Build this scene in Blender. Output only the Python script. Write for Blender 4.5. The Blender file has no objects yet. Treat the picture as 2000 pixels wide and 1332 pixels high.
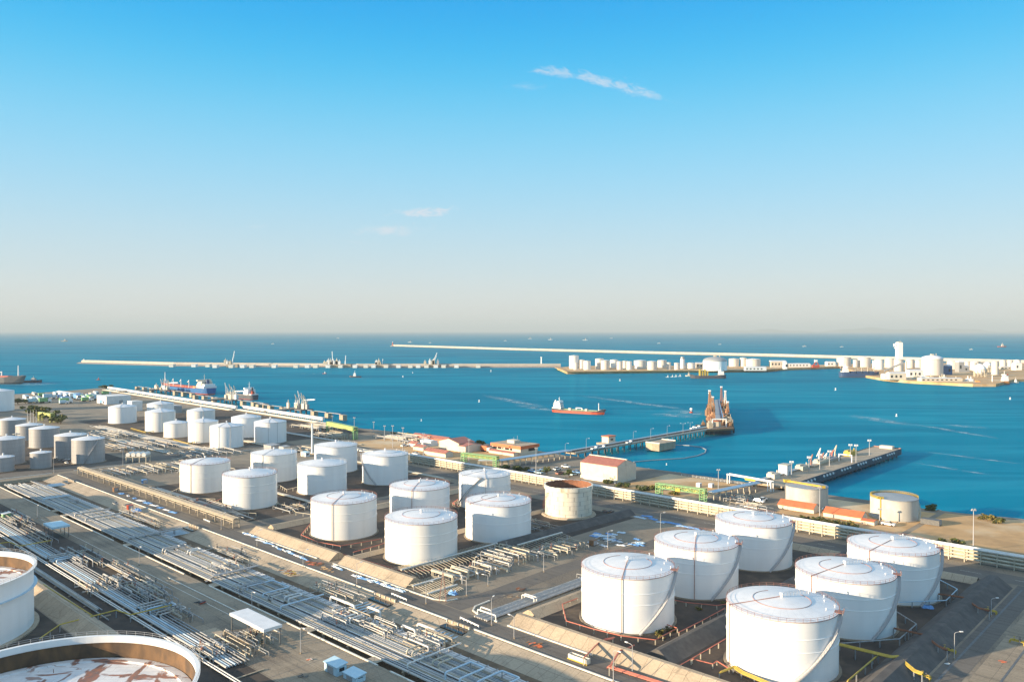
import bpy, bmesh, math, random
from mathutils import Vector, Matrix
from math import sin, cos, pi, radians, atan2, sqrt, hypot
RNG = random.Random(7)
SC = bpy.context.scene
COL = SC.collection
# ------------------------------------------------------------------ camera
CAM_H, FOC, HORIZ = 100.0, 1555.0, 646.0        # metres above the yard; focal length and horizon in photo pixels
PITCH = math.atan((666-HORIZ)/FOC)
cd = bpy.data.cameras.new('camera')
cam = bpy.data.objects.new('camera', cd); COL.objects.link(cam)
cam.location = (0, 0, CAM_H)
cam.rotation_euler = (pi/2-PITCH, 0, 0)
cd.sensor_width = 36; cd.lens = FOC/2000*36
cd.clip_start = 1; cd.clip_end = 200000
SC.camera = cam
# ------------------------------------------------------------------ light
SUN_EL, SUN_AZ = radians(11.0), radians(21.0)    # azimuth: direction the light travels, from +X to +Y
SUN_ROT = atan2(-cos(SUN_AZ), -sin(SUN_AZ))
w = bpy.data.worlds.new('World'); SC.world = w; w.use_nodes = True
nt = w.node_tree; nt.nodes.clear()
def N(t, **k):
    n = nt.nodes.new(t)
    for a_, v_ in k.items():
        if a_ in n.inputs: n.inputs[a_].default_value = v_
        else: setattr(n, a_, v_)
    return n
def L(a_, b_): nt.links.new(a_, b_)
sky = N('ShaderNodeTexSky', sky_type='NISHITA', sun_disc=False, sun_elevation=SUN_EL, sun_rotation=SUN_ROT,
        altitude=100, air_density=1.0, dust_density=1.2, ozone_density=2.0)
bg = N('ShaderNodeBackground'); bg.inputs['Strength'].default_value = SKY_S = 0.15
out = N('ShaderNodeOutputWorld')
EXPO = 1.25
# the sky of the place: Nishita air, a pale haze layer low down, azure higher up, an added pale zenith out of view to fill the shadows, three wisps of cloud
tcw = N('ShaderNodeTexCoord'); sep = N('ShaderNodeSeparateXYZ'); L(tcw.outputs['Generated'], sep.inputs[0])
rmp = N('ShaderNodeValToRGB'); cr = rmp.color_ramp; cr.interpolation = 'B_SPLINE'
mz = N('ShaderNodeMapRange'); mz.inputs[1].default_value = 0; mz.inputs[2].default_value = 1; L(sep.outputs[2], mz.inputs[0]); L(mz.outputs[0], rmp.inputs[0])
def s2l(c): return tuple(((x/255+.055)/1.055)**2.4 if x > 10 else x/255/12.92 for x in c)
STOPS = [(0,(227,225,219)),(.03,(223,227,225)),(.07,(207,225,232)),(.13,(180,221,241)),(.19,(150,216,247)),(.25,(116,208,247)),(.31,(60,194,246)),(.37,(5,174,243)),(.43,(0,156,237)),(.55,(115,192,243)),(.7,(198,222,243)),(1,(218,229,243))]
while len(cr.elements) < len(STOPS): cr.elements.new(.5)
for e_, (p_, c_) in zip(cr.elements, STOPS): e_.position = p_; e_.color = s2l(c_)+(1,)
def M_(op, a_, b_=None, c_=None):
    n = N('ShaderNodeMath', operation=op)
    for i_, q in enumerate((a_, b_, c_)):
        if q is None: continue
        if isinstance(q, (int, float)): n.inputs[i_].default_value = q
        else: L(q, n.inputs[i_])
    return n.outputs[0]
sy = M_('MAXIMUM', sep.outputs[1], .02); u_ = M_('DIVIDE', sep.outputs[0], sy); v_ = M_('DIVIDE', sep.outputs[2], sy)
cov = None
for (cx, cy, ln, th_, an, am) in ((.118,.3100,.066,.0085,-.26,.66),(.056,.3225,.040,.0075,-.16,.55),(.168,.2955,.040,.0065,-.25,.5),(.015,.3050,.028,.0055,-.05,.2),(-.110,.1480,.048,.0075,.07,.85),(-.152,.1265,.050,.0070,.04,.7),(-.19,.1100,.03,.0022,-.12,.22),(-.32,.131,.02,.003,0,.15)):
    du, dv_ = M_('SUBTRACT', u_, cx), M_('SUBTRACT', v_, cy); ca, sa = cos(an), sin(an)
    p_ = M_('ADD', M_('MULTIPLY', du, ca/ln), M_('MULTIPLY', dv_, sa/ln)); q_ = M_('ADD', M_('MULTIPLY', du, -sa/th_), M_('MULTIPLY', dv_, ca/th_))
    cmb = N('ShaderNodeCombineXYZ'); L(M_('MULTIPLY', p_, ln*60), cmb.inputs[0]); L(M_('MULTIPLY', q_, th_*150), cmb.inputs[1]); cmb.inputs[2].default_value = cx*50
    no = N('ShaderNodeTexNoise'); no.inputs['Scale'].default_value = 1.1; no.inputs['Detail'].default_value = 5; no.inputs['Distortion'].default_value = .8; L(cmb.outputs[0], no.inputs[0])
    d2 = M_('SQRT', M_('ADD', M_('MULTIPLY', p_, p_), M_('MULTIPLY', q_, q_)))
    f_ = M_('ADD', M_('SUBTRACT', 1.0, d2), M_('MULTIPLY', M_('SUBTRACT', no.outputs[0], .5), 2.4))
    sm_ = N('ShaderNodeMapRange', interpolation_type='SMOOTHSTEP'); L(f_, sm_.inputs[0]); sm_.inputs[1].default_value = 0; sm_.inputs[2].default_value = 1.1; sm_.inputs[3].default_value = 0; sm_.inputs[4].default_value = am
    o_ = M_('MULTIPLY', sm_.outputs[0], M_('GREATER_THAN', sep.outputs[1], .1))
    cov = o_ if cov is None else M_('MAXIMUM', cov, o_)
cm = N('ShaderNodeMix', data_type='RGBA'); L(cov, cm.inputs[0]); L(rmp.outputs[0], cm.inputs[6]); cm.inputs[7].default_value = s2l((224,229,238))+(1,)
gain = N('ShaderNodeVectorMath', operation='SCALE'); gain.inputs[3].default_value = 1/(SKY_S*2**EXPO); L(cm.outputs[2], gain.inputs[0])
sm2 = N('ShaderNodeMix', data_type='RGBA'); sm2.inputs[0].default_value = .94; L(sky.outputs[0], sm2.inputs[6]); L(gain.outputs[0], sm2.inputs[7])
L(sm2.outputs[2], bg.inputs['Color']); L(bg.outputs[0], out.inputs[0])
sd = bpy.data.lights.new('sun', 'SUN'); sd.energy = 5.0; sd.angle = radians(0.5); sd.color = (1.0, 0.78, 0.52)
sun = bpy.data.objects.new('sun', sd); COL.objects.link(sun)
dv = Vector((cos(SUN_AZ)*cos(SUN_EL), sin(SUN_AZ)*cos(SUN_EL), -sin(SUN_EL)))
sun.rotation_euler = dv.to_track_quat('-Z', 'Y').to_euler()
SC.view_settings.view_transform = 'Standard'; SC.view_settings.look = 'None'
SC.view_settings.exposure = EXPO; SC.view_settings.gamma = 1
# ------------------------------------------------------------------ helpers
A = Vector((-.727, .687)); B = Vector((.687, .727)); ORG = Vector((-23.3, 225.4))   # yard axes: a runs away to the left, b away to the right
YR = atan2(-.687, .727)                                                            # rotation of things square to the yard (local x = -a, local y = +b)
def W(a, b, z=0.0):
    p = ORG + A*a + B*b
    return Vector((p.x, p.y, z))
_c, _s = cos(PITCH), sin(PITCH)
def G(px, py, z=0.0):
    'point of the horizontal plane at height z seen at photo pixel (px, py): used to survey the photograph'
    u, v = px-1000, 666-py
    d = Vector((u, _c*FOC+_s*v, -_s*FOC+_c*v)); t = (z-CAM_H)/d.z
    return Vector((d.x*t, d.y*t, z))
def AB(px, py, z=0.0):
    g = G(px, py, z); d = Vector((g.x, g.y))-ORG
    return d.dot(A), d.dot(B)
def HT(py, Y): return CAM_H-(py-HORIZ)*Y/FOC
MATS = {}
class MB:
    'collects shapes; build() links them as one mesh object'
    def __init__(s): s.v = []; s.f = []; s.m = []; s.sm = []
    def add(s, vs, fs, m=0, smooth=False):
        o = len(s.v); s.v += [tuple(p) for p in vs]
        for f in fs: s.f.append(tuple(i+o for i in f)); s.m.append(m); s.sm.append(smooth)
        return s
    def box(s, x0, x1, y0, y1, z0, z1, m=0):
        return s.add([(x0,y0,z0),(x1,y0,z0),(x1,y1,z0),(x0,y1,z0),(x0,y0,z1),(x1,y0,z1),(x1,y1,z1),(x0,y1,z1)],
              [(3,2,1,0),(4,5,6,7),(0,1,5,4),(1,2,6,5),(2,3,7,6),(3,0,4,7)], m)
    def bar(s, p, q, wd, hg=None, m=0):
        p, q = Vector(p), Vector(q); hg = hg or wd; d = (q-p)
        if d.length < 1e-6: return s
        d.normalize(); up = Vector((0,0,1)) if abs(d.z) < .95 else Vector((1,0,0))
        x = d.cross(up).normalized()*wd/2; y = x.cross(d).normalized()*hg/2
        vs = [e+i*x+j*y for e in (p, q) for i, j in ((-1,-1),(1,-1),(1,1),(-1,1))]
        return s.add(vs, [(0,1,2,3),(7,6,5,4),(0,4,5,1),(1,5,6,2),(2,6,7,3),(3,7,4,0)], m)
    def tube(s, pts, r, n=8, m=0, r2=None):
        pts = [Vector(p) for p in pts]; k = len(pts); rings = []
        x0 = None
        for i, p in enumerate(pts):
            d = (pts[min(i+1,k-1)]-pts[max(i-1,0)])
            d.normalize()
            if x0 is None:
                up = Vector((0,0,1)) if abs(d.z) < .9 else Vector((1,0,0)); x = d.cross(up)
            else: x = x0-d*x0.dot(d)
            x.normalize(); x0 = x; y = d.cross(x)
            sc_ = 1.0
            if 0 < i < k-1:
                d1 = (pts[i]-pts[i-1]).normalized(); ca = max(.5, sqrt(max(0,(1+d1.dot((pts[i+1]-pts[i]).normalized()))/2))); sc_ = 1/ca if ca > .8 else 1.1
            rr = r if r2 is None else r+(r2-r)*i/(k-1)
            rings.append([p+(x*cos(2*pi*j/n)+y*sin(2*pi*j/n))*rr*(sc_ if j else sc_) for j in range(n)])
        vs = [q for R in rings for q in R]; fs = []
        for i in range(k-1):
            for j in range(n): fs.append((i*n+j, i*n+(j+1)%n, (i+1)*n+(j+1)%n, (i+1)*n+j))
        s.add(vs, fs, m, True)
        return s.add(rings[0]+rings[-1], [tuple(range(n))[::-1], tuple(range(n, 2*n))], m)
    def lathe(s, prof, n=48, c=(0,0), m=0, smooth=True, a0=0, a1=2*pi):
        full = abs(a1-a0-2*pi) < 1e-6; k = len(prof); st = n if full else n+1
        vs = [(c[0]+r*cos(a0+(a1-a0)*j/n), c[1]+r*sin(a0+(a1-a0)*j/n), z) for r, z in prof for j in range(st)]
        fs = []
        for i in range(k-1):
            for j in range(n):
                q = (j+1) % st
                f = (i*st+j, i*st+q, (i+1)*st+q, (i+1)*st+j)
                if prof[i][0] < 1e-4: f = (i*st+j, (i+1)*st+q, (i+1)*st+j)
                elif prof[i+1][0] < 1e-4: f = (i*st+j, i*st+q, (i+1)*st+j)
                fs.append(f)
        return s.add(vs, fs, m, smooth)
    def cyl(s, x, y, z0, z1, r, r2=None, n=12, m=0):
        r2 = r if r2 is None else r2
        return s.lathe([(0,z0),(r,z0),(r2,z1),(0,z1)], n, (x,y), m)
    def prism(s, poly, z0, z1, m=0, mtop=None):
        n = len(poly); ar = sum(poly[i][0]*poly[(i+1)%n][1]-poly[(i+1)%n][0]*poly[i][1] for i in range(n))
        if ar < 0: poly = poly[::-1]
        vs = [(p[0],p[1],z0) for p in poly]+[(p[0],p[1],z1) for p in poly]
        s.add(vs, [(i,(i+1)%n,n+(i+1)%n,n+i) for i in range(n)], m)
        return s.add(vs, [tuple(range(n))[::-1], tuple(range(n,2*n))], m if mtop is None else mtop)
    def sheet(s, poly, z, m=0):
        n = len(poly); ar = sum(poly[i][0]*poly[(i+1)%n][1]-poly[(i+1)%n][0]*poly[i][1] for i in range(n))
        if ar < 0: poly = poly[::-1]
        return s.add([(p[0],p[1],z) for p in poly], [tuple(range(n))], m)
    def strip(s, pts, wd, z, m=0, hg=0.0):
        'band of width wd along a polyline (a raised band with sides when hg is given)'
        pts = [Vector((p[0],p[1])) for p in pts]; Lf, Rt = [], []
        for i, p in enumerate(pts):
            d = pts[min(i+1,len(pts)-1)]-pts[max(i-1,0)]; d.normalize(); nn = Vector((-d.y,d.x))*wd/2
            Lf.append(p+nn); Rt.append(p-nn)
        for i in range(len(pts)-1):
            q = [Rt[i],Rt[i+1],Lf[i+1],Lf[i]]
            if hg: s.prism([tuple(t) for t in q], z, z+hg, m)
            else: s.add([(t.x,t.y,z) for t in q], [(0,1,2,3)], m)
        return s
    def berm(s, pts, wb, wt, h, m=0, z=0.0):
        'trapezoid bank along a polyline'
        pts = [Vector((p[0],p[1])) for p in pts]; rows = []
        for i, p in enumerate(pts):
            d = pts[min(i+1,len(pts)-1)]-pts[max(i-1,0)]; d.normalize(); nn = Vector((-d.y,d.x))
            rows.append([(p+nn*wb/2,z),(p+nn*wt/2,z+h),(p-nn*wt/2,z+h),(p-nn*wb/2,z)])
        vs = [(q.x,q.y,zz) for R in rows for q, zz in R]; fs = []
        for i in range(len(pts)-1):
            for j in range(3): fs.append((i*4+j,i*4+j+1,(i+1)*4+j+1,(i+1)*4+j))
        e = (len(pts)-1)*4
        fs += [(3,2,1,0),(e,e+1,e+2,e+3)]
        return s.add(vs, fs, m)
    def build(s, name, mats, parent=None, sharp=35, keep=False):
        if isinstance(mats, str): mats = [mats]
        me = bpy.data.meshes.new(name); o = bpy.data.objects.new(name, me)
        off = Vector((0,0,0))
        if parent is None and not keep and s.v:
            xs = [p[0] for p in s.v]; ys = [p[1] for p in s.v]; zs = [p[2] for p in s.v]
            off = Vector(((min(xs)+max(xs))/2, (min(ys)+max(ys))/2, min(zs)))
        me.from_pydata([(p[0]-off.x, p[1]-off.y, p[2]-off.z) for p in s.v], [], s.f)
        for m_ in mats: me.materials.append(MATS[m_])
        me.polygons.foreach_set('material_index', s.m); me.polygons.foreach_set('use_smooth', s.sm)
        bm = bmesh.new(); bm.from_mesh(me); bmesh.ops.recalc_face_normals(bm, faces=bm.faces); bm.to_mesh(me); bm.free()
        if any(s.sm): me.set_sharp_from_angle(angle=radians(sharp))
        o.location = off; COL.objects.link(o)
        if parent is not None: o.parent = parent
        return o
def tag(o, label, cat, group=None):
    o['label'] = label; o['category'] = cat
    if group: o['group'] = group
    return o
def struct(o): o['kind'] = 'structure'; return o
def stuff(o, label=None, cat=None):
    o['kind'] = 'stuff'
    if label: o['label'] = label; o['category'] = cat
    return o
def thing(name, label, cat, loc, rz=0.0, group=None):
    o = bpy.data.objects.new(name, None); COL.objects.link(o)
    o.empty_display_size = .5; o.location = loc; o.rotation_euler = (0,0,rz)
    return tag(o, label, cat, group)
KIDS = {}
def dup(root, loc, rz, label, scale=None):
    kids = {}
    for o in list(COL.objects):
        if o.parent: kids.setdefault(o.parent.name, []).append(o)
    def cp(o, par):
        c = o.copy(); COL.objects.link(c)
        if par: c.parent = par
        for k in kids.get(o.name, []): cp(k, c)
        return c
    r = cp(root, None); r.location = loc; r.rotation_euler = (0,0,rz); r['label'] = label
    if scale: r.scale = scale
    return r
# ------------------------------------------------------------------ materials
def mat(name, c1, c2=None, scale=1.0, rough=.6, metal=0.0, bump=0.0, stretch=(1,1,1), lo=.4, hi=.65, detail=5, c3=None, s3=.1, t3=(.55,.7), spec=.4, st3=(1,1,1)):
    m = bpy.data.materials.new(name); m.use_nodes = True; t = m.node_tree; b = t.nodes['Principled BSDF']
    b.inputs['Roughness'].default_value = rough; b.inputs['Metallic'].default_value = metal; b.inputs['Specular IOR Level'].default_value = spec
    MATS[name] = m
    col = tuple(c1)+(1,)
    b.inputs['Base Color'].default_value = col
    if c2 is None and not bump: return m
    tc = t.nodes.new('ShaderNodeTexCoord'); oi = t.nodes.new('ShaderNodeObjectInfo')
    def noise(sc_, st):
        mp = t.nodes.new('ShaderNodeMapping'); mp.inputs['Scale'].default_value = st
        t.links.new(tc.outputs['Object'], mp.inputs['Vector']); 
        cmb = t.nodes.new('ShaderNodeVectorMath'); cmb.operation = 'MULTIPLY_ADD'
        cmb.inputs[1].default_value = (37, 53, 71)
        t.links.new(oi.outputs['Random'], cmb.inputs[0]); t.links.new(mp.outputs[0], cmb.inputs[2])
        n = t.nodes.new('ShaderNodeTexNoise'); n.inputs['Scale'].default_value = sc_; n.inputs['Detail'].default_value = detail; n.inputs['Roughness'].default_value = .6
        t.links.new(cmb.outputs[0], n.inputs['Vector']); return n
    n1 = noise(scale, stretch)
    if c2 is not None:
        r = t.nodes.new('ShaderNodeValToRGB'); r.color_ramp.elements[0].position = lo; r.color_ramp.elements[1].position = hi
        r.color_ramp.elements[0].color = col; r.color_ramp.elements[1].color = tuple(c2)+(1,)
        t.links.new(n1.outputs['Fac'], r.inputs[0]); last = r.outputs[0]
        if c3 is not None:
            n3 = noise(s3, st3); r3 = t.nodes.new('ShaderNodeMapRange'); r3.inputs['From Min'].default_value = t3[0]; r3.inputs['From Max'].default_value = t3[1]
            t.links.new(n3.outputs['Fac'], r3.inputs[0])
            mx = t.nodes.new('ShaderNodeMix'); mx.data_type = 'RGBA'
            t.links.new(r3.outputs[0], mx.inputs['Factor']); t.links.new(last, mx.inputs['A']); mx.inputs['B'].default_value = tuple(c3)+(1,)
            last = mx.outputs['Result']
        t.links.new(last, b.inputs['Base Color'])
    if bump:
        bp = t.nodes.new('ShaderNodeBump'); bp.inputs['Strength'].default_value = bump; bp.inputs['Distance'].default_value = .3
        t.links.new(n1.outputs['Fac'], bp.inputs['Height']); t.links.new(bp.outputs[0], b.inputs['Normal'])
    return m
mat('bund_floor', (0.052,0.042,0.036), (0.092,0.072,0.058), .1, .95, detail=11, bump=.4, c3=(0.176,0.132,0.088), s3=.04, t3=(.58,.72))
mat('kerb_paint', (.62,.58,.5), (.75,.72,.66), .6, .7)
mat('sand', (.58,.36,.17), (.40,.25,.12), .06, .95, bump=.4, c3=(.62,.50,.34), s3=.02, t3=(.5,.7))
mat('trench_soil', (0.128,0.092,0.060), (0.208,0.152,0.096), .2, .95, detail=11, bump=.4)
mat('rock', (.20,.18,.16), (.38,.35,.31), .35, .95, bump=.8)
mat('tank_white', (.80,.80,.79), (.74,.735,.72), .25, .45, stretch=(1,1,.12), lo=.45, hi=.8)
mat('tank_cream', (.78,.76,.72), (.70,.67,.62), .25, .5, stretch=(1,1,.12), lo=.45, hi=.8)
mat('rail_red', (.36,.17,.13), (.26,.13,.10), 1, .6)
mat('rail_grey', (.42,.42,.43), None, rough=.5)
mat('steel_grey', (.30,.31,.32), (.40,.41,.42), 1.5, .5, .2)
mat('steel_dark', (.10,.105,.11), (.16,.16,.16), 1.5, .6)
mat('pipe_silver', (.54,.52,.49), (.36,.35,.33), .8, .42, .12, stretch=(.15,1,1))
mat('pipe_white', (.74,.73,.70), (.62,.60,.56), .7, .45)
mat('pipe_red', (.50,.15,.10), (.38,.12,.085), .8, .55)
mat('pipe_yellow', (.54,.39,.06), (.42,.30,.05), .8, .5)
mat('pipe_tan', (.40,.35,.27), (.30,.26,.20), .6, .6)
mat('pipe_cream', (.56,.51,.40), (.42,.38,.30), .6, .5)
mat('clad_blue', (.45,.58,.68), (.55,.66,.74), .8, .45, .2)
mat('green_paint', (.16,.36,.15), (.24,.44,.20), .8, .5)
mat('yellow_green', (.48,.50,.16), (.38,.42,.14), .8, .5)
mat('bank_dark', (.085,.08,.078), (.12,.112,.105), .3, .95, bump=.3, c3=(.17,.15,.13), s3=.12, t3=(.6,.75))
mat('tank_galv', (.44,.45,.46), (.54,.55,.56), .3, .5, .15, stretch=(1,1,.1))
mat('roof_pale', (.74,.74,.75), (.66,.66,.67), .3, .5)
mat('tank_concrete', (.52,.50,.45), (.42,.40,.36), .2, .85, stretch=(1,1,.3), c3=(.60,.57,.52), s3=.12)
mat('cream_wall', (.66,.59,.48), (.60,.53,.43), .25, .8)
mat('white_wall', (.74,.74,.73), (.66,.66,.65), .3, .7)
mat('roof_red', (.42,.17,.13), (.34,.14,.11), .4, .7)
mat('roof_orange', (.60,.17,.07), (.50,.14,.06), .5, .6)
mat('window_glass', (.03,.035,.04), None, rough=.15)
mat('tarp_blue', (.10,.26,.55), (.18,.38,.66), 1.2, .5)
mat('tarp_white', (.66,.67,.68), (.52,.55,.6), 1.2, .6)
mat('roof_blue', (.42,.60,.70), (.50,.66,.74), .5, .5)
mat('wood_brown', (.30,.17,.09), (.22,.12,.07), 1, .8)
mat('leaf', (.05,.085,.025), (.10,.12,.035), 1.5, .8)
mat('leaf_dry', (.15,.13,.035), (.22,.17,.05), 1.5, .8)
mat('bark', (.12,.09,.06), None, rough=.9)
mat('rust_light', (.46,.25,.13), (.30,.16,.09), .5, .85)
mat('rust', (.26,.11,.06), (.16,.075,.045), .5, .85)
mat('hull_red', (.44,.075,.035), (.37,.06,.03), .3, .5)
mat('hull_dark', (.05,.055,.075), (.08,.085,.1), .3, .5)
mat('hull_blue', (.015,.10,.27), (.02,.13,.33), .3, .5)
mat('deck_green', (.30,.36,.20), (.38,.42,.28), .6, .7)
mat('deck_red', (.42,.11,.09), (.34,.10,.08), .6, .7)
mat('ship_white', (.80,.80,.78), None, rough=.5)
mat('ship_orange', (.75,.28,.08), None, rough=.5)
mat('dark_navy', (.03,.07,.16), None, rough=.5)
mat('far_wall', (.50,.46,.40), (.42,.38,.33), .05, .8)
mat('hill_green', (.09,.12,.06), (.16,.15,.09), .002, .95)
def nodes_of(name, rough=.5):
    m = bpy.data.materials.new(name); m.use_nodes = True; MATS[name] = m
    t = m.node_tree; b = t.nodes['Principled BSDF']; b.inputs['Roughness'].default_value = rough
    def NN(ty, **k):
        n = t.nodes.new(ty)
        for a_, v_ in k.items():
            if a_ in n.inputs: n.inputs[a_].default_value = v_
            else: setattr(n, a_, v_)
        return n
    return m, t, b, NN
def mixc(t, NN, fac, a_, b_):
    mx = NN('ShaderNodeMix', data_type='RGBA')
    if isinstance(fac, (int, float)): mx.inputs[0].default_value = fac
    else: t.links.new(fac, mx.inputs[0])
    for q, i in ((a_, 6), (b_, 7)):
        if isinstance(q, tuple): mx.inputs[i].default_value = q+(1,)
        else: t.links.new(q, mx.inputs[i])
    return mx.outputs[2]
def rng(t, NN, src, f0, f1, t0=0, t1=1):
    r = NN('ShaderNodeMapRange'); t.links.new(src, r.inputs[0])
    for i, v_ in enumerate((f0, f1, t0, t1)): r.inputs[i+1].default_value = v_
    return r.outputs[0]
def nz(t, NN, vec, sc_, st=(1,1,1), det=4, rz=0, dist=0):
    mp = NN('ShaderNodeMapping'); mp.inputs['Scale'].default_value = st; mp.inputs['Rotation'].default_value = (0,0,rz)
    t.links.new(vec, mp.inputs[0]); n = NN('ShaderNodeTexNoise'); n.inputs['Scale'].default_value = sc_; n.inputs['Detail'].default_value = det
    n.inputs['Distortion'].default_value = dist
    t.links.new(mp.outputs[0], n.inputs[0]); return n.outputs[0]
# weathered mineral surfaces laid square to the yard: patches, stains, grain, streaks along the traffic and slab joints
def surf(name, c1, c2, c3, slab=None, joint=.03, streak=0.0, dark=(.04,.037,.034), rough=.92):
    m, t, b, NN = nodes_of(name, rough); tc = NN('ShaderNodeTexCoord').outputs['Object']
    mp = NN('ShaderNodeMapping'); mp.inputs['Rotation'].default_value = (0,0,-YR); t.links.new(tc, mp.inputs[0]); v = mp.outputs[0]
    c_ = mixc(t, NN, rng(t, NN, nz(t, NN, v, .045, (1,1,1), 6, 0, .5), .36, .66), c1, c2)
    c_ = mixc(t, NN, rng(t, NN, nz(t, NN, v, .02, (1,1,1), 7, .7, 1.0), .54, .66, 0, .8), c_, c3)
    c_ = mixc(t, NN, rng(t, NN, nz(t, NN, v, .35, (.35,1,1), 8, 0, .4), .55, .8, 0, .7), c_, tuple(x*.6 for x in c1))
    c_ = mixc(t, NN, rng(t, NN, nz(t, NN, v, 1.7, (1,1,1), 5), .35, .7, 0, .45), c_, tuple(x*1.28 for x in c2))
    if streak: c_ = mixc(t, NN, rng(t, NN, nz(t, NN, v, .5, (.03,1,1), 6), .5, .72, 0, streak), c_, dark)
    vo = NN('ShaderNodeTexVoronoi', feature='DISTANCE_TO_EDGE'); vo.inputs['Scale'].default_value = .16; t.links.new(v, vo.inputs[0])
    c_ = mixc(t, NN, rng(t, NN, vo.outputs[0], .004, .012, .35, 0), c_, dark)
    if slab:
        br = NN('ShaderNodeTexBrick'); br.offset = 0; br.inputs['Scale'].default_value = 1; br.inputs['Brick Width'].default_value = slab[0]; br.inputs['Row Height'].default_value = slab[1]; br.inputs['Mortar Size'].default_value = joint
        br.inputs['Color1'].default_value = (1,1,1,1); br.inputs['Color2'].default_value = (.84,.84,.84,1); br.inputs['Mortar'].default_value = (.3,.29,.28,1); t.links.new(v, br.inputs[0])
        mu = NN('ShaderNodeMix', data_type='RGBA', blend_type='MULTIPLY'); mu.inputs[0].default_value = .8; t.links.new(c_, mu.inputs[6]); t.links.new(br.outputs[0], mu.inputs[7]); c_ = mu.outputs[2]
    t.links.new(c_, b.inputs['Base Color'])
    bp = NN('ShaderNodeBump'); bp.inputs['Strength'].default_value = .35; bp.inputs['Distance'].default_value = .15; t.links.new(nz(t, NN, v, 1.2, (1,1,1), 6), bp.inputs['Height']); t.links.new(bp.outputs[0], b.inputs['Normal'])
surf('ground_concrete', (.185,.152,.115), (.275,.225,.165), (.085,.075,.065))
surf('yard_paving', (.25,.20,.142), (.34,.275,.20), (.16,.13,.10), (9,6), .05, .35)
surf('asphalt', (.105,.094,.084), (.150,.133,.114), (.19,.16,.125), None, 0, .5)
surf('bank_concrete', (.36,.29,.21), (.45,.365,.265), (.26,.21,.155), (4.5,40), .07)
# sea water
m, t, b, NN = nodes_of('sea_water', .2)
tc = NN('ShaderNodeTexCoord').outputs['Object']
big = nz(t, NN, tc, .0016, (1,2.6,1), 5, .3, .6)
strk = nz(t, NN, tc, .011, (.28,1.6,1), 6, .25, 1.2)
c_ = mixc(t, NN, rng(t, NN, big, .38, .64), (.000,.140,.240), (.000,.205,.315))
c_ = mixc(t, NN, rng(t, NN, strk, .47, .74, 0, .8), c_, (.02,.27,.38))
w1 = nz(t, NN, tc, .45, (.7,1.5,1), 3, .4); w2 = nz(t, NN, tc, .08, (.6,1.6,1), 4, .2)
ad = NN('ShaderNodeMath', operation='MULTIPLY_ADD'); ad.inputs[1].default_value = 2.2
t.links.new(w2, ad.inputs[0]); t.links.new(w1, ad.inputs[2])
bp = NN('ShaderNodeBump'); bp.inputs['Strength'].default_value = .5; bp.inputs['Distance'].default_value = .8
t.links.new(ad.outputs[0], bp.inputs['Height'])
df = NN('ShaderNodeBsdfDiffuse'); t.links.new(c_, df.inputs[0]); gl = NN('ShaderNodeBsdfGlossy'); gl.inputs['Roughness'].default_value = .16; gl.inputs['Color'].default_value = (.06,.8,1,1); t.links.new(bp.outputs[0], gl.inputs['Normal'])
ms = NN('ShaderNodeMixShader'); ms.inputs[0].default_value = .12; t.links.new(df.outputs[0], ms.inputs[1]); t.links.new(gl.outputs[0], ms.inputs[2])
t.links.new(ms.outputs[0], t.nodes['Material Output'].inputs['Surface'])
# foam of the wakes: patchy, lets the water show between
m, t, b, NN = nodes_of('wake_foam', .7); b.inputs['Base Color'].default_value = (.45,.62,.68,1)
tc = NN('ShaderNodeTexCoord').outputs['Generated']; tob = NN('ShaderNodeTexCoord').outputs['Object']
gx = NN('ShaderNodeTexGradient', gradient_type='SPHERICAL'); mp = NN('ShaderNodeMapping'); mp.inputs['Location'].default_value = (-1,-1,0); mp.inputs['Scale'].default_value = (2,2,0)
t.links.new(tc, mp.inputs[0]); t.links.new(mp.outputs[0], gx.inputs[0])
nf = nz(t, NN, tob, .09, (1,1,1), 6, 0, .8)
mu = NN('ShaderNodeMath', operation='MULTIPLY'); t.links.new(rng(t, NN, gx.outputs[1], 0, .6), mu.inputs[0]); t.links.new(rng(t, NN, nf, .38, .72), mu.inputs[1])
m2 = NN('ShaderNodeMath', operation='MULTIPLY'); m2.inputs[1].default_value = .6; t.links.new(mu.outputs[0], m2.inputs[0])
t.links.new(m2.outputs[0], b.inputs['Alpha'])
# tank roof: radial plate seams and faint stains
def roof_mat(name, c1, c2, seams):
    m, t, b, NN = nodes_of(name, .42)
    tc = NN('ShaderNodeTexCoord').outputs['Object']
    g = NN('ShaderNodeTexGradient', gradient_type='RADIAL'); t.links.new(tc, g.inputs[0])
    mm = NN('ShaderNodeMath', operation='MULTIPLY'); mm.inputs[1].default_value = seams; t.links.new(g.outputs[1], mm.inputs[0])
    fr = NN('ShaderNodeMath', operation='FRACT'); t.links.new(mm.outputs[0], fr.inputs[0])
    st = nz(t, NN, tc, .35, (1,1,1), 6); st2 = nz(t, NN, tc, 1.6, (1,1,1), 3)
    c_ = mixc(t, NN, rng(t, NN, st, .4, .7), c1, c2)
    c_ = mixc(t, NN, rng(t, NN, fr.outputs[0], .93, .97, 0, .3), c_, (.42,.42,.44))
    c_ = mixc(t, NN, rng(t, NN, st2, .68, .8, 0, .35), c_, (.45,.40,.35))
    t.links.new(c_, b.inputs['Base Color'])
roof_mat('tank_roof', (.76,.755,.76), (.68,.68,.69), 36)
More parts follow.
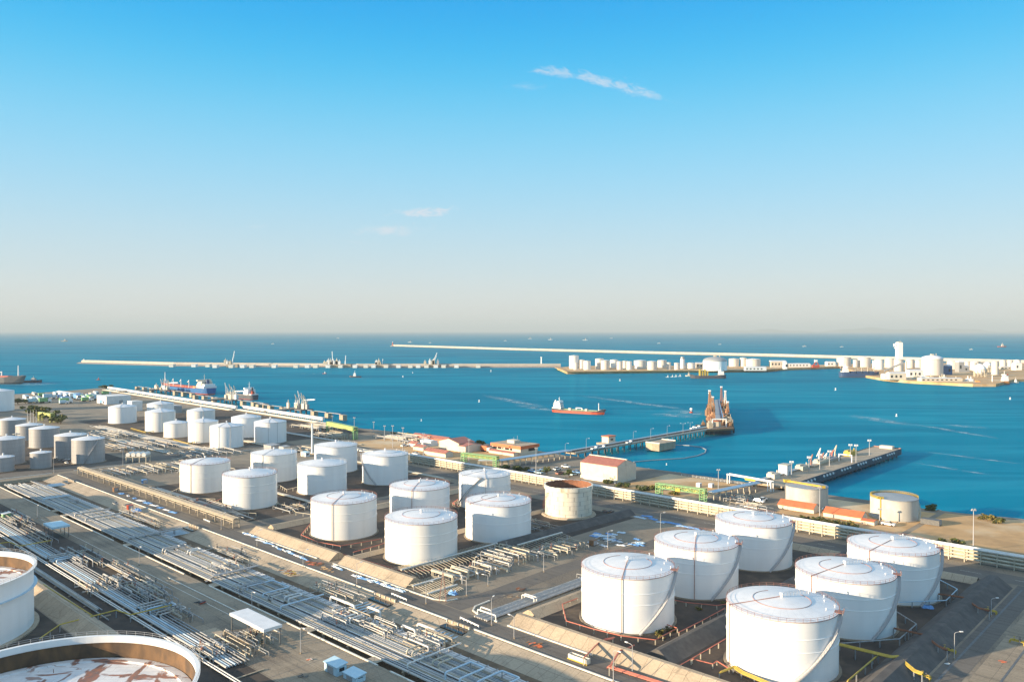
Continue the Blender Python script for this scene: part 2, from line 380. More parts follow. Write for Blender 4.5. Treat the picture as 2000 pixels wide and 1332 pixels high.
# tank shell: courses of plates, weld lines, rain streaks
def shell_mat(name, c1, c2, course, lines, rustc=None, vert=0, lw=.955):
    m, t, b, NN = nodes_of(name, .42)
    tc = NN('ShaderNodeTexCoord').outputs['Object']; oi = NN('ShaderNodeObjectInfo')
    va = NN('ShaderNodeVectorMath', operation='MULTIPLY_ADD'); va.inputs[1].default_value = (31,57,0); t.links.new(oi.outputs['Random'], va.inputs[0]); t.links.new(tc, va.inputs[2])
    sx = NN('ShaderNodeSeparateXYZ'); t.links.new(tc, sx.inputs[0])
    dvd = NN('ShaderNodeMath', operation='DIVIDE'); dvd.inputs[1].default_value = course; t.links.new(sx.outputs[2], dvd.inputs[0])
    fr = NN('ShaderNodeMath', operation='FRACT'); t.links.new(dvd.outputs[0], fr.inputs[0])
    st = nz(t, NN, va.outputs[0], .3, (1,1,.08), 6); cl = nz(t, NN, va.outputs[0], .12, (1,1,.6), 3)
    c_ = mixc(t, NN, rng(t, NN, st, .42, .75), c1, c2)
    c_ = mixc(t, NN, rng(t, NN, cl, .4, .7, 0, .5), c_, tuple(x*.93 for x in c1))
    c_ = mixc(t, NN, rng(t, NN, fr.outputs[0], lw, lw+.015, 0, lines), c_, tuple(x*.55 for x in c1))
    if vert:
        g = NN('ShaderNodeTexGradient', gradient_type='RADIAL'); t.links.new(tc, g.inputs[0])
        fl = NN('ShaderNodeMath', operation='FLOOR'); t.links.new(dvd.outputs[0], fl.inputs[0])
        sh = NN('ShaderNodeMath', operation='MULTIPLY'); sh.inputs[1].default_value = .37; t.links.new(fl.outputs[0], sh.inputs[0])
        mm = NN('ShaderNodeMath', operation='MULTIPLY_ADD'); mm.inputs[1].default_value = vert; t.links.new(g.outputs[1], mm.inputs[0]); t.links.new(sh.outputs[0], mm.inputs[2])
        f2 = NN('ShaderNodeMath', operation='FRACT'); t.links.new(mm.outputs[0], f2.inputs[0])
        c_ = mixc(t, NN, rng(t, NN, f2.outputs[0], lw, lw+.02, 0, lines), c_, tuple(x*.45 for x in c1))
    if rustc:
        rs = nz(t, NN, va.outputs[0], .22, (1,1,.22), 8, 0, .5)
        c_ = mixc(t, NN, rng(t, NN, rs, .58, .74, 0, .85), c_, rustc)
    t.links.new(c_, b.inputs['Base Color'])
shell_mat('shell_white', (.86,.86,.85), (.80,.795,.785), 2.6, .08)
shell_mat('shell_cream', (.84,.82,.78), (.76,.74,.70), 2.6, .10)
shell_mat('shell_stained', (.76,.71,.60), (.64,.57,.44), 2.3, .75, (.34,.20,.09), 9, .925)
shell_mat('shell_far', (.66,.63,.58), (.56,.52,.46), 4, .1)
shell_mat('shell_galv', (.37,.37,.375), (.28,.28,.285), 3.2, .35, None, 40, .90)
# floating roof: white paint peeling to rust in branching patches
m, t, b, NN = nodes_of('roof_peeling', .6)
tc = NN('ShaderNodeTexCoord').outputs['Object']
bl = nz(t, NN, tc, .16, (1,.34,1), 9, .6, .35); b2 = nz(t, NN, tc, .30, (.32,1,1), 8, .25, .5); n2 = nz(t, NN, tc, .045, (1,1,1), 4)
m1 = rng(t, NN, bl, .535, .56); m3 = rng(t, NN, b2, .585, .61)
mx_ = NN('ShaderNodeMath', operation='MAXIMUM'); t.links.new(m1, mx_.inputs[0]); t.links.new(m3, mx_.inputs[1])
mk = NN('ShaderNodeMath', operation='MULTIPLY'); t.links.new(mx_.outputs[0], mk.inputs[0]); t.links.new(rng(t, NN, n2, .34, .5, .25, .95), mk.inputs[1])
c_ = mixc(t, NN, rng(t, NN, nz(t, NN, tc, .3, (1,1,1), 5), .4, .7), (.74,.73,.72), (.60,.60,.61))
br = NN('ShaderNodeTexBrick'); br.inputs['Scale'].default_value = 1; br.inputs['Brick Width'].default_value = 8; br.inputs['Row Height'].default_value = 2.4; br.inputs['Mortar Size'].default_value = .04
for q, v_ in (('Color1',(1,1,1,1)),('Color2',(.93,.93,.93,1)),('Mortar',(.55,.5,.47,1))): br.inputs[q].default_value = v_
t.links.new(tc, br.inputs[0]); mu = NN('ShaderNodeMix', data_type='RGBA', blend_type='MULTIPLY'); mu.inputs[0].default_value = .7; t.links.new(c_, mu.inputs[6]); t.links.new(br.outputs[0], mu.inputs[7])
c_ = mixc(t, NN, mk.outputs[0], mu.outputs[2], mixc(t, NN, rng(t, NN, nz(t, NN, tc, .9, (1,1,1), 4), .4, .65), (.30,.11,.055), (.17,.10,.08)))
t.links.new(c_, b.inputs['Base Color'])
# inner wall of the open tanks: soot and rust running down
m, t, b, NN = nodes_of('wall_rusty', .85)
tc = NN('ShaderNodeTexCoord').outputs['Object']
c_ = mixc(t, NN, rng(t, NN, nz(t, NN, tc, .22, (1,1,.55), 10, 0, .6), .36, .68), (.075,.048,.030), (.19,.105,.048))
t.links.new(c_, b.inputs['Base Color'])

# ------------------------------------------------------------------ sea and land
SEA = -4.0
o = MB().sheet([(-90000,-3000),(90000,-3000),(90000,110000),(-90000,110000)], SEA).build('sea', 'sea_water', keep=True); struct(o)
COAST = [(2200,1040),(1990,1012),(1880,1002),(1790,991),(1700,977),(1616,966),(1530,951),(1425,937),(1330,923),(1240,911),(1115,891),(1050,880),(960,868),(880,858),(800,846),(700,836),(632,826),(600,821),(475,803),(462,801),(350,783),(212,763),(205,757),(110,765),(26,770),(-60,782),(-500,800)]
coast = [G(*p) for p in COAST]
AR = -300                                             # yard runs on behind the camera
R_ = [(p.x,p.y) for p in coast]+[tuple(W(1100,-420)[:2]), tuple(W(436,-420)[:2]), tuple(W(436,35.5)[:2]), tuple(W(AR,35.5)[:2]), tuple(W(AR,360)[:2])]
L_ = [tuple(W(*p)[:2]) for p in ((436,-420),(436,-3),(AR,-3),(AR,-420))]
g = MB().sheet(R_, 0).sheet(L_, 0)
for i in range(len(coast)-1):                          # quay and rock slope down into the sea
    p, q = coast[i], coast[i+1]; d = (q-p).normalized(); nn = Vector((d.y,-d.x,0))*6
    g.add([p, q, q+nn+Vector((0,0,SEA-2)), p+nn+Vector((0,0,SEA-2))], [(0,1,2,3)], 1)
FL = -2.2
def wq(*ps): return [W(*p) for p in ps]
g.add(wq((436,-1,FL),(436,26,FL),(AR,26,FL),(AR,-1,FL)), [(0,1,2,3)], 2)
g.add(wq((436,-3,0),(436,-1,FL),(AR,-1,FL),(AR,-3,0)), [(0,1,2,3)], 3)
g.add(wq((436,-3,0),(436,-1,FL),(436,26,FL),(436,35.5,0)), [(0,1,2,3)], 3)
struct(g.build('ground', ['ground_concrete','rock','trench_soil','bank_concrete'], keep=True))
o = MB().add(wq((436,26,FL+.02),(436,35.5,.02),(AR,35.5,.02),(AR,26,FL+.02)), [(0,1,2,3)]).build('embankment', 'bank_concrete'); struct(o)
# paved surfaces
def ystrip(name, m_, pts, wd, z, hg=0): return struct(MB().strip([W(*p) for p in pts], wd, z, 0, hg).build(name, m_))
def ypoly(name, m_, pts, z): return struct(MB().sheet([tuple(W(*p)[:2]) for p in pts], z).build(name, m_))
ypoly('yard_paving', 'yard_paving', [(436,-17),(436,-3.6),(AR,-3.6),(AR,-17)], .02)
ypoly('yard_paving', 'yard_paving', [(90,-30),(90,-17.1),(AR,-17.1),(AR,-30)], .02)
ypoly('shaded_ground_strip', 'bund_floor', [(436,-47),(436,-17.1),(175,-17.1),(150,-19),(128,-24),(92,-30.1),(-60,-30.1),(-60,-47)], .02)  # dark ground; the shade round the lower rack is put into its colour
ystrip('road', 'asphalt', [(440,41.5),(140,41.5),(30,41),(AR,42)], 8.6, .03)
ystrip('road', 'asphalt', [(41,45.9),(40,70),(42,110),(36,160),(36,215)], 9, .04)
ystrip('road', 'asphalt', [(205,46),(205,226)], 8, .04)
ystrip('road', 'asphalt', [(458,-160),(458,60),(458,228)], 22, .03)
ystrip('road', 'asphalt', [(700,224),(200,222),(-40,222),(AR,222)], 13, .05)
ystrip('road', 'asphalt', [(-106,50),(-106,215)], 7.5, .04)
ystrip('quay_road', 'asphalt', [(226,262),(226,346)], 12, .05)
ystrip('quay_road', 'asphalt', [(62,270),(62,336)], 12, .05)
ypoly('apron', 'yard_paving', [(-111,46),(-111,214),(AR,214),(AR,46)], .03)
ypoly('sand_lot', 'sand', [(-45,255),(-45,332),(-78,340),(AR,352),(AR,252)], .03)
ypoly('sand_lot', 'sand', [(24,262),(24,326),(-42,328),(-42,262)], .03)
ypoly('sand_lot', 'sand', [(130,268),(130,332),(68,328),(72,268)], .03)
ypoly('sand_lot', 'sand', [(420,262),(420,338),(240,338),(240,268)], .03)
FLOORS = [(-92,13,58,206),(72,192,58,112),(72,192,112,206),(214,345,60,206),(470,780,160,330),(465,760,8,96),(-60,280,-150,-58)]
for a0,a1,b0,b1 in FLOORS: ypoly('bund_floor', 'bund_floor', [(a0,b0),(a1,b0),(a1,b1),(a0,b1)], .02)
# kerbs with worn pale paint
def kerb(pts, wd=.55, hg=.35, m_='kerb_paint', name='kerb'): return struct(MB().strip([W(*p) for p in pts], wd, 0, 0, hg).build(name, m_))
kerb([(436,36.4),(232,36.4)]); kerb([(218,36.4),(75,36.4)]); kerb([(60,36.4),(33,36.4)]); kerb([(20,36.4),(-60,36.4)])
kerb([(196,46.6),(130,46.8)]); kerb([(118,47),(62,46.6),(52,46.8),(47.5,49),(46,53)])
kerb([(19,46.6),(28,46.8),(33,48.5),(35.5,52),(36,60)]); kerb([(14,46.6),(-22,46.6)])
for a0,a1 in ((430,318),(300,226),(214,150),(128,62),(58,20),(14,-60)): kerb([(a0,-3.4),(a1,-3.4)], .5, .3)
kerb([(150,-9.8),(64,-9.8)], .35, .2); kerb([(-101,90),(-101,210)], .3, .15)
for b0,b1 in ((-60,36),(50,100),(120,220)): kerb([(446.2,b0),(446.2,b1)], .5, .3)
# banks round the tank farms
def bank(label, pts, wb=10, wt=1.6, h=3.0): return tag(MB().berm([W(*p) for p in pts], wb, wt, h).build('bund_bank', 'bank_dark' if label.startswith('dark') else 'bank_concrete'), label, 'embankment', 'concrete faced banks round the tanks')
bank('sloping concrete bank beside the main road below the front right tanks', [(14,52),(-300,52)])
bank('low bank behind the pipe track at the left end of the front right tanks', [(14.5,58),(14.5,210)], 8, 1.4, 2.2)
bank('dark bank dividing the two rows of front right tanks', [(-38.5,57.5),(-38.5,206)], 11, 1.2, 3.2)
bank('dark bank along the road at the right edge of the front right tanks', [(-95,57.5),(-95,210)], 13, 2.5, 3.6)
bank('low bank behind the front right tanks below the coast pipe rack', [(9,208),(-90,208)], 7, 1.2, 2)
bank('sloping concrete bank littered with blue sheets below the middle tanks', [(192,52.5),(122,52.5)], 10, 1.6, 3.0)
bank('sloping concrete bank ending in a dark corner below the middle tanks', [(116,52.5),(70,52.5)], 10, 1.6, 3.0)
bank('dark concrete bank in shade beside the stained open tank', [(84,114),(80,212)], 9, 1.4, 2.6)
bank('bank between the two groups of middle white tanks', [(192,60),(192,206)], 7, 1.2, 2.0)
bank('low bank between the middle tanks and the crossing of stick pipes', [(118,57.5),(118,200)], 5, 1, 1.4)
bank('tan bank beside the open floating roof tanks and the lower pipe rack', [(300,-52),(-60,-52)], 11, 1.5, 3.4)
bank('tan bank between the two open floating roof tanks', [(86,-58),(86,-170)], 11, 1.5, 3.4)

# ------------------------------------------------------------------ storage tanks
def deg(x): return radians(x)
PROTO = {}
def part_copy(name, make, m_, parent, loc, rz=0, key=None, scale=None):
    'a repeated small part: the mesh is made once and shared'
    k = (name, m_, key, make.__code__.co_firstlineno)
    if k in PROTO: o = bpy.data.objects.new(name, PROTO[k]); COL.objects.link(o)
    else: o = make().build(name, m_, parent); PROTO[k] = o.data
    o.parent = parent; o.location = loc; o.rotation_euler = (0,0,rz)
    if scale: o.scale = scale
    return o
def tank(label, pos, r, h, shell='shell_white', roof='tank_roof', rail='rail_red', stair=None, pipes=(), rings=(.72,.52), rh=None, roofring=True, group=None, walk=True, zrot=0, vents=6, cat='storage tank', railposts=True):
    root = thing('storage_tank', label, cat, pos, 0, group)
    rh = r*.115 if rh is None else rh
    s = MB().lathe([(r,0),(r,h)], 96)
    for q in rings: s.lathe([(r,h*q-.1),(r+.16,h*q),(r,h*q+.1)], 96, smooth=False)
    s.build('shell', shell, root)
    MB().lathe([(r+.9,0),(r+.9,.35),(r-.1,.35)], 64, smooth=False).build('foundation', 'ground_concrete', root)
    rf = MB().lathe([(r+.12,h-.12),(r+.12,h+.06),(r*.5,h+rh*.60),(.3,h+rh),(0,h+rh)], 96).build('roof', roof, root)
    MB().lathe([(r+.13,h-.16),(r+.22,h-.16),(r+.22,h-.02),(r+.13,h-.02)], 96, smooth=False).build('rim_band', rail, root)
    R = MB()
    if railposts:
        n = int(2*pi*r/2.2)
        for i in range(n):
            t_ = 2*pi*i/n; x, y = (r+.1)*cos(t_), (r+.1)*sin(t_)
            R.bar((x,y,h),(x,y,h+1.05), .07)
        for z in (.55, 1.05): R.lathe([(r+.07,h+z-.03),(r+.13,h+z-.03),(r+.13,h+z+.03),(r+.07,h+z+.03),(r+.07,h+z-.03)], 72, smooth=False)
        R.build('rim_railing', 'rail_grey' if rail == 'rail_grey' else rail, root)
    if roofring:
        zz = h+rh*.56
        MB().lathe([(r*.52,zz),(r*.52+.05,zz+.18),(r*.52+.1,zz)], 72, a0=deg(100+zrot), a1=deg(390+zrot), smooth=False).build('roof_ring_pipe', rail, rf)
    for p in pipes:
        ca, sa = cos(deg(p)), sin(deg(p))
        pm = MB().tube([((r+.35)*ca,(r+.35)*sa,.3),((r+.35)*ca,(r+.35)*sa,h+.25)], .13, 6)
        pm.tube([((r+.35)*ca,(r+.35)*sa,h+.25),(r*.5*ca,r*.5*sa,h+rh*.62),(.6*ca,.6*sa,h+rh+.2)], .11, 6)
        pm.build('foam_pipe', rail, root)
    if walk:
        t_ = deg(35+zrot); ca, sa = cos(t_), sin(t_); wk = MB()
        for k in range(9):
            q = .12+.1*k; zz = h+rh*(1-q)
            wk.bar((r*q*ca-.5*sa,r*q*sa+.5*ca,zz+.05),(r*q*ca-.5*sa,r*q*sa+.5*ca,zz+1.1), .06); wk.bar((r*q*ca+.5*sa,r*q*sa-.5*ca,zz+.05),(r*q*ca+.5*sa,r*q*sa-.5*ca,zz+1.1), .06)
        for sg in (-.5, .5): wk.bar((r*.1*ca-sg*sa,r*.1*sa+sg*ca,h+rh+1.0),(r*ca-sg*sa,r*sa+sg*ca,h+1.15), .06)
        wk.build('roof_walkway', 'rail_grey', rf)
    MB().cyl(0,0,h+rh-.1,h+rh+1.0,.5,n=10).cyl(0,0,h+rh+1.0,h+rh+1.3,.8,.5,n=10).build('centre_vent', 'roof_pale', rf)
    for k in range(vents):
        t_ = deg(-35+k*17+zrot); q = r*(.93 if k % 2 else .8)
        part_copy('roof_vent', lambda: MB().cyl(0,0,0,.9,.28,n=8).cyl(0,0,.9,1.2,.5,n=8), 'roof_pale', rf, (q*cos(t_), q*sin(t_), h+rh*.12), 0, None, (.55,.55,.7))
    if stair:
        a0, a1 = stair; st = MB(); n = 46
        P = []
        for i in range(n+1):
            f = i/n; t_ = deg(a0+(a1-a0)*f); P.append((cos(t_), sin(t_), .4+(h-.3)*f))
        for i in range(n):
            c0, s0, z0 = P[i]; c1, s1, z1 = P[i+1]
            st.add([((r+.2)*c0,(r+.2)*s0,z0),((r+1.25)*c0,(r+1.25)*s0,z0),((r+1.25)*c1,(r+1.25)*s1,z1),((r+.2)*c1,(r+.2)*s1,z1)], [(0,1,2,3)])
            st.bar(((r+1.25)*c0,(r+1.25)*s0,z0-.25),((r+1.25)*c1,(r+1.25)*s1,z1-.25), .08,.35)
            st.bar(((r+1.25)*c0,(r+1.25)*s0,z0+1.05),((r+1.25)*c1,(r+1.25)*s1,z1+1.05), .07)
            if i % 2 == 0: st.bar(((r+1.25)*c0,(r+1.25)*s0,z0),((r+1.25)*c0,(r+1.25)*s0,z0+1.05), .06)
        c1, s1, z1 = P[-1]
        sp = st.build('spiral_stair', 'rail_grey', root)
        MB().box(-1.2,1.4,-1.2,1.2,0,.12).box(1.3,1.4,-1.2,1.2,1.0,1.1).box(1.3,1.4,-1.2,-1.1,0,1.1).box(1.3,1.4,1.1,1.2,0,1.1).build('stair_landing', rail, sp).matrix_local = Matrix.Translation((r*c1, r*s1, h+.1)) @ Matrix.Rotation(atan2(s1,c1), 4, 'Z')
    return root
FR = 'white tanks of the front right farm'
T = [('white storage tank nearest the camera in front, yellow pipes at its foot', (-67,81), (258,330), (187,)),
     ('white storage tank right behind the nearest front tank, second in its row', (-68,128), (276,340), (208,)),
     ('white storage tank at the far right end of the front tanks', (-69,173), (278,342), (216,)),
     ('white storage tank with a red fire pipe loop round its foot beside the road junction', (-11,81), (275,340), (255,)),
     ('white storage tank with a dark red riser pipe, middle of the left front row', (-11,127), (276,340), (255,)),
     ('white storage tank rearmost in the left front row, before the red roofed sheds', (-11,175), (276,340), ())]
for lab, (a_, b_), stt, pp in T: tank(lab, W(a_, b_), 16, 18.3, stair=stt, pipes=pp, group=FR)
MG = 'white tanks of the middle farm'
Mt = [('broad cream white tank nearest the pipe manifold in the middle farm', (100,81), 16, 17.6, None, (), 'rail_red', 'shell_cream'),
      ('cream white tank with a pipe fence, left of the manifold tank', (159,81), 16, 17.4, None, (262,), 'rail_red', 'shell_cream'),
      ('half shaded white tank left of the stained open tank', (100,130), 16, 17.3, None, (214,), 'rail_red', 'shell_white'),
      ('white tank in the centre of the middle farm behind the manifold tank', (157,128), 16, 17.3, None, (262,), 'rail_red', 'shell_white'),
      ('white tank with a long diagonal stair up its front', (154,174), 14.8, 17.9, (196,262), (274,215), 'rail_grey', 'shell_white'),
      ('white tank with a short dark stair at its lower left, left of the coastal road', (252,178), 15, 18.6, (259,192), (), 'rail_grey', 'shell_white'),
      ('white tank in front of the tall white stack, shaded on its lower half', (256,132), 15, 17.4, None, (), 'rail_grey', 'shell_white'),
      ('white tank right beside the tall white stack, rearmost of the middle farm', (312,180), 15, 18.4, None, (), 'rail_grey', 'shell_white'),
      ('cream white tank behind the lit pipe piles, between two front neighbours', (314,132), 15, 18.0, None, (258,), 'rail_grey', 'shell_cream'),
      ('cream white tank in front of the pipe bridge, second from its left end', (252,81), 15, 18.2, None, (), 'rail_red', 'shell_cream'),
      ('cream white tank leftmost of the middle farm, by the cream pipe bridge', (314,84), 15, 17.6, None, (257,), 'rail_red', 'shell_cream')]
for i, (lab, (a_, b_), r, h, stt, pp, rl, sh) in enumerate(Mt): tank(lab, W(a_, b_), r, h, sh, 'tank_roof', rl, stt, pp, group=MG, rh=r*.14 if i > 4 else None, roofring=i < 6, walk=i < 6, zrot=15*i % 60)
BG = 'white tanks of the back farm near the ships'
Bt = [('white tank standing alone at the left of the back farm', (733,191), 14, 17.6, (285,)), ('white tank rearmost of the back farm, hidden behind its neighbour', (728,230), 14, 18.5, (300,)),
      ('tall cream white tank in front of the rearmost back tank', (631,189), 14, 19.6, (300,)), ('low cream tank between two taller back farm tanks', (574,180), 11, 13.5, ()),
      ('white tank behind the cone roofed cream tank, back farm', (648,239), 14, 16, (300,)), ('cream tank with a pointed cone roof in the back farm', (525,183), 12.8, 18.4, (290,)),
      ('white tank with two dark vertical lines, foremost in the back farm', (479,182), 13.7, 18.3, (262,302)), ('white tank behind the foremost tank of the back farm', (529,227), 13.5, 18.6, ()),
      ('white tank rightmost in the back farm, toward the coast', (478,223), 13.9, 18.6, (280,312))]
for lab, (a_, b_), r, h, pp in Bt: tank(lab, W(a_, b_), r, h, 'shell_cream' if 'cream' in lab else 'shell_white', 'tank_roof', 'rail_grey', None, pp, (), r*.2, False, BG, False, vents=2, railposts=False)
LG = 'grey clad tanks of the left farm'
Lt = [('very tall pale tank cut by the left edge beside the big moored tanker', (978,135), 16, 25, 1), ('grey tank at the left edge behind the row of thin poles', (708,79), 12, 14.5, 0),
      ('grey tank half hidden behind the wider ribbed tank', (654,79), 11, 13.5, 0), ('grey ribbed tank behind the small round stair tower', (594,74), 11.6, 16.2, 0),
      ('grey tank with a bright lit left edge, left of the ribbed corner tank', (516,70), 11.4, 17.6, 0), ('grey ribbed tank with a diagonal stair, rightmost of the left farm', (480,71), 11.4, 17.8, 0),
      ('large grey tank cut by the left edge in the left farm', (517,26), 12, 19, 0), ('small grey tank standing by the dark road', (478,38), 7, 11.2, 0),
      ('small grey tank cut by the left edge, beside the dark road', (482,15), 7, 10.2, 0), ('grey tank roof just showing at the left edge behind the others', (735,60), 12, 15, 0)]
for i, (lab, (a_, b_), r, h, wh) in enumerate(Lt): tank(lab, W(a_, b_), r, h, 'shell_white' if wh else 'shell_galv', 'roof_pale' , 'rail_grey', (280,330) if i == 5 else None, (), (), r*.17, False, LG, False, vents=3, railposts=False)
# ------------------------------------------------------------------ open tanks
def open_tank(label, pos, r, h, depth, girder):
    t = thing('floating_roof_tank', label, 'storage tank', pos, 0, 'open floating roof tanks in the left foreground')
    MB().lathe([(r,0),(r,h)], 120).build('shell', 'shell_white', t)
    MB().lathe([(r-.05,h-1.7),(r-.05,h),(r+1.0,h),(r+1.0,h-.18),(r,h-.35)], 120, smooth=False).build('top_rim', 'tank_white', t)
    MB().lathe([(r-.06,h-depth-1),(r-.06,h-1.7),(r-.25,h-1.7),(r-.25,h-1.78),(r-.06,h-1.85)], 120, smooth=False).build('inner_wall', 'wall_rusty', t)
    fz = h-depth
    MB().lathe([(r-.3,fz-.9),(r-.3,fz),(r-2.6,fz+.15),(r-2.7,fz-.2),(r*.5,fz-.1),(0,fz+.1)], 120).build('floating_roof', 'roof_peeling', t)
    MB().lathe([(r,h-girder-.12),(r+1.1,h-girder),(r+1.1,h-girder+.12),(r,h-girder+.12)], 120, smooth=False).build('wind_girder', 'clad_blue', t)
    MB().lathe([(r+1.6,0),(r+1.6,.5),(r-.1,.5)], 80, smooth=False).build('foundation', 'bank_concrete', t)
    R = MB(); n = int(2*pi*r/2.5)
    for i in range(n):
        q = 2*pi*i/n; x, y = (r+.97)*cos(q), (r+.97)*sin(q); R.bar((x,y,h),(x,y,h+1.05), .06)
    for z in (.55, 1.05): R.lathe([(r+.94,h+z-.025),(r+1.0,h+z-.025),(r+1.0,h+z+.025),(r+.94,h+z+.025),(r+.94,h+z-.025)], 96, smooth=False)
    R.build('rim_railing', 'rail_grey', t)
    for k in range(14):
        q = 2*pi*k/14+.2; rr = r*(.45 if k % 2 else .78)
        part_copy('roof_leg', lambda: MB().cyl(0,0,-.3,.75,.09,n=6), 'rust', t, (rr*cos(q), rr*sin(q), fz))
    return t
open_tank('open tank with peeling white roof cut by the bottom left corner', Vector((-106,178,0)), 32.5, 19, 5.6, 6.5)
open_tank('open tank cut by the left edge with a ring walkway round its shell', Vector((-190,259,0)), 29, 20, 5.2, 6.3)
open_tank('open tank standing just outside the left edge, its shadow on the pipes', W(262,-90), 29, 20, 5.2, 6.3)
open_tank('second open tank outside the left edge, farther along its row', W(377,-90), 29, 20, 5.2, 6.3)
# stained tank without a roof
t = thing('derelict_tank', 'stained roofless tank of cream plates with a rust brown inside', 'storage tank', W(104,189))
r, h = 12.8, 16.4
MB().lathe([(r,0),(r,h-2.2)], 96).build('shell', 'shell_stained', t)
n = 96; v, f = [], []
for j in range(n):
    q = 2*pi*j/n; jag = .35*RNG.random() if RNG.random() < .35 else 0
    for rr, z in ((r+.05,h-2.2),(r+.55,h-2.1),(r+.6,h-jag),(r-.25,h-jag),(r-.3,1.5)): v.append((rr*cos(q), rr*sin(q), z))
for j in range(n):
    k = (j+1) % n
    for i in range(3): f.append((j*5+i, k*5+i, k*5+i+1, j*5+i+1))
MB().add(v, f).build('top_ring', 'shell_stained', t)
MB().add(v, [(j*5+3, ((j+1)%n)*5+3, ((j+1)%n)*5+4, j*5+4) for j in range(n)]).build('inner_wall', 'rust', t)
MB().lathe([(r-.32,h-4.6),(r*.5,h-4.3),(0,h-4.2)], 48).build('sunken_roof', 'shell_stained', t)
MB().lathe([(r+2.2,0),(r+1.6,.7),(r-.1,.7)], 64, smooth=False).build('foundation', 'bank_concrete', t)
mb = MB()
for k in range(14):
    q = deg(168+k*3.2); mb.bar(((r+.2)*cos(q),(r+.2)*sin(q),1+k*.9),((r+1.3)*cos(q),(r+1.3)*sin(q),1+k*.9), .9, .08)
    mb.bar(((r+1.3)*cos(q),(r+1.3)*sin(q),1+k*.9),((r+1.3)*cos(q),(r+1.3)*sin(q),2+k*.9), .07)
mb.build('broken_stair', 'rust', t)
# concrete tanks on the shore
def shore_tank(label, pos, r, h, kind):
    t = thing('concrete_tank', label, 'storage tank', pos, 0, 'grey concrete tanks on the shore')
    MB().lathe([(r,0),(r,h)], 80).build('shell', 'tank_concrete', t)
    MB().lathe([(r+.15,h-.3),(r+.15,h+.1),(r*.6,h+.5),(0,h+.8)], 80).build('roof', 'steel_grey', t)
    Y = MB()
    if kind == 0:
        for sg in (-1.0, 1.0):
            Y.tube([(-8.3+sg*.4,8.6,h+1.4),(5.5+sg*.4,-8.6+sg*.6,h+1.4)], .12, 6)
            for k in range(11):
                f = k/10; x, y = -8.3+13.8*f+sg*.4, 8.6-17.2*f+sg*.6*f; Y.bar((x,y,h+.3),(x,y,h+1.4), .12)
        Y.bar((-8.3,8.6,h+1.0),(5.5,-8.6,h+1.0), 1.7, .5).box(-10,-6.5,7.6,10.6,h+.3,h+1.8).box(4.3,7,-9.9,-7.8,h+.3,h+1.6)
    else:
        n = 44
        for i in range(n+1):
            q = deg(-20+i*230/n); x, y = (r-.1)*cos(q), (r-.1)*sin(q); Y.bar((x,y,h),(x,y,h+1.2), .12)
        Y.lathe([(r-.9,h+.15),(r+.05,h+.15),(r+.05,h+.45),(r-.9,h+.45)], 60, a0=deg(-20), a1=deg(210), smooth=False)
        for z in (.7, 1.2): Y.lathe([(r-.2,h+z-.06),(r,h+z-.06),(r,h+z+.06),(r-.2,h+z+.06)], 60, a0=deg(-20), a1=deg(210), smooth=False)
        q = deg(205); Y.box(-r-.1,-r*.72,-r*.55,-r*.4,h+.2,h+1.1)
    Y.build('yellow_walkway', 'pipe_yellow', t)
    if kind: 
        q = deg(212); MB().tube([((r+.3)*cos(q),(r+.3)*sin(q),0),((r+.3)*cos(q),(r+.3)*sin(q),h+.8)], .3, 8).build('riser_pipe', 'pipe_yellow', t)
        q = deg(-25)
        s_ = MB()
        for k in range(20):
            q0, q1 = deg(-45+k*3), deg(-42+k*3); s_.bar(((r+.7)*cos(q0),(r+.7)*sin(q0),.3+k*.5),((r+.7)*cos(q1),(r+.7)*sin(q1),.8+k*.5), .9,.1); s_.bar(((r+1.1)*cos(q0),(r+1.1)*sin(q0),1.3+k*.5),((r+1.1)*cos(q1),(r+1.1)*sin(q1),1.8+k*.5), .1)
        s_.build('spiral_stair', 'pipe_cream', t)
    MB().lathe([(r+.8,0),(r+.8,.4),(r-.1,.4)], 64, smooth=False).build('foundation', 'bank_concrete', t)
shore_tank('grey concrete tank with a yellow walkway across its roof', W(19,301), 11.5, 11, 0)
shore_tank('grey concrete tank with a yellow railing round its rim', W(-28,303), 11.8, 11, 1)

# ------------------------------------------------------------------ pipes
def bend(pts, rad=.7, k=3):
    pts = [Vector(p) for p in pts]; o = [pts[0]]
    for i in range(1, len(pts)-1):
        p, a_, c_ = pts[i], pts[i-1], pts[i+1]; d1, d2 = a_-p, c_-p; q = min(rad, d1.length*.45, d2.length*.45)
        s_, e_ = p+d1.normalized()*q, p+d2.normalized()*q
        for j in range(k+1):
            f = j/k; o.append(s_*(1-f)**2+p*2*f*(1-f)+e_*f*f)
    o.append(pts[-1]); return o
def yp(pts, a0=0, b0=0): return [(a0-p[0], p[1]-b0, p[2]) for p in pts]        # yard point -> local point of a thing standing at (a0, b0)
ORD = ['first','second','third','fourth','fifth','sixth','seventh','eighth','ninth','tenth','eleventh','twelfth','thirteenth','fourteenth','fifteenth','sixteenth','seventeenth','eighteenth','nineteenth','twentieth','twenty-first','twenty-second','twenty-third','twenty-fourth','twenty-fifth','twenty-sixth','twenty-seventh','twenty-eighth','twenty-ninth','thirtieth','thirty-first','thirty-second']
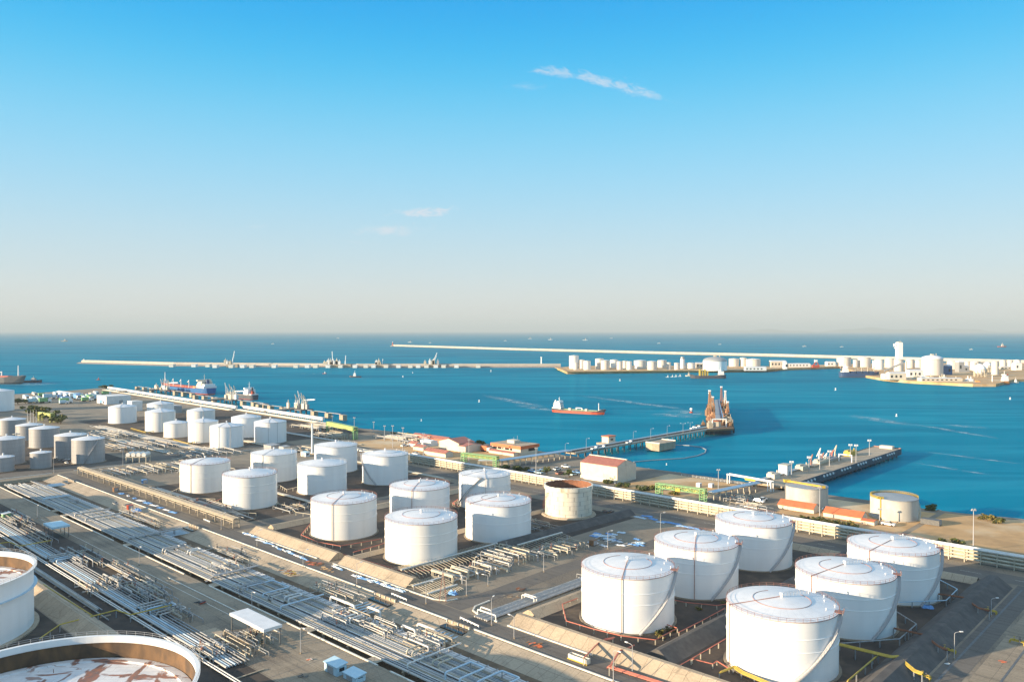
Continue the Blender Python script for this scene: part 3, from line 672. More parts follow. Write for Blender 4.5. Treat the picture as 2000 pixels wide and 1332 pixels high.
# the big bundle
BUN = []
b = .2
for gap, rad in [(0,.42),(.7,.20),(.6,.34),(.85,.34),(.95,.24),(.6,.40),(1.0,.40),(1.0,.24),(1.15,.34),(.8,.34),(.8,.28),(.65,.18),(.5,.38),(.95,.38),(.95,.24),(1.1,.32),(.75,.32),(.75,.32),(.75,.22),(.55,.22),(.75,.34),(.8,.26)]:
    b += gap; BUN.append((b, rad))
PH = 'parallel pipelines of the big pipe bundle'
LOOPS = {1:[(118,9)],2:[(113,9)],5:[(96,7),(188,7)],8:[(90,6)],12:[(190,5),(62,5)],13:[(178,5),(57,6)],17:[(330,5)],20:[(66,5),(52,5)],9:[(20,8),(8,6)],15:[(14,5)]}
for i, (b, rad) in enumerate(BUN):
    rad *= .84; dz = .12*RNG.random(); z = -.35+rad+dz*.3
    a_end = 425-RNG.random()*14 - (14 if i > 14 else 0)
    segs, pos = [], a_end
    t = thing('pipeline', 'silver pipe, %s from the near side of the big pipe bundle' % ORD[i], 'pipeline', W(0,b), YR, PH)
    cut = sorted(LOOPS.get(i, []), reverse=True); st = a_end
    mb = MB()
    pts = [(a_end,b,z)]
    for (la, ln) in cut:
        up = z+1.5+.25*(i % 3); side = b+(ln if i < 14 else -ln)
        pts += [(la,b,z),(la,b,up),(la,side,up),(la-2.6,side,up),(la-2.6,b,up),(la-2.6,b,z)]
    pts.append((-80,b,z))
    MB().tube(yp(bend(pts, .9), 0, b), rad, 10).build('pipe', ['pipe_silver','pipe_white','pipe_silver','pipe_cream','steel_grey'][(i*7) % 5] , t)
    fl = MB()
    for k in range(9):
        a_ = RNG.uniform(-60, a_end-5); part_copy('flange', lambda: MB().lathe([(0,-.12),(1,-.12),(1,.12),(0,.12)], 12), 'steel_grey', t, (-a_,0,z), key=None, scale=(rad*1.45,rad*1.45,1)).rotation_euler = (0,pi/2,0)
for i, (b, rad) in enumerate([(1.15,.11),(2.0,.1),(3.35,.12),(5.15,.11),(6.3,.1),(7.45,.12),(8.95,.11),(10.6,.1),(12.1,.12),(13.4,.11),(14.6,.1),(15.6,.12)]):
    t = thing('pipeline', 'thin dark pipe between the fat ones of the big bundle, %s from the near side' % ORD[i], 'pipeline', W(0,b), YR, PH)
    MB().tube([(-410+i*2,0,.18),(80,0,.18)], rad, 6).build('pipe', ('steel_grey','steel_dark','pipe_tan')[i % 3], t)
# slim bracketed pipes along the far side of the bundle
for k in range(6):
    b = 16.6+k*.5
    t = thing('pipeline', 'slim pale blue pipe, %s of the bracketed strip beside the embankment' % ORD[k], 'pipeline', W(0,b), YR, PH)
    brk = [(425-5*k,198),(186,118),(112,66),(58,-80)]
    for (a1,a0_) in brk: MB().tube([(-a1,0,-.15),(-a0_,0,-.15)], .21, 8).build('pipe', 'roof_pale' if k % 2 else 'pipe_silver', t)
for a_ in range(424, -60, -4):
    if any(lo < a_ < hi for lo, hi in ((186,198),(112,118),(58,66))): continue
    tag(MB().add([W(a_+o1, bb, z) for z in (.1,.22) for o1, bb in ((-.15,16.2),(.15,16.2),(.15,19.5),(-.15,19.5))], [(0,1,2,3),(4,5,6,7),(0,1,5,4),(1,2,6,5),(2,3,7,6),(3,0,4,7)]).build('pipe_bracket', 'steel_grey'), 'short steel bracket clamped over the slim pipes of the bundle', 'bracket', 'brackets over the slim pipes')
for a_ in range(418, -60, -14):
    t = thing('pipe_sleeper', 'concrete cross beam carrying the big pipe bundle over the trench', 'pipe support', W(a_,9.8), YR, 'cross beams under the big pipe bundle')
    MB().box(-.35,.35,-10.2,9.9,-.75,-.37).build('beam', 'bank_concrete', t)
    for y in (-9.7,-4.8,0,4.8,9.4): part_copy('leg', lambda: MB().box(-.25,.25,-.25,.25,-2.25,-.75), 'bank_concrete', t, (0,y,0))
# small slabs bridging the dark gutter beside the paving
for i, a_ in enumerate((316,300,214,128,60,24)):
    MB().box(-2.2,2.2,-1.5,1.6,-.1,.12).build('slab', 'bank_concrete', thing('gutter_bridge', 'flat slab over the gutter beside the paving, %s from the camera' % ORD[5-i], 'slab', W(a_,-1.6,.02), YR))
# valve
def valve(parent, loc, s_=1.0, m_='steel_grey', rz=0):
    return part_copy('valve', lambda: MB().cyl(0,0,-.35,.35,.32,n=8).cyl(0,0,.35,1.0,.07,n=6).lathe([(.28,1.0),(.36,1.0),(.36,1.08),(.28,1.08),(.28,1.0)], 10, smooth=False), m_, parent, loc, rz, None, (s_,s_,s_))
def portal(name, label, pts, rad, m_, cat='pipe', legs=(), zleg=0.0, group=None, extra=()):
    'a raised pipe (yard points) with its legs'
    a0, b0, z0 = pts[0]; t = thing(name, label, cat, W(a0,b0), YR, group)
    MB().tube(yp(bend(pts, max(.5, rad*2.2)), a0, b0), rad, 10).build('pipe', m_, t)
    for q in extra: MB().tube(yp(bend(q, max(.5, rad*2.2)), a0, b0), rad, 10).build('pipe', m_, t)
    for (a_, b_, z) in legs: part_copy('leg', lambda: MB().box(-.12,.12,-.12,.12,0,1), 'steel_grey', t, (a0-a_, b_-b0, zleg), key=None, scale=(1,1,z-zleg))
    return t
OV = 'raised pipes crossing over the big bundle'
portal('crossover_pipe', 'long pale pipe bridging the whole bundle before the nearest culvert', [(12,1.5,-.2),(12,1.5,1.4),(12,23,1.4)], .24, 'pipe_white', legs=[(12,6,1.2),(12,12,1.2),(12,18,1.2)], zleg=-.3, group=OV)
portal('crossover_pipe', 'thick pale pipe arch right of the culvert mouth under the road', [(33,23,-1.2),(33,23,2.3),(24,23,2.3),(24,23,-1.2)], .42, 'pipe_white', zleg=FL, group=OV)
portal('crossover_pipe', 'long thick arch pipe beside the middle culvert, over the bundle edge', [(78,19,-.2),(78,19,2.0),(63,19,2.0),(63,19,-.8)], .42, 'pipe_white', legs=[(74,19,1.7)], zleg=-.3, group=OV)
portal('crossover_pipe', 'short thick arch pipe just right of the middle culvert', [(60,22.5,-.8),(60,22.5,1.6),(53,22.5,1.6),(53,22.5,-.8)], .45, 'pipe_white', group=OV)
portal('crossover_pipe', 'pale square arch pipe on the far edge near the nearest culvert', [(37,19.5,-.8),(37,19.5,1.7),(30,19.5,1.7),(30,19.5,-.8)], .4, 'pipe_white', group=OV)
portal('crossover_pipe', 'pair of grey pipes bridging the bundle at its far left', [(352,3,-.2),(352,3,1.1),(352,17,1.1)], .26, 'clad_blue', legs=[(352,9,.9),(352,14,.9)], zleg=-.3, group=OV, extra=[[(349.5,3,-.2),(349.5,3,1.1),(349.5,17,1.1)]])
portal('crossover_pipe', 'thick grey pipe with round elbows bridging the left half of the bundle', [(292,1,-.2),(292,1,1.5),(292,19,1.5)], .42, 'pipe_silver', legs=[(292,8,1.1),(292,15,1.1)], zleg=-.3, group=OV)
portal('crossover_pipe', 'second thick grey pipe with round elbows, right of its twin', [(276,1,-.2),(276,1,1.5),(276,19,1.5)], .42, 'pipe_silver', legs=[(276,8,1.1),(276,15,1.1)], zleg=-.3, group=OV)
portal('crossover_pipe', 'blue grey flat duct bridging the bundle beside the long arch pipe', [(84,2,-.2),(84,2,1.2),(84,20,1.2)], .3, 'clad_blue', legs=[(84,8,1),(84,14,1)], zleg=-.3, group=OV)
portal('crossover_pipe', 'square frame of pale blue pipe over the bundle at the bottom edge', [(-2,4,-.2),(-2,4,2.2),(-2,14,2.2),(-8,14,2.2),(-8,4,2.2),(-8,4,-.2)], .3, 'clad_blue', legs=[(-2,14,2)], zleg=-.3, group=OV)
portal('crossover_pipe', 'second square frame of pale blue pipe at the bottom edge', [(-13,6,-.2),(-13,6,2.2),(-13,16,2.2),(-20,16,2.2),(-20,6,2.2),(-20,6,-.2)], .3, 'clad_blue', legs=[(-13,16,2)], zleg=-.3, group=OV)
portal('crossover_pipe', 'wide dark blue cladded loop over the middle of the bundle', [(112,4,-.2),(112,4,1.6),(112,15,1.6),(100,15,1.6),(100,4,1.6),(100,4,-.2)], .28, 'clad_blue', legs=[(112,15,1.4),(100,15,1.4)], zleg=-.3, group=OV)
# footbridge stairs over the bundle
def footbridge(label, a_, b0, b1, z):
    t = thing('footbridge', label, 'footbridge', W(a_,b0), YR); L_ = b1-b0
    MB().box(-.8,.8,0,L_,z-.25,z).build('deck', 'steel_grey', t)
    for x in (-.8,.8):
        R = MB()
        for k in range(int(L_/2)+1): R.bar((x,k*2,z),(x,k*2,z+1.1), .08)
        R.bar((x,0,z+1.1),(x,L_,z+1.1), .08).bar((x,0,z+.55),(x,L_,z+.55), .06); R.build('railing', 'rail_grey', t)
    for k in range(int(L_/7)+1): part_copy('leg', lambda: MB().box(-.7,-.5,-.1,.1,0,1).box(.5,.7,-.1,.1,0,1), 'steel_dark', t, (0,k*7,FL), 0, None, (1,1,z-FL-.2))
    mb = MB()
    for k in range(8): mb.box(-.7,.7,-3+k*.38,-2.6+k*.38,z-1.6+k*.2-.08,z-1.6+k*.2)
    mb.build('steps', 'steel_grey', t)
footbridge('dark steel footbridge crossing the bundle from the upper culvert', 222, 3, 28, 1.3)
footbridge('dark steel footbridge crossing the bundle beside the middle valve station', 136, 2, 22, 1.2)
# culverts: pipes disappear under the road
def culvert(label, a_, b_, wd, s_=1):
    t = thing('culvert', label, 'culvert', W(a_,b_), YR)
    MB().box(-wd/2,wd/2,-.5 if s_ > 0 else -.1,.1 if s_ > 0 else .5,-.1,.95).build('parapet', 'bank_concrete', t)
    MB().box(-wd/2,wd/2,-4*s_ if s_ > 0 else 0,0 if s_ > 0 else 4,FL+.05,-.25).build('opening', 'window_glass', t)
    for i in range(5): MB().box(-wd/2+i*wd/4-.15,-wd/2+i*wd/4+.15,-.75*s_-.1,-.5*s_,.1,1.05).build('post', 'kerb_paint', t)
    for sg in (-1,1): MB().add([(sg*wd/2,0,-.1),(sg*wd/2,0,FL),(sg*(wd/2+1.8),-7.5*s_,FL),(sg*(wd/2+.6),-7*s_,-1.6),(sg*(wd/2+.3),0,-.1),(sg*(wd/2+.3),0,FL),(sg*(wd/2+2.1),-7.5*s_,FL),(sg*(wd/2+.9),-7*s_,-1.6)], [(0,1,2,3),(4,5,6,7),(0,3,7,4),(3,2,6,7)]).build('wing_wall', 'bank_concrete', t)
    for i in range(5): MB().tube([(-wd/2+1.2+i*(wd-2.4)/4,-14*s_,FL+.9),(-wd/2+1.2+i*(wd-2.4)/4,1,FL+.9)], .28, 8).build('pipe', 'clad_blue', t)
culvert('culvert mouth with pale parapet posts under the main road, upper left', 224, 35.4, 11)
culvert('culvert mouth under the main road in the middle, beside the arch pipes', 66, 35.4, 12)
culvert('nearest culvert mouth under the main road, by the junction', 26, 35.4, 11)
culvert('farthest culvert mouth under the main road by the cream pipe bridge', 405, 35.4, 11)
# ------------------------------------------------------------------ manifolds: rows of short pipes with elbows, legs and valves
def manifold(label, a0, a1, b0, b1, n, z0=1.2, m_='pipe_cream', rad=.25, seed=1, base=0.0, frame=True):
    R = random.Random(seed); t = thing('pipe_manifold', label, 'manifold', W((a0+a1)/2,b0,base), YR); la = abs(a1-a0)
    for i in range(n):
        y = (b1-b0)*(i+.5)/n+R.uniform(-.3,.3); rr = rad*R.choice((.7,1,1,1.35)); z = z0+R.choice((0,.5,1.1,1.8)); x0 = -la/2+R.uniform(0,la*.45); x1 = la/2-R.uniform(0,la*.35)
        MB().tube(bend([(x0,y,0),(x0,y,z),(x1,y,z),(x1,y,0)] if R.random() < .7 else [(x0,y,z),(x1,y,z),(x1,y,0)], .5), rr, 8).build('branch_pipe', R.choice((m_,m_,'pipe_silver','pipe_tan','steel_grey','pipe_cream')) , t)
        if R.random() < .75: valve(t, (R.uniform(x0,x1),y,z+.25), R.uniform(.8,1.5), R.choice(('steel_grey','steel_grey','steel_dark','rail_red','pipe_cream')))
    for k in range(2): MB().tube([(la*(.15-.5*k),-1,z0-.5),(la*(.15-.5*k),b1-b0+1,z0-.5)], rad*1.3, 8).build('header_pipe', 'pipe_silver', t)
    if frame:
        for k in range(max(2, int((b1-b0)/7))):
            y = (b1-b0)*k/max(1, int((b1-b0)/7)-1) if int((b1-b0)/7) > 1 else k*(b1-b0)
            MB().bar((-la/2,y,0),(-la/2,y,z0+.6),.2).bar((la/2,y,0),(la/2,y,z0+.6),.2).bar((-la/2,y,z0+.6),(la/2,y,z0+.6),.2).build('support_frame', 'steel_grey', t)
    return t
manifold('long row of pale manifold pipes right of the manifold tank by the road', 73, 55, 66, 92, 16, 1.4, 'pipe_cream', .3, 3)
manifold('tangled tall manifold with a valve platform behind the pale pipe row', 80, 56, 93, 112, 16, 2.4, 'pipe_cream', .26, 4)
manifold('far part of the manifold row, before the front left white tank', 70, 52, 116, 140, 13, 1.3, 'pipe_cream', .26, 5)
manifold('small manifold by the road behind the front left white tank', 30, 18, 104, 112, 8, 1.0, 'pipe_cream', .22, 6)
manifold('valve station on the near half of the bundle before the nearest culvert', 50, 34, 10, 19, 11, .9, 'pipe_silver', .2, 7, -.4, False)
manifold('valve station on the middle of the bundle, below the middle culvert', 66, 50, 6, 18, 14, .9, 'pipe_silver', .2, 8, -.4, False)
manifold('valve cluster on the bundle at the centre of the lit pipes', 152, 138, 4, 18, 12, .8, 'pipe_silver', .18, 9, -.4, False)
manifold('valve cluster over the bundle near the nearest culvert parapet', 32, 14, 12, 24, 12, .9, 'pipe_silver', .22, 10, -.4, False)
manifold('lit pile of cream pipes left of the leftmost middle tank', 425, 385, 84, 122, 24, 1.5, 'pipe_cream', .34, 11)
manifold('row of cream pipe elbows right beside the leftmost middle tank', 385, 350, 96, 124, 18, 1.6, 'pipe_cream', .34, 12)
manifold('low cream pipe rows at the far end of the cream pipe bridge', 432, 390, 62, 82, 14, 1.2, 'pipe_cream', .3, 13)
manifold('grey pipe tangle in front of the back farm tanks', 470, 430, 128, 170, 20, 1.8, 'pipe_silver', .3, 14)
manifold('tangle of pipes between the grey left farm and the back farm', 560, 500, 104, 150, 24, 2.2, 'pipe_silver', .34, 15)
def track(label, a0, a1, b0, n, gap=.8, z=.7):
    t = thing('pipe_track', label, 'pipe rack', W((a0+a1)/2,b0), YR, 'low pipe tracks across the yard'); h_ = abs(a1-a0)/2; R = random.Random(n+int(b0))
    for k in range(n): MB().tube([(-h_+R.uniform(0,h_*.25),k*gap,z),(h_-R.uniform(0,h_*.25),k*gap,z)], R.choice((.2,.26,.32)), 7).build('pipe', R.choice(('pipe_silver','pipe_cream','pipe_tan','steel_grey','pipe_white')), t)
    for k in range(int(h_*2/16)+1): MB().box(-h_+k*16-.2,-h_+k*16+.2,-.8,n*gap,.05,.45).build('sleeper', 'bank_concrete', t)
track('long low pipe track in front of the back farm tanks', 720, 440, 152, 12, 1.1); track('second low pipe track nearer the grey tanks, parallel to the first', 640, 470, 128, 9, 1.0); track('low pipe track behind the cream pipe bridge', 345, 214, 61, 5, .8)
track('low pipe track between the two columns of middle tanks', 345, 214, 106, 4, .8); track('low pipe track beside the coast road in front of the back farm', 700, 430, 205, 8, 1.0); track('low pipe track along the road by the tall white stack', 430, 215, 208, 5, .8)
track('low dark pipe track between the open tanks bank and the lower rack', 330, 110, -45, 4, .7); track('low pipe track on the far side of the grey left farm', 760, 600, 100, 7, 1.0); track('low pipe track on the shore left of the gabled shed', 560, 400, 262, 7, 1.0)
manifold('tangle of pipes far left behind the grey left farm', 650, 590, 110, 155, 20, 2.2, 'pipe_silver', .34, 16)
manifold('dark valve cluster in the middle of the lower pipe rack', 165, 148, -40, -24, 15, 1.2, 'pipe_silver', .24, 17)
manifold('lit silver valve cluster beside the left open tank', 152, 128, -30, -18, 14, 1.3, 'pipe_silver', .22, 18)
manifold('valve cluster ending the lower pipe rack above the bottom open tank', 72, 56, -42, -30, 13, 1.3, 'pipe_silver', .24, 19)
manifold('dark pipe rows on the lower rack beside the paving', 222, 186, -30, -19, 15, 1.0, 'steel_grey', .22, 20)
manifold('dark fittings on the paving edge of the lower rack', 190, 150, -22, -17, 10, .8, 'steel_dark', .2, 21)
manifold('fine dark pipework along the upper lower rack, left of the blue canopy', 320, 285, -30, -20, 16, .8, 'steel_grey', .13, 51)
manifold('fine dark pipework under the yellow pipe, on the upper lower rack', 285, 240, -30, -23, 14, .9, 'steel_dark', .13, 52)
manifold('thin pipe tangle on the ground beside the middle lower rack', 150, 118, -29, -20, 16, .7, 'steel_grey', .12, 53)
manifold('thin pipe frames near the dark scrap on the paving edge', 118, 92, -29, -23, 12, .6, 'steel_dark', .12, 54)
manifold('fine pipework at the foot of the embankment beside the middle culvert', 100, 70, 22, 31, 14, .8, 'steel_grey', .14, 55, -1.6, False)
manifold('fine pipework at the foot of the embankment below the blue sheets', 190, 150, 23, 30, 14, .7, 'steel_dark', .14, 56, -1.7, False)
manifold('fine pipework at the foot of the embankment by the upper culvert', 300, 240, 22, 29, 16, .7, 'steel_grey', .14, 57, -1.8, False)
manifold('small grey pipes around the foot of the second middle tank', 282, 226, 58, 66, 16, .8, 'steel_grey', .14, 58)
manifold('small grey pipes between the first and second middle tank columns', 232, 214, 84, 118, 16, .9, 'pipe_tan', .16, 59)
manifold('low dark pipes on the bund floor behind the manifold tank', 136, 122, 96, 120, 12, .7, 'steel_grey', .14, 60)
manifold('low dark pipes at the foot of the half shaded middle tank', 116, 84, 148, 160, 12, .7, 'steel_dark', .14, 61)
manifold('low dark pipe frames between the lower rack and the canopy', 78, 50, -30, -22, 9, .6, 'steel_dark', .18, 22)
manifold('manifold at the left corner of the lower rack by the small blue canopy', 330, 300, -26, -18, 10, 1.0, 'pipe_silver', .24, 23)
manifold('pipe fittings left of the tall white stack', 420, 395, 205, 218, 12, 1.6, 'pipe_cream', .3, 24)
manifold('arched white pipes behind the tall white stack', 410, 385, 226, 240, 8, 2.6, 'pipe_white', .45, 25)
manifold('dense valve rows under the far yellow green gantry', 490, 440, 268, 290, 24, 2.0, 'pipe_cream', .32, 26)
manifold('grey pipe tangle on the shore right of the far yellow green gantry', 430, 385, 300, 325, 18, 2.0, 'steel_grey', .34, 27)
manifold('grey pipe tangle on the shore behind the tall posts', 385, 372, 296, 328, 12, 2.6, 'steel_grey', .36, 28)
manifold('brown pipe cluster left of the far yellow green gantry', 560, 505, 292, 330, 22, 2.2, 'pipe_cream', .34, 29)
manifold('white pipe cluster beside the red roofed sheds and concrete tank', 48, 25, 262, 272, 10, 1.1, 'pipe_white', .3, 30)
manifold('rusty pipe cluster where the pipe trestle meets the road to the jetty', 58, 44, 276, 292, 12, 1.4, 'pipe_cream', .26, 31)
# ------------------------------------------------------------------ lower pipe rack by the open tanks
PH2 = 'pipelines of the lower rack beside the open tanks'
for i, (b, rad, m_, lp) in enumerate([(-38.6,.22,'pipe_white',()),(-37.7,.22,'pipe_white',()),(-35.8,.34,'pipe_silver',(212,)),(-34.9,.3,'clad_blue',(206,)),(-34,.3,'pipe_silver',(120,)),(-33,.34,'clad_blue',(114,)),(-32,.28,'pipe_silver',(108,)),(-31,.28,'steel_grey',()),(-29.6,.2,'steel_grey',()),(-28.4,.2,'steel_grey',())]):
    t = thing('pipeline', 'grey pipe, %s from the open tanks on the lower rack' % ORD[i], 'pipeline', W(0,b), YR, PH2)
    pts = [(335,b,.7)]
    for la in lp: pts += [(la,b,.7),(la,b,1.9),(la,b+9,1.9),(la-3,b+9,1.9),(la-3,b,1.9),(la-3,b,.7)]
    pts += [(50 if i > 1 else -60,b,.7)]
    MB().tube(yp(bend(pts,.9),0,b), rad, 8).build('pipe', m_, t)
for a_ in range(330, 40, -12):
    MB().box(-.25,.25,-5.4,5.4,.1,.34).box(-.25,.25,-5.4,-5,0,.1).box(-.25,.25,5,5.4,0,.1).build('beam', 'bank_concrete', thing('pipe_sleeper', 'low concrete beam under the lower pipe rack', 'pipe support', W(a_,-33.5), YR, 'beams under the lower pipe rack'))
# ------------------------------------------------------------------ pipes on posts, surveyed from the photograph at their own height
def pole_pipe(label, px, z, m_, rad=.16, step=5.0, post='pipe_cream', n=1, gap=.5, group=None, name='fire_pipe'):
    P = [G(x, y, z) for x, y in px]; o = P[0]
    t = thing(name, label, 'pipe', (o.x,o.y,0), 0, group)
    for k in range(n):
        Q = [p-Vector((o.x,o.y,0))+Vector((0,0,k*gap*.2))+Vector((k*gap*.7,k*gap*.7,0)) for p in P]
        MB().tube(bend(Q, .4, 2), rad, 7).build('pipe', m_, t)
    for i in range(len(P)-1):
        d = (P[i+1]-P[i]).length; c = max(1, round(d/step))
        for k in range(c+(i == len(P)-2)):
            q = P[i]+(P[i+1]-P[i])*k/c-o; part_copy('post', lambda: MB().box(-.14,.14,-.14,.14,0,1), post, t, (q.x,q.y,0), 0, None, (1,1,q.z+z-.1))
    return t
FP = 'red fire pipes on pale posts round the tanks'
pole_pipe('red fire pipe bending round the left foot of the front tank by the junction', [(1128,1168),(1098,1179),(1106,1212),(1160,1228),(1213,1241),(1280,1249),(1323,1226),(1296,1217)], 1.6, 'pipe_red', group=FP)
pole_pipe('straight red fire pipe along the inner side of the dividing bank', [(1326,1234),(1372,1211),(1416,1187)], 1.8, 'pipe_red', group=FP)
pole_pipe('red fire pipe rising in steps beside the nearest front tank', [(1310,1308),(1350,1286),(1420,1245)], 1.8, 'pipe_red', group=FP)
pole_pipe('short zigzag red pipe left of the nearest front tank', [(1352,1286),(1392,1296),(1400,1290),(1424,1305)], 1.4, 'pipe_red', group=FP)
pole_pipe('long red pipe lying along the toe of the near bank', [(1186,1302),(1230,1316),(1300,1338),(1380,1362)], .4, 'pipe_red', .2, 6, 'pipe_red', 3, .45, FP)
pole_pipe('red pipes climbing the near bank in front of the junction tank', [(1140,1284),(1166,1257),(1178,1250),(1197,1247)], 2.4, 'pipe_red', .18, 4, 'pipe_cream', 3, .5, FP)
pole_pipe('second set of red pipes climbing the near bank, farther right', [(1190,1302),(1208,1272),(1222,1268),(1235,1262)], 2.6, 'pipe_red', .18, 4, 'pipe_cream', 3, .5, FP)
pole_pipe('red pipe low along the rear foot of the junction tank, behind a tank', [(1440,1176),(1400,1182),(1340,1176),(1300,1168)], 1.4, 'pipe_red', group=FP)
pole_pipe('red pipe fence along the bank below the cream manifold tank', [(655,1078),(700,1090),(790,1116),(860,1112)], 1.6, 'pipe_red', group=FP)
pole_pipe('red pipe along the gap between the two front middle tanks', [(690,1078),(740,1064),(756,1058)], 1.6, 'pipe_red', group=FP)
pole_pipe('red pipe fence round the left foot of the cream tank above the bank', [(608,1020),(588,1044),(620,1058),(665,1066),(745,1052)], 1.6, 'pipe_red', group=FP)
pole_pipe('cream pipe fence round the leftmost middle tank', [(352,952),(330,962),(352,972),(420,974)], 1.6, 'pipe_cream', group='cream fire pipes of the middle farm')
pole_pipe('red and cream pipe fence between the two leftmost middle tanks', [(350,968),(395,988),(436,972)], 1.6, 'pipe_red', group=FP)
pole_pipe('cream pipe fence at the foot of the second middle tank', [(428,990),(440,1000),(500,1002)], 1.6, 'pipe_cream', group='cream fire pipes of the middle farm')
pole_pipe('cream stepped pipe in the shade left of the cream tank', [(540,982),(568,990),(578,1000),(606,1004)], 1.8, 'pipe_cream', group='cream fire pipes of the middle farm')
pole_pipe('cream pipe gate between the two middle front tanks', [(544,946),(560,956),(584,950)], 1.8, 'pipe_cream', group='cream fire pipes of the middle farm')
pole_pipe('yellow pipe fence at the foot of the tall cream back farm tank', [(256,836),(284,844),(300,842)], 1.8, 'pipe_yellow', .3, 4, 'pipe_yellow', group='yellow pipe fences of the back farm')
pole_pipe('yellow pipe fence at the foot of the pointed roof back tank', [(338,858),(368,866),(380,862)], 1.8, 'pipe_yellow', .3, 4, 'pipe_yellow', group='yellow pipe fences of the back farm')
pole_pipe('red pipes at the foot of the tank beside the stained open tank', [(894,975),(884,982),(896,990)], 1.6, 'pipe_red', .25, 3, group=FP)
YP = 'yellow pipes on posts'
for lab, px, z, n in [('long yellow pipe zigzagging over the lower rack by the open tanks', [(78,1246),(117,1219),(227,1191),(255,1200),(335,1181)], 2.6, 1), ('yellow pipe sloping down from the left open tank', [(85,1141),(130,1170),(180,1201)], 2.6, 1),
    ('yellow pipe at the left edge passing above the left open tank', [(-10,1062),(18,1058),(38,1066),(100,1055)], 2.6, 1), ('yellow pipe crossing the right bank from the nearest front tank', [(1637,1259),(1740,1284),(1752,1283),(1785,1311),(1801,1317)], 3.2, 3),
    ('yellow pipe running down toward the bottom edge right of the nearest tank', [(1715,1279),(1690,1300),(1655,1330)], 2.4, 2), ('yellow pipe platform at the left foot of the nearest front tank', [(1405,1314),(1432,1303),(1448,1314),(1500,1336)], 1.6, 3)]:
    pole_pipe(lab, px, z, 'pipe_yellow', .21, 6, 'steel_grey', n, .5, YP, 'yellow_pipe')
for lab, px in [('rusty pipe crossing the right bank behind the second front tank', [(1745,1227),(1805,1240),(1832,1262),(1850,1270)]), ('rusty pipe crossing the right bank near the far right front tank', [(1832,1160),(1882,1167),(1910,1187),(1932,1193)])]:
    pole_pipe(lab, px, 3.0, 'rust', .2, 6, 'steel_grey', 2, .5, 'rusty pipes over the right bank', 'rusty_pipe')
pole_pipe('pale pipe on tall posts curving behind the second front tank', [(1640,1256),(1757,1247),(1790,1218),(1748,1192)], 2.2, 'steel_grey', .18, 6, 'steel_grey', name='grey_pipe')
pole_pipe('pale blue pipe on posts beside the far right front tank', [(1748,1176),(1848,1172),(1870,1150),(1832,1130)], 2.2, 'clad_blue', .18, 6, 'steel_grey', name='grey_pipe')
for lab, px in [('yellow valve set at the outer toe of the right bank, by a lamp', (1850,1275)), ('yellow valve set at the outer toe of the right bank, farther off', (1932,1198)), ('yellow pipe stand on the lit apron at the right edge', (1985,1258)), ('yellow valve set at the end of the bank crossing pipe', (1800,1326))]:
    a_, b_ = AB(*px); t = thing('valve_set', lab, 'valves', W(a_,b_), YR)
    for k in range(3):
        MB().tube(bend([(-2,k*.8,0),(-2,k*.8,1),(2,k*.8,1),(2,k*.8,0)],.4), .14, 7).build('pipe', 'pipe_yellow', t); valve(t, (RNG.uniform(-1,1),k*.8,1.2), .9, 'pipe_yellow' if k % 2 else 'steel_dark')
# ------------------------------------------------------------------ coast pipe rack in three tiers
t = thing('pipe_rack', 'long three tiered rack of fat pale pipes along the coast road', 'pipe rack', W(80,238), YR)
for k in range(78):
    x = 80-(300-k*6.2)
    def mk():
        m_ = MB()
        for y in (-1.7,1.7): m_.box(-.16,.16,y-.16,y+.16,0,5.9)
        for z in (1.0,2.5,4.0,5.5): m_.box(-.12,.12,-1.7,1.7,z-.12,z+.12)
        return m_
    part_copy('support_frame', mk, 'pipe_cream', t, (x,0,0))
for z in (1.0,2.5,4.0,5.5):
    for y, rad in ((-1.15,.48),(-.1,.34),(.95,.5)):
        MB().tube([(80-306,y,z+.12+rad),(80+184,y,z+.12+rad)], rad, 10).build('pipe', 'pipe_cream' if z < 5 else 'pipe_white', t)
for i, (b, rad) in enumerate([(244,.35),(245,.35),(246,.3),(247,.35),(248,.3),(249,.35),(250.2,.35)]):
    tag(MB().tube([W(420,b,.8), W(255,b,.8)], rad, 8).build('pipeline', 'pipe_cream' if i % 2 else 'pipe_white'), 'low pale pipe at the left end of the coast rack, %s from the road' % ORD[i], 'pipeline', 'low pipes left of the coast rack')
# low edge wall of the rack road, fences
def fence(label, pts, h=2.0, step=3.2, m_='rail_grey', rails=4):
    P = [W(*p) for p in pts]; o = P[0]; t = thing('fence', label, 'fence', o); mesh = MB(); n = 0
    for i in range(len(P)-1):
        d = (P[i+1]-P[i]); c = max(1, round(d.length/step))
        for k in range(c): q = P[i]+d*k/c-o; part_copy('fence_post', lambda: MB().box(-.06,.06,-.06,.06,0,1), m_, t, (q.x,q.y,0), 0, None, (1,1,h)) if n < 98 else None; n += 1
        for k in range(rails): z = h*(k+1)/rails-.05; mesh.bar(P[i]-o+Vector((0,0,z)), P[i+1]-o+Vector((0,0,z)), .05)
    mesh.build('rails', m_, t)
fence('pale wire fence between the coast rack and the sand lots', [(14,256),(-150,256)])
fence('wire fence beside the warehouse and the green gantry', [(150,256),(20,256)])
fence('white railing along the shore right of the warehouse', [(120,331),(72,331)], 1.4, 3, 'ship_white', 3)
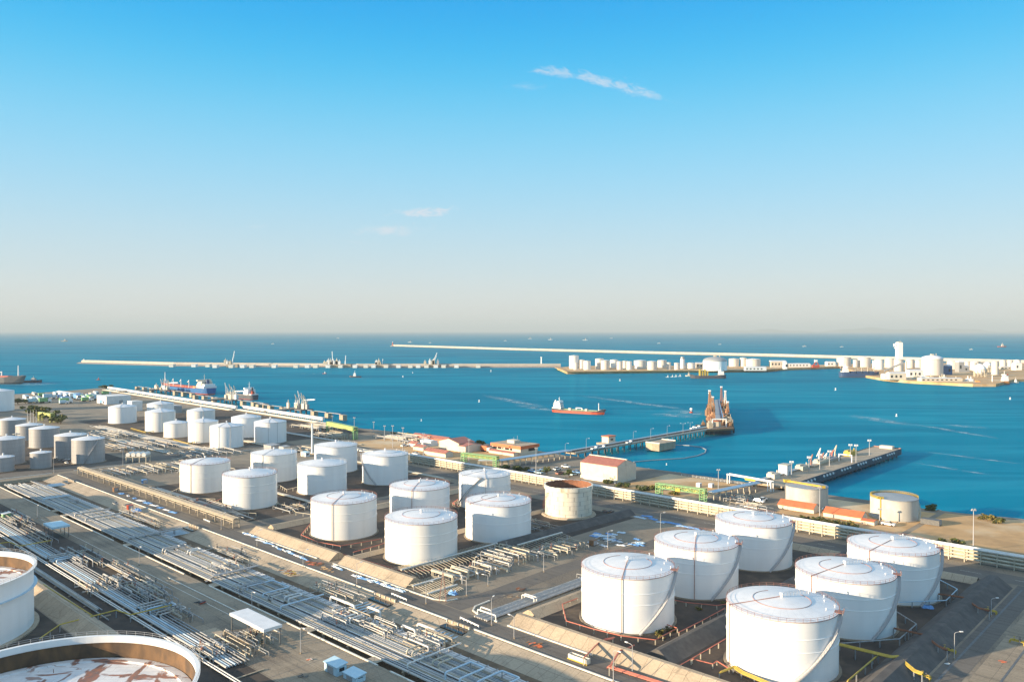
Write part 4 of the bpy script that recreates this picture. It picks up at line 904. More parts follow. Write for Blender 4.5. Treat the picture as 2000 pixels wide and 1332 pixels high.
# ------------------------------------------------------------------ cream pipe bridge along the middle farm
t = thing('pipe_bridge', 'long cream pipe bridge on posts beside the leftmost middle tanks', 'pipe rack', W(318,49), YR)
for k in range(24):
    part_copy('support_frame', lambda: MB().box(-.2,.2,-1.9,-1.5,0,4.6).box(-.2,.2,1.5,1.9,0,4.6).box(-.25,.25,-2,2,4.1,4.5).box(-.2,.2,-1.7,1.7,2.2,2.5), 'pipe_tan', t, (-112+k*9.7,0,0))
for y, rad in ((-1.5,.3),(-.7,.35),(.1,.28),(.8,.35),(1.5,.3)): MB().tube([(-112,y,4.5+rad),(112,y,4.5+rad)], rad, 8).build('pipe', 'pipe_tan', t)
MB().box(-112,112,-2.1,-1.9,3.9,4.7).build('side_beam', 'pipe_tan', t)
MB().box(-112,112,-1.2,1.2,2.5,2.9).build('lower_tray', 'pipe_tan', t)
# ------------------------------------------------------------------ combs of thin pipes by the manifold tank
def comb(label, a_, b0, b1, n, reach, z, both=True):
    t = thing('pipe_comb', label, 'pipe rack', W(a_,b0), YR); L_ = b1-b0
    MB().box(-.45,.45,0,L_,z-.25,z+.1).build('spine_tray', 'pipe_cream', t)
    for k in range(3): MB().tube([(-.3+k*.3,0,z+.25),(-.3+k*.3,L_,z+.25)], .12, 6).build('pipe', 'pipe_white', t)
    for k in range(n):
        y = L_*(k+.5)/n
        for sg in ((-1,1) if both else (1,)):
            part_copy('stick_pipe', lambda: MB().tube([(0,0,0),(reach*.92,0,-z*.45),(reach,0,-z*.8)], .09, 5), 'pipe_cream', t, (0,y,z), 0 if sg > 0 else pi, (reach,z))
        if k % 3 == 0: part_copy('leg', lambda: MB().box(-.1,.1,-.1,.1,0,1), 'steel_grey', t, (0,y,0), 0, None, (1,1,z-.2))
comb('comb of thin slanting pipes along the foot of the manifold tank', 83, 56, 112, 30, 8.5, 2.6)
comb('lower comb of thin pipes between the manifold tank and the lattice mast', 66, 48, 64, 12, 6.5, 1.6)
comb('comb of thin blue shaded pipes behind the far manifold row', 76, 118, 150, 16, 7, 1.8, False)
comb('low comb of thin pipes in front of the lattice mast by the road corner', 56, 47, 62, 14, 4.5, 1.1)
t = thing('pipe_gallery', 'cream boxed beam pointing at the road by the pale manifold row', 'pipe rack', W(64,64), YR)
MB().box(-9,4,-.7,.7,2.6,3.5).build('beam', 'pipe_cream', t)
for x in (-8.5,-2,3.5): MB().box(x-.2,x+.2,-.6,-.2,0,2.6).box(x-.2,x+.2,.2,.6,0,2.6).build('leg', 'pipe_cream', t)
t = thing('pipe_track', 'bundle of straight grey pipes running off the junction toward the front tanks', 'pipe rack', W(24.5,46), YR)
for k in range(8): MB().tube([(-3+k*.85,-2,.55),(-3+k*.85,66,.55)], (.3,.22,.34,.28,.3,.22,.3,.34)[k], 8).build('pipe', 'steel_grey' if k % 3 else 'pipe_silver', t)
for k in range(8): MB().box(-3.6,3.6,k*9-.2,k*9+.2,0,.28).build('sleeper', 'bank_concrete', t)
JP = 'small white pipe arches over the pipe track'
portal('pipe_arch', 'white pipe arch at the road end of the pipe track', [(29,47,.3),(29,47,1.9),(20,47,1.9),(20,47,.3)], .25, 'pipe_white', group=JP)
portal('pipe_arch', 'second white pipe arch beside the first on the pipe track', [(30,49.5,.3),(30,49.5,1.9),(25,49.5,1.9),(25,49.5,.3)], .25, 'pipe_white', group=JP)
portal('pipe_arch', 'white pipe arch halfway along the pipe track', [(28,69,.3),(28,69,2),(22,69,2),(22,69,.3)], .25, 'pipe_white', group=JP, extra=[[(28,70.4,.3),(28,70.4,2),(22,70.4,2),(22,70.4,.3)]])
# ------------------------------------------------------------------ lamps, poles, stack, mast
def lamp(label, px, py, h, arms=((1,0),), group='street lamps of the yard', z=0.0, rad=.13):
    g = G(px, py, z); t = thing('street_lamp', label, 'lamp', g, 0, group)
    part_copy('pole', lambda: MB().cyl(0,0,0,1,1,.55,8), 'rail_grey', t, (0,0,0), 0, None, (rad,rad,h))
    MB().box(-.25,.25,-.25,.25,0,.5).build('base', 'bank_concrete', t)
    for ax, ay in arms:
        ar = MB().tube(bend([(0,0,h-.1),(ax*.5,ay*.5,h+.25),(ax*1.9,ay*1.9,h+.4)],.4), .07, 6).build('arm', 'rail_grey', t)
        part_copy('lamp_head', lambda: MB().box(-.5,.5,-.2,.2,-.1,.12), 'ship_white', ar, (ax*2.2,ay*2.2,h+.4), atan2(ay,ax))
for lab, px, py, h, arms in [('street lamp beside the canopy on the paved strip', 587,1276,8,((.7,-.7),)), ('street lamp at the road corner before the lattice mast', 832,1179,8,((1,0),)),
    ('street lamp between the pipe track and the near bank', 960,1221,9,((.3,.9),)), ('thin lamp pole at the toe of the near bank', 1004,1247,7,((-.7,.7),)), ('street lamp right of the lattice mast with a white base', 911,1163,7,((-.9,.3),)),
    ('street lamp on the far kerb of the crossing road', 1062,1117,8,((-.9,.3),)), ('low lamp among the pale manifold row', 953,1144,4,((-.9,.3),)), ('lamp pole on the toe road below the near bank', 1198,1332,9,((.7,-.7),)),
    ('lamp pole beside the red pipes on the near bank', 1235,1313,8,((-.7,.7),)), ('street lamp outside the right bank near the far corner', 1936,1203,6,((1,.1),)), ('street lamp outside the right bank, nearer one', 1864,1287,8,((1,.1),)),
    ('street lamp on the shaded paving left of the small blue canopy', 73,1012,7,((.7,-.7),)), ('street lamp on the kerb beside the big bundle at left', 272,1104,8,((.7,-.7),)), ('street lamp in the gutter beside the middle of the bundle', 492,1200,8,((.7,-.7),)),
    ('street lamp by the bank litter below the middle tanks', 502,1066,7,((.7,.5),)), ('street lamp before the bank at the gap with red pipes', 592,1108,7,((.7,.5),)), ('street lamp beside the blue sheets under the bank', 697,1140,8,((.7,.5),)),
    ('street lamp between the cream pipe bridge and the road', 432,1034,8,((.7,.5),)), ('street lamp behind the front left white tank by the dark bank', 1290,1042,10,((.9,.2),)), ('street lamp above the grey debris near the stained tank', 1187,1072,8,((.9,.2),)),
    ('street lamp at the front of the foremost back farm tank', 448,884,9,((.9,.2),)), ('street lamp in the middle of the back road', 240,910,11,((-.9,.2),)), ('street lamp beside the left grey tanks on the dark road', 105,924,11,((.9,.2),))]: lamp(lab, px, py, h, arms)
def mastpole(name, label, px, py, h, rad, m_='rail_grey', cat='pole', group='tall thin poles along the shore', lights=2):
    t = thing(name, label, cat, G(px, py), 0, group)
    part_copy('pole', lambda: MB().cyl(0,0,0,1,1,.5,8), m_, t, (0,0,0), 0, None, (rad,rad,h))
    if lights: MB().box(-1.1,1.1,-.3,.3,h-.4,h).box(-.9,-.3,-.3,.1,h,h+.5).box(.3,.9,-.3,.1,h,h+.5).build('floodlights', 'rail_grey', t)
    MB().box(-.6,.6,-.6,.6,0,.6).build('base', 'bank_concrete', t)
for lab, px, py, h in [('tall pole left of the red roofed sheds, first by the road', 751,862,14), ('tall pole left of the red roofed sheds, second by the road', 767,875,19), ('tall pole just left of the long red shed', 787,880,19), ('tall pole before the small white house with a red roof', 827,897,20),
    ('tall pole in front of the tan gabled shed', 916,905,18), ('tall pole right of the pipe trestle before the warehouse', 1047,932,20), ('tall pole before the concrete tank and the red sheds', 1601,1014,17), ('tall pole with crossarm on the sand lot at right', 1901,1077,19),
    ('tall pole at the left end of the far yellow green gantry', 649,842,15), ('tall pole at the right end of the far yellow green gantry', 692,858,20), ('tall pole on the shore left of the tall posts', 730,846,11), ('thin pole between the green gantry and the white portal', 1403,965,15), ('thin pole before the second concrete tank', 1718,1024,8), ('tall thin mast at the left end of the shore pipes', 608,826,13)]: mastpole('light_pole', lab, px, py, h, .28)
t = thing('chimney_stack', 'tall slim white stack between the middle tanks', 'stack', G(610,887))
MB().cyl(0,0,0,25,1.0,.62,16).build('shaft', 'ship_white', t); MB().box(-2,2,-2,2,0,.8).build('base', 'bank_concrete', t); MB().lathe([(.6,24.2),(1.0,24.2),(1.0,24.5),(.6,24.5)], 16, smooth=False).build('collar', 'steel_grey', t)
t = thing('lattice_mast', 'tapering rusty orange lattice mast standing at the road corner', 'mast', G(865,1173))
mb = MB(); Hm = 10.5
cor = lambda z: 1.15*(1-z/Hm)+.12
for i in range(4): sx, sy = (-1,1,1,-1)[i], (-1,-1,1,1)[i]; mb.bar((sx*cor(0),sy*cor(0),0),(sx*cor(Hm),sy*cor(Hm),Hm), .16)
mb.build('mast_legs', 'rail_red', t); mb = MB()
for k in range(9):
    z0, z1 = k*1.1, k*1.1+1.1
    for i in range(4):
        a_, b_ = ((-1,-1),(1,-1),(1,1),(-1,1))[i], ((1,-1),(1,1),(-1,1),(-1,-1))[i]
        mb.bar((a_[0]*cor(z0),a_[1]*cor(z0),z0),(b_[0]*cor(z1),b_[1]*cor(z1),z1), .09).bar((a_[0]*cor(z1),a_[1]*cor(z1),z1),(b_[0]*cor(z1),b_[1]*cor(z1),z1), .09)
mb.build('bracing', 'pipe_cream', t); MB().cyl(0,0,Hm,Hm+1.6,.07,n=6).build('antenna', 'rail_grey', t)
# ------------------------------------------------------------------ canopies and huts on the paving
def canopy(label, a0, a1, b0, b1, h, m_, seed):
    t = thing('canopy', label, 'canopy', W((a0+a1)/2,(b0+b1)/2), YR); x, y = abs(a1-a0)/2, abs(b1-b0)/2
    rf = MB().box(-x,x,-y,y,h,h+.9).build('roof', m_, t); MB().box(-x+.2,x-.2,-y+.2,y-.2,h+.9,h+.94).build('roof_sheet', 'roof_pale' if m_ == 'white_wall' else m_, rf)
    for sx in (-1,0,1):
        for sy in (-1,1): part_copy('post', lambda: MB().box(-.13,.13,-.13,.13,0,1).bar((-.3,0,.6),(.3,0,.65),.05,.02), 'steel_dark', t, (sx*(x-.5),sy*(y-.5),0), 0, None, (1,1,h))
    return t
canopy('white flat canopy over pipe fittings on the paved strip', 77, 55, -21, -14.5, 5.6, 'white_wall', 1)
canopy('small blue roofed canopy on thin posts by the upper paving', 262, 249, -23, -15, 5, 'roof_blue', 2)
manifold('lit fittings and valves under the white canopy', 72, 58, -22, -16, 11, 1.2, 'pipe_cream', .2, 41)
MB().box(-4,4,-2.5,2.5,0,.25).build('slab', 'bank_concrete', thing('concrete_pad', 'bare concrete pad left of the white canopy foot', 'slab', W(80,-25,.03), YR))
def hut(label, a_, b_, lx, ly, h, wall, roof):
    t = thing('hut', label, 'hut', W(a_,b_), YR); MB().box(-lx/2,lx/2,-ly/2,ly/2,0,h).build('wall', wall, t)
    MB().add([(-lx/2-.3,-ly/2-.3,h),(lx/2+.3,-ly/2-.3,h),(lx/2+.3,ly/2+.3,h+.5),(-lx/2-.3,ly/2+.3,h+.5),(-lx/2-.3,-ly/2-.3,h+.2),(lx/2+.3,-ly/2-.3,h+.2),(lx/2+.3,ly/2+.3,h+.7),(-lx/2-.3,ly/2+.3,h+.7)], [(3,2,1,0),(4,5,6,7),(0,1,5,4),(1,2,6,5),(2,3,7,6),(3,0,4,7)]).build('roof', roof, t)
    MB().box(-lx/4,lx/4-.2,-ly/2-.05,-ly/2,.1,min(2.1,h-.3)).build('door', 'steel_grey', t); MB().box(lx/2,lx/2+.05,-ly/4,ly/4,1.2,min(2.2,h-.2)).build('window', 'window_glass', t)
hut('pale blue roofed hut at the bottom edge, left one', 25.5, -14.5, 6.4, 3.4, 2.6, 'roof_blue', 'roof_blue'); hut('pale blue roofed hut at the bottom edge, right one', 17.5, -13.5, 6.0, 3.4, 1.6, 'roof_blue', 'roof_blue')
hut('green hut cabin among pipes at the left edge of the paving', 313, -26, 3.5, 3.5, 3, 'green_paint', 'pipe_white')
hut('grey pump house before the tall white stack', 425, 194, 12, 8, 5.5, 'steel_grey', 'steel_grey'); hut('pale equipment house left of the tall stack', 412, 198, 7, 6, 5, 'cream_wall', 'steel_grey'); hut('small pale house at the foot of the tall stack', 384, 200, 7, 4, 3, 'white_wall', 'roof_blue')
t = thing('tank_shed', 'pale round topped tanks on a stand beside the ribbed grey tank', 'tank stand', G(270,902))
MB().box(-8,8,-4,4,4,4.6).build('deck', 'pipe_cream', t)
for k in range(4): MB().tube([(-6+k*4,-4,6),(-6+k*4,4,6)], 1.7, 12).build('drum', 'pipe_white', t)
for x in (-7.5,-2.5,2.5,7.5):
    for y in (-3.5,3.5): part_copy('leg', lambda: MB().box(-.25,.25,-.25,.25,0,4), 'pipe_cream', t, (x,y,0))
# round stair tower and thin poles of the left farm
t = thing('stair_tower', 'round grey stair tower beside the large grey tank', 'stair tower', W(553,42))
for k in range(9): part_copy('landing', lambda: MB().lathe([(.4,0),(2.8,0),(2.8,.25),(.4,.25)], 16, smooth=False), 'pipe_cream', t, (0,0,1.5+k*2))
MB().cyl(0,0,0,18.5,.4,n=10).build('column', 'rail_grey', t)
mb = MB()
for k in range(96): q = k*.42; mb.bar((2.7*cos(q),2.7*sin(q),k*.19),(.5*cos(q),.5*sin(q),k*.19), .5,.08)
mb.build('spiral_steps', 'rail_grey', t)
for k in range(4): mastpole('thin_pole', 'slim pole in a row above the grey tank roofs, %s from the left' % ORD[k], 54+k*5.6, 828, 15, .22, 'ship_white', 'pole', 'row of slim poles behind the left grey tanks', 0)
# ------------------------------------------------------------------ buildings on the shore
def house(label, a0, a1, b0, b1, he, hr, wall, roof, ridge='a', ribs=0, name='warehouse', cat='building', doors=(), over=.6, group=None):
    t = thing(name, label, cat, W((a0+a1)/2,(b0+b1)/2), YR, group); x, y = abs(a1-a0)/2, abs(b1-b0)/2
    wm, rm = MB(), MB()
    if ridge == 'a':
        wm.add([(-x,-y,0),(x,-y,0),(x,y,0),(-x,y,0),(-x,-y,he),(x,-y,he),(x,y,he),(-x,y,he),(-x,0,hr),(x,0,hr)], [(0,1,5,4),(2,3,7,6),(1,2,6,9,5),(3,0,4,8,7)])
        for sg in (-1,1):
            q = [(-x-.05,sg*(y+over),he-over*(hr-he)/y),(x+.05,sg*(y+over),he-over*(hr-he)/y),(x+.05,0,hr),(-x-.05,0,hr)]
            rm.add([(a_,b_,c_+.06) for a_,b_,c_ in q]+[(a_,b_,c_+.3) for a_,b_,c_ in q], [(0,1,2,3),(4,5,6,7),(0,1,5,4),(1,2,6,5),(2,3,7,6),(3,0,4,7)])
            for k in range(ribs): xx = -x+2*x*(k+.5)/ribs; rm.bar((xx,sg*(y+over-.05),he-over*(hr-he)/y+.34),(xx,0.1*sg,hr+.32), .35,.16)
    else:
        wm.add([(-x,-y,0),(x,-y,0),(x,y,0),(-x,y,0),(-x,-y,he),(x,-y,he),(x,y,he),(-x,y,he),(0,-y,hr),(0,y,hr)], [(0,1,5,8,4),(2,3,7,9,6),(1,2,6,5),(3,0,4,7)])
        for sg in (-1,1):
            q = [(sg*(x+over),-y-.05,he-over*(hr-he)/x),(sg*(x+over),y+.05,he-over*(hr-he)/x),(0,y+.05,hr),(0,-y-.05,hr)]
            rm.add([(a_,b_,c_+.06) for a_,b_,c_ in q]+[(a_,b_,c_+.3) for a_,b_,c_ in q], [(0,1,2,3),(4,5,6,7),(0,1,5,4),(1,2,6,5),(2,3,7,6),(3,0,4,7)])
    wm.build('wall', wall, t); rm.build('roof', roof, t)
    for (side, p, w_, z0, z1, kind) in doors:
        m_ = 'window_glass' if kind == 'window' else 'steel_grey'
        if side == 'f': MB().box(p-w_/2,p+w_/2,-y-.06,-y+.02,z0,z1).build(kind, m_, t)
        else: MB().box(x-.02,x+.06,p-w_/2,p+w_/2,z0,z1).build(kind, m_, t)
    return t
t = house('big cream warehouse with a red ribbed roof by the long jetty', 136, 166.5, 278, 299, 10.6, 14.2, 'cream_wall', 'roof_red', 'a', 16, doors=(('f',6,4.5,0,5,'door'),('s',-5,2,0,2.4,'door'),('f',-9,1.6,0,2.3,'door')), over=.3)
MB().box(-15.4,15.4,-.6,.6,14.15,14.75).build('ridge_cap', 'kerb_paint', t); MB().box(15.25,15.65,-10.7,10.7,0,10.6).box(14.9,15.8,-.6,.6,0,14.6).build('gable_pilaster', 'cream_wall', t); MB().box(-11,15,-12.2,-11.6,0,2.2).build('yard_wall', 'white_wall', t)
t = house('cream flat roofed office with an orange fascia and dark windows', 261, 293, 320, 341, 5.3, 5.5, 'cream_wall', 'steel_grey', 'a', name='office_building')
MB().box(-17,17,-11.5,11.5,4.9,7.4).build('fascia', 'roof_orange', t); MB().box(-16.6,16.6,-11.1,11.1,7.4,7.46).build('roof_top', 'bank_concrete', t)
ph_ = MB().box(-6,2,-3,4,7.46,9.9).build('penthouse', 'cream_wall', t); MB().tube([(1,2,9.6),(1,2,13.5)],.12,6).build('antenna', 'rail_grey', ph_); MB().tube([(-.2,-1,9.6),(-.2,-1,12.5)],.12,6).build('antenna', 'rail_grey', ph_)
for x0, w_ in ((-14.6,4.2),(-9.6,4.4),(-4.2,1.2),(-1.2,4.6),(4.4,2.4)): MB().box(x0,x0+w_,-10.58,-10.4,3.1,4.7).build('window', 'window_glass', t)
MB().box(15.9,16.06,-1,7,2.5,4.8).build('window', 'window_glass', t)
house('low red roof of the porch in front of the office', 262, 290, 313, 318, 2.2, 3.0, 'cream_wall', 'roof_red', 'a', name='porch')
house('tan gabled shed with a tall red roof left of the office', 312, 337, 300, 318, 6.5, 9.5, 'cream_wall', 'roof_red', 'b', doors=(('s',0,9,0,4.2,'door'),('f',-3,2.4,0,3.2,'door')))
t = house('lower tan annex with a wide grey door beside the gabled shed', 303, 311.6, 299, 318, 5.0, 6.4, 'cream_wall', 'roof_red', 'a', doors=(('f',0,5.5,0,3.8,'door'),))
house('long low red roofed shed on the shore at left', 354, 402, 324, 332, 3.2, 5.0, 'roof_orange', 'roof_red', 'a', 12)
house('small pale house with a red roof by the tall pole', 356, 366, 291, 297, 3, 4.4, 'white_wall', 'roof_red', 'a'); house('pale house with a wide red roof beside the coast road', 335, 348, 281, 289, 3, 4.4, 'cream_wall', 'roof_red', 'a'); house('cream red roofed house in front of the green gantry', 296, 322, 271, 279, 3.2, 5, 'cream_wall', 'roof_red', 'a', 8); house('white low shed between the red roofs at left', 352, 366, 304, 312, 4, 4.6, 'white_wall', 'white_wall', 'a')
house('orange red long shed roof with cream walls before the concrete tank', 6.5, 27, 281, 288.5, 2.6, 4.6, 'cream_wall', 'roof_orange', 'a', 0, doors=(('f',-3,4,0,2.6,'door'),('f',4,3,0,2.6,'door')), name='shed', over=1.0)
house('orange red long shed roof between the two concrete tanks', -20, 0.5, 279, 286.5, 2.6, 4.6, 'cream_wall', 'roof_orange', 'a', 0, doors=(('f',-4,5,0,2.4,'door'),), name='shed', over=1.0)
house('low orange lean-to at the right end of the red sheds', -27, -20.2, 276, 281, 1.8, 2.3, 'cream_wall', 'roof_orange', 'a', name='shed')
t = house('white block building on the far left lot', 968, 1003, 258, 290, 10.5, 10.7, 'white_wall', 'white_wall', 'a', doors=(('s',3,5,0,5,'door'),), over=.1)
house('small white block behind the lone back farm tank', 848, 862, 245, 258, 12, 12.3, 'white_wall', 'white_wall', 'a', over=.1); house('long dark shed with a pale roof behind the back farm', 790, 840, 262, 282, 8, 9, 'steel_grey', 'roof_pale', 'a', doors=(('f',-8,8,0,4,'door'),('f',6,8,0,4,'door')))
house('long low pale shed beside the tall tank at the left edge', 905, 960, 88, 112, 7, 7.6, 'white_wall', 'roof_pale', 'a', 8); house('pale shed end behind the grey tanks at left', 960, 990, 92, 106, 7.5, 8.3, 'cream_wall', 'roof_pale', 'a')
house('long thin pale roofed shed on the shore at far left', 1120, 1210, 268, 278, 4, 5.5, 'cream_wall', 'roof_pale', 'a')
# ------------------------------------------------------------------ green gantries over the coast road
def gantry(label, P, Q, h, depth, m1, m2, wd=3.0, panel=None):
    d = Q-P; Lg = hypot(d.x, d.y); t = thing('pipe_gantry', label, 'gantry', P, atan2(d.y,d.x))
    for i, x0 in enumerate((0, Lg-3)):
        mb = MB()
        for x in (x0, x0+3):
            for y in (-wd/2, wd/2): mb.bar((x,y,0),(x,y,h), .4)
        mb.build('tower_leg', m1, t); mb = MB()
        for k in range(int(h/1.5)):
            z = .8+k*1.5; mb.box(x0-.2,x0+3.2,-wd/2-.2,-wd/2+.1,z,z+.3).box(x0-.2,x0+3.2,wd/2-.1,wd/2+.2,z,z+.3).box(x0-.15,x0+.1,-wd/2,wd/2,z,z+.3).box(x0+2.9,x0+3.15,-wd/2,wd/2,z,z+.3)
        mb.build('tower_rungs', m1, t)
    for y in (-wd/2, wd/2):
        mb = MB().bar((0,y,h),(Lg,y,h), .4).bar((0,y,h-depth),(Lg,y,h-depth), .4); n = int(Lg/depth)
        for k in range(n): x0, x1 = Lg*k/n, Lg*(k+1)/n; mb.bar((x0,y,h-depth),(x1,y,h) if k % 2 else (x0,y,h), .22).bar((x0,y,h if k % 2 else h-depth),(x1,y,h-depth if k % 2 else h), .22)
        mb.build('truss', m1, t)
    for k in range(5): MB().tube([(0,-wd/2+.5+k*.5,h-depth+.5+.5*(k % 2)),(Lg,-wd/2+.5+k*.5,h-depth+.5+.5*(k % 2))], .24, 7).build('pipe', m2, t)
    MB().box(0,Lg,-wd/2+.3,wd/2-.3,h+.05,h+.18).build('catwalk', m2, t)
    if panel: MB().box(2,Lg-2,-wd/2-.35,-wd/2-.2,h-depth,h-.1).build('side_panel', panel, t)
    return t
t = gantry('green lattice pipe gantry in front of the sand lot right of the warehouse', G(1283,974), G(1378,988), 9.6, 2.6, 'green_paint', 'yellow_green'); MB().box(13,16,-2.0,-1.7,6.4,8.2).build('sign_board', 'pipe_yellow', t)
gantry('green lattice pipe gantry in front of the office', G(903,907), G(972,916), 9.0, 2.4, 'green_paint', 'yellow_green')
gantry('yellow green pipe gantry with a bright side panel on the far shore road', G(641,846), G(695,859), 11.5, 3.4, 'green_paint', 'yellow_green', 4, 'yellow_green')
gantry('small yellow green gate frame among bushes at far left', G(78,822), G(103,826), 10, 2.5, 'yellow_green', 'yellow_green', 4, 'yellow_green')
# white portal before the right jetty
P, Q = G(1423,944), G(1508,960); d = Q-P; Lg = hypot(d.x,d.y); t = thing('portal_frame', 'white portal frame with a yellow board at the root of the right jetty', 'gantry', P, atan2(d.y,d.x))
for y in (-1.2,1.2):
    for x in (0,Lg*.93,Lg): part_copy('leg', lambda: MB().box(-.28,.28,-.28,.28,0,5.8), 'white_wall', t, (x,y,0))
    MB().box(-.4,Lg+.4,y-.3,y+.3,5.8,6.6).build('beam', 'white_wall', t)
MB().box(Lg*.42,Lg*.66,-1.65,-1.5,4.6,6.1).build('sign_board', 'pipe_yellow', t)
for k in range(4): MB().tube([(0,-.8+k*.5,6.2),(Lg,-.8+k*.5,6.2)], .2, 6).build('pipe', 'pipe_white', t)
# elevated pipe trestles leading to the jetties
def trestle(label, P, Q, h, wd, n, m_, post='pipe_cream', step=6, rad=.38):
    d = Q-P; Lg = hypot(d.x,d.y); t = thing('pipe_trestle', label, 'pipe rack', P, atan2(d.y,d.x))
    for k in range(n):
        y = -wd/2+wd*(k+.5)/n; MB().tube([(0,y,h+rad+.15*(k % 3)),(Lg,y,h+rad+.15*(k % 3))], rad*(1 if k % 2 else .8), 8).build('pipe', m_ if k % 3 else 'pipe_silver', t)
    for k in range(int(Lg/step)+1): part_copy('support_frame', lambda: MB().box(-.2,.2,-wd/2,-wd/2+.4,0,h).box(-.2,.2,wd/2-.4,wd/2,0,h).box(-.25,.25,-wd/2-.3,wd/2+.3,h-.35,h), post, t, (k*step,0,0), key=label)
    return t
trestle('elevated pipe trestle running from the office to the long jetty', G(975,914), G(1112,893), 5.0, 6, 9, 'clad_blue')
trestle('elevated blue grey pipe trestle running to the right jetty', G(1388,978), G(1480,958), 4.6, 5, 7, 'clad_blue')
trestle('low pipe run between the green gantry and the pipe trestle', G(935,912), G(978,913), 4.6, 5, 7, 'clad_blue')
# long white pipe casing along the far shore, in two lengths
for lab, p, q in (('long white pipe casing along the far left shore, left length', (212,762), (462,802)), ('white pipe casing along the far left shore, right length', (475,801), (632,826))):
    P, Q = G(*p), G(*q); d = Q-P; Lg = hypot(d.x,d.y); t = thing('pipe_casing', lab, 'pipe rack', P, atan2(d.y,d.x), 'white pipe casings on the far shore')
    MB().box(0,Lg,-1.6,1.6,3.0,6.0).build('casing', 'white_wall', t); k = 0
    while k*9 < Lg: part_copy('support_frame', lambda: MB().box(-.35,.35,-1.5,-.9,0,3).box(-.35,.35,.9,1.5,0,3), 'bank_concrete', t, (k*9,0,0)); k += 1
    for k in range(5): MB().tube([(0,-4-k*1.5,1.2),(Lg,-4-k*1.5,1.2)], .5, 6).build('pipe', ('pipe_cream','pipe_white')[k % 2], t)
# ------------------------------------------------------------------ jetties
def deckmb(poly, z0, z1): return MB().prism(poly, z0, z1)
def pile_row(t, pts, z1, rad=.45):
    for x, y in pts: part_copy('pile', lambda: MB().cyl(0,0,0,1,1,n=8), 'steel_dark', t, (x,y,SEA-2), 0, None, (rad,rad,z1-SEA+2))
t = thing('jetty', 'long narrow jetty causeway carrying pipes out to the tall loading platform', 'jetty', W(231,346), YR)
MB().box(-5.5,5.5,0,246,1.6,2.8).build('deck', 'bank_concrete', t); MB().box(-2.5,5.2,0,240,2.82,2.88).build('roadway', 'asphalt', t)
for x in (-5.4,5.3): MB().box(x-.12,x+.12,0,246,2.8,3.5).build('kerb', 'kerb_paint', t)
for k in range(6): MB().tube([(-5+k*.55,-4,3.5),(-5+k*.55,244,3.5)], .26, 7).build('pipe', ('clad_blue','pipe_silver')[k % 2], t)
pile_row(t, [(x, 6+k*9) for k in range(27) for x in (-4,4)], 1.7)
JL = 'street lamps on the long jetty'
for i, (px, py, hh, arms) in enumerate([(1104,889,9,((1,0),)),(1145,881,10,((1,0),)),(1237,861,8,((1,0),)),(1271,857,9,((1,0),)),(1303,851,9,((1,0),)),(1334,846,9,((1,0),(-1,0))),(1348,842,8,((1,0),(-1,0)))]): lamp('jetty lamp, %s from the shore end of the long jetty' % ORD[i], px, py, hh, arms, JL, 2.8)
t = thing('mooring_platform', 'square concrete platform on the near side of the long jetty', 'platform', W(210,445), YR)
MB().box(-7,7,-13,13,1.8,3.4).build('deck', 'bank_concrete', t); MB().box(-6.8,6.8,-12.8,12.8,-3,1.8).build('base', 'bank_concrete', t); MB().box(-7,7,12.4,12.9,3.4,4.2).box(-7,7,-12.9,-12.4,3.4,4.2).build('kerb', 'kerb_paint', t)
t = thing('jetty_hut', 'small cream hut with an orange roof on the seaward side of the jetty', 'hut', W(243,412), YR)
MB().box(-6,7,-8,10,1.5,3.0).build('platform', 'bank_concrete', t); MB().box(-3,4,-4,6,3,8.2).build('wall', 'cream_wall', t); MB().box(-3.5,4.5,-4.5,6.5,8.2,8.9).build('roof', 'roof_orange', t); MB().box(-1,1.2,-4.08,-3.98,3,5.4).build('door', 'steel_grey', t); MB().box(3.98,4.06,-1,3,5,6.6).build('window', 'window_glass', t); pile_row(t, [(-5,-7),(-5,9),(5,-7),(5,9)], 1.6)
for i, (px, py) in enumerate([(1160,878),(1175,876),(1228,866),(1352,838),(1362,836)]):
    a_, b_ = AB(px, py, 2.8); t = thing('parked_truck', 'pale flat truck parked along the long jetty, %s from the shore' % ORD[i], 'truck', W(a_,b_,2.88), YR, 'trucks on the long jetty')
    MB().box(-1.1,1.1,-3.2,2.2,.5,1.3).build('cargo_bed', 'white_wall', t); MB().box(-1.1,1.1,2.3,4,.5,2.3).build('cab', 'white_wall', t)
    for x in (-1,1):
        for y in (-2.2,3): part_copy('wheel', lambda: MB().tube([(-.15,0,.45),(.15,0,.45)], .45, 10), 'window_glass', t, (x,y,0))
# loading platform at the head of the long jetty
C0, C1, C2, C3 = [G(*p, 3.0) for p in ((1380,839),(1433,836),(1418,791),(1381,789))]
ctr = (C0+C1+C2+C3)/4; ctr.z = 0
def hp(u, v, z=0):
    p = (C0*(1-u)+C1*u)*(1-v)+(C3*(1-u)+C2*u)*v; return (p.x-ctr.x, p.y-ctr.y, z)
t = thing('loading_platform', 'tall rusty loading platform crowded with towers at the head of the long jetty', 'platform', ctr)
MB().prism([hp(0,0)[:2],hp(1,0)[:2],hp(1,1)[:2],hp(0,1)[:2]], 1.2, 3.0).build('deck', 'wood_brown', t); MB().prism([hp(.0,.05)[:2],hp(.9,.05)[:2],hp(.9,.95)[:2],hp(.0,.95)[:2]], SEA-1, 1.2).build('base', 'hull_dark', t)
for k in range(24): part_copy('fender', lambda: MB().cyl(0,0,-2.5,2.6,.8,n=8), 'window_glass', t, hp(1.015,.02+k*.041)); part_copy('fender', lambda: MB().cyl(0,0,-2.5,2.6,.8,n=8), 'window_glass', t, hp(-.015,.02+k*.041))
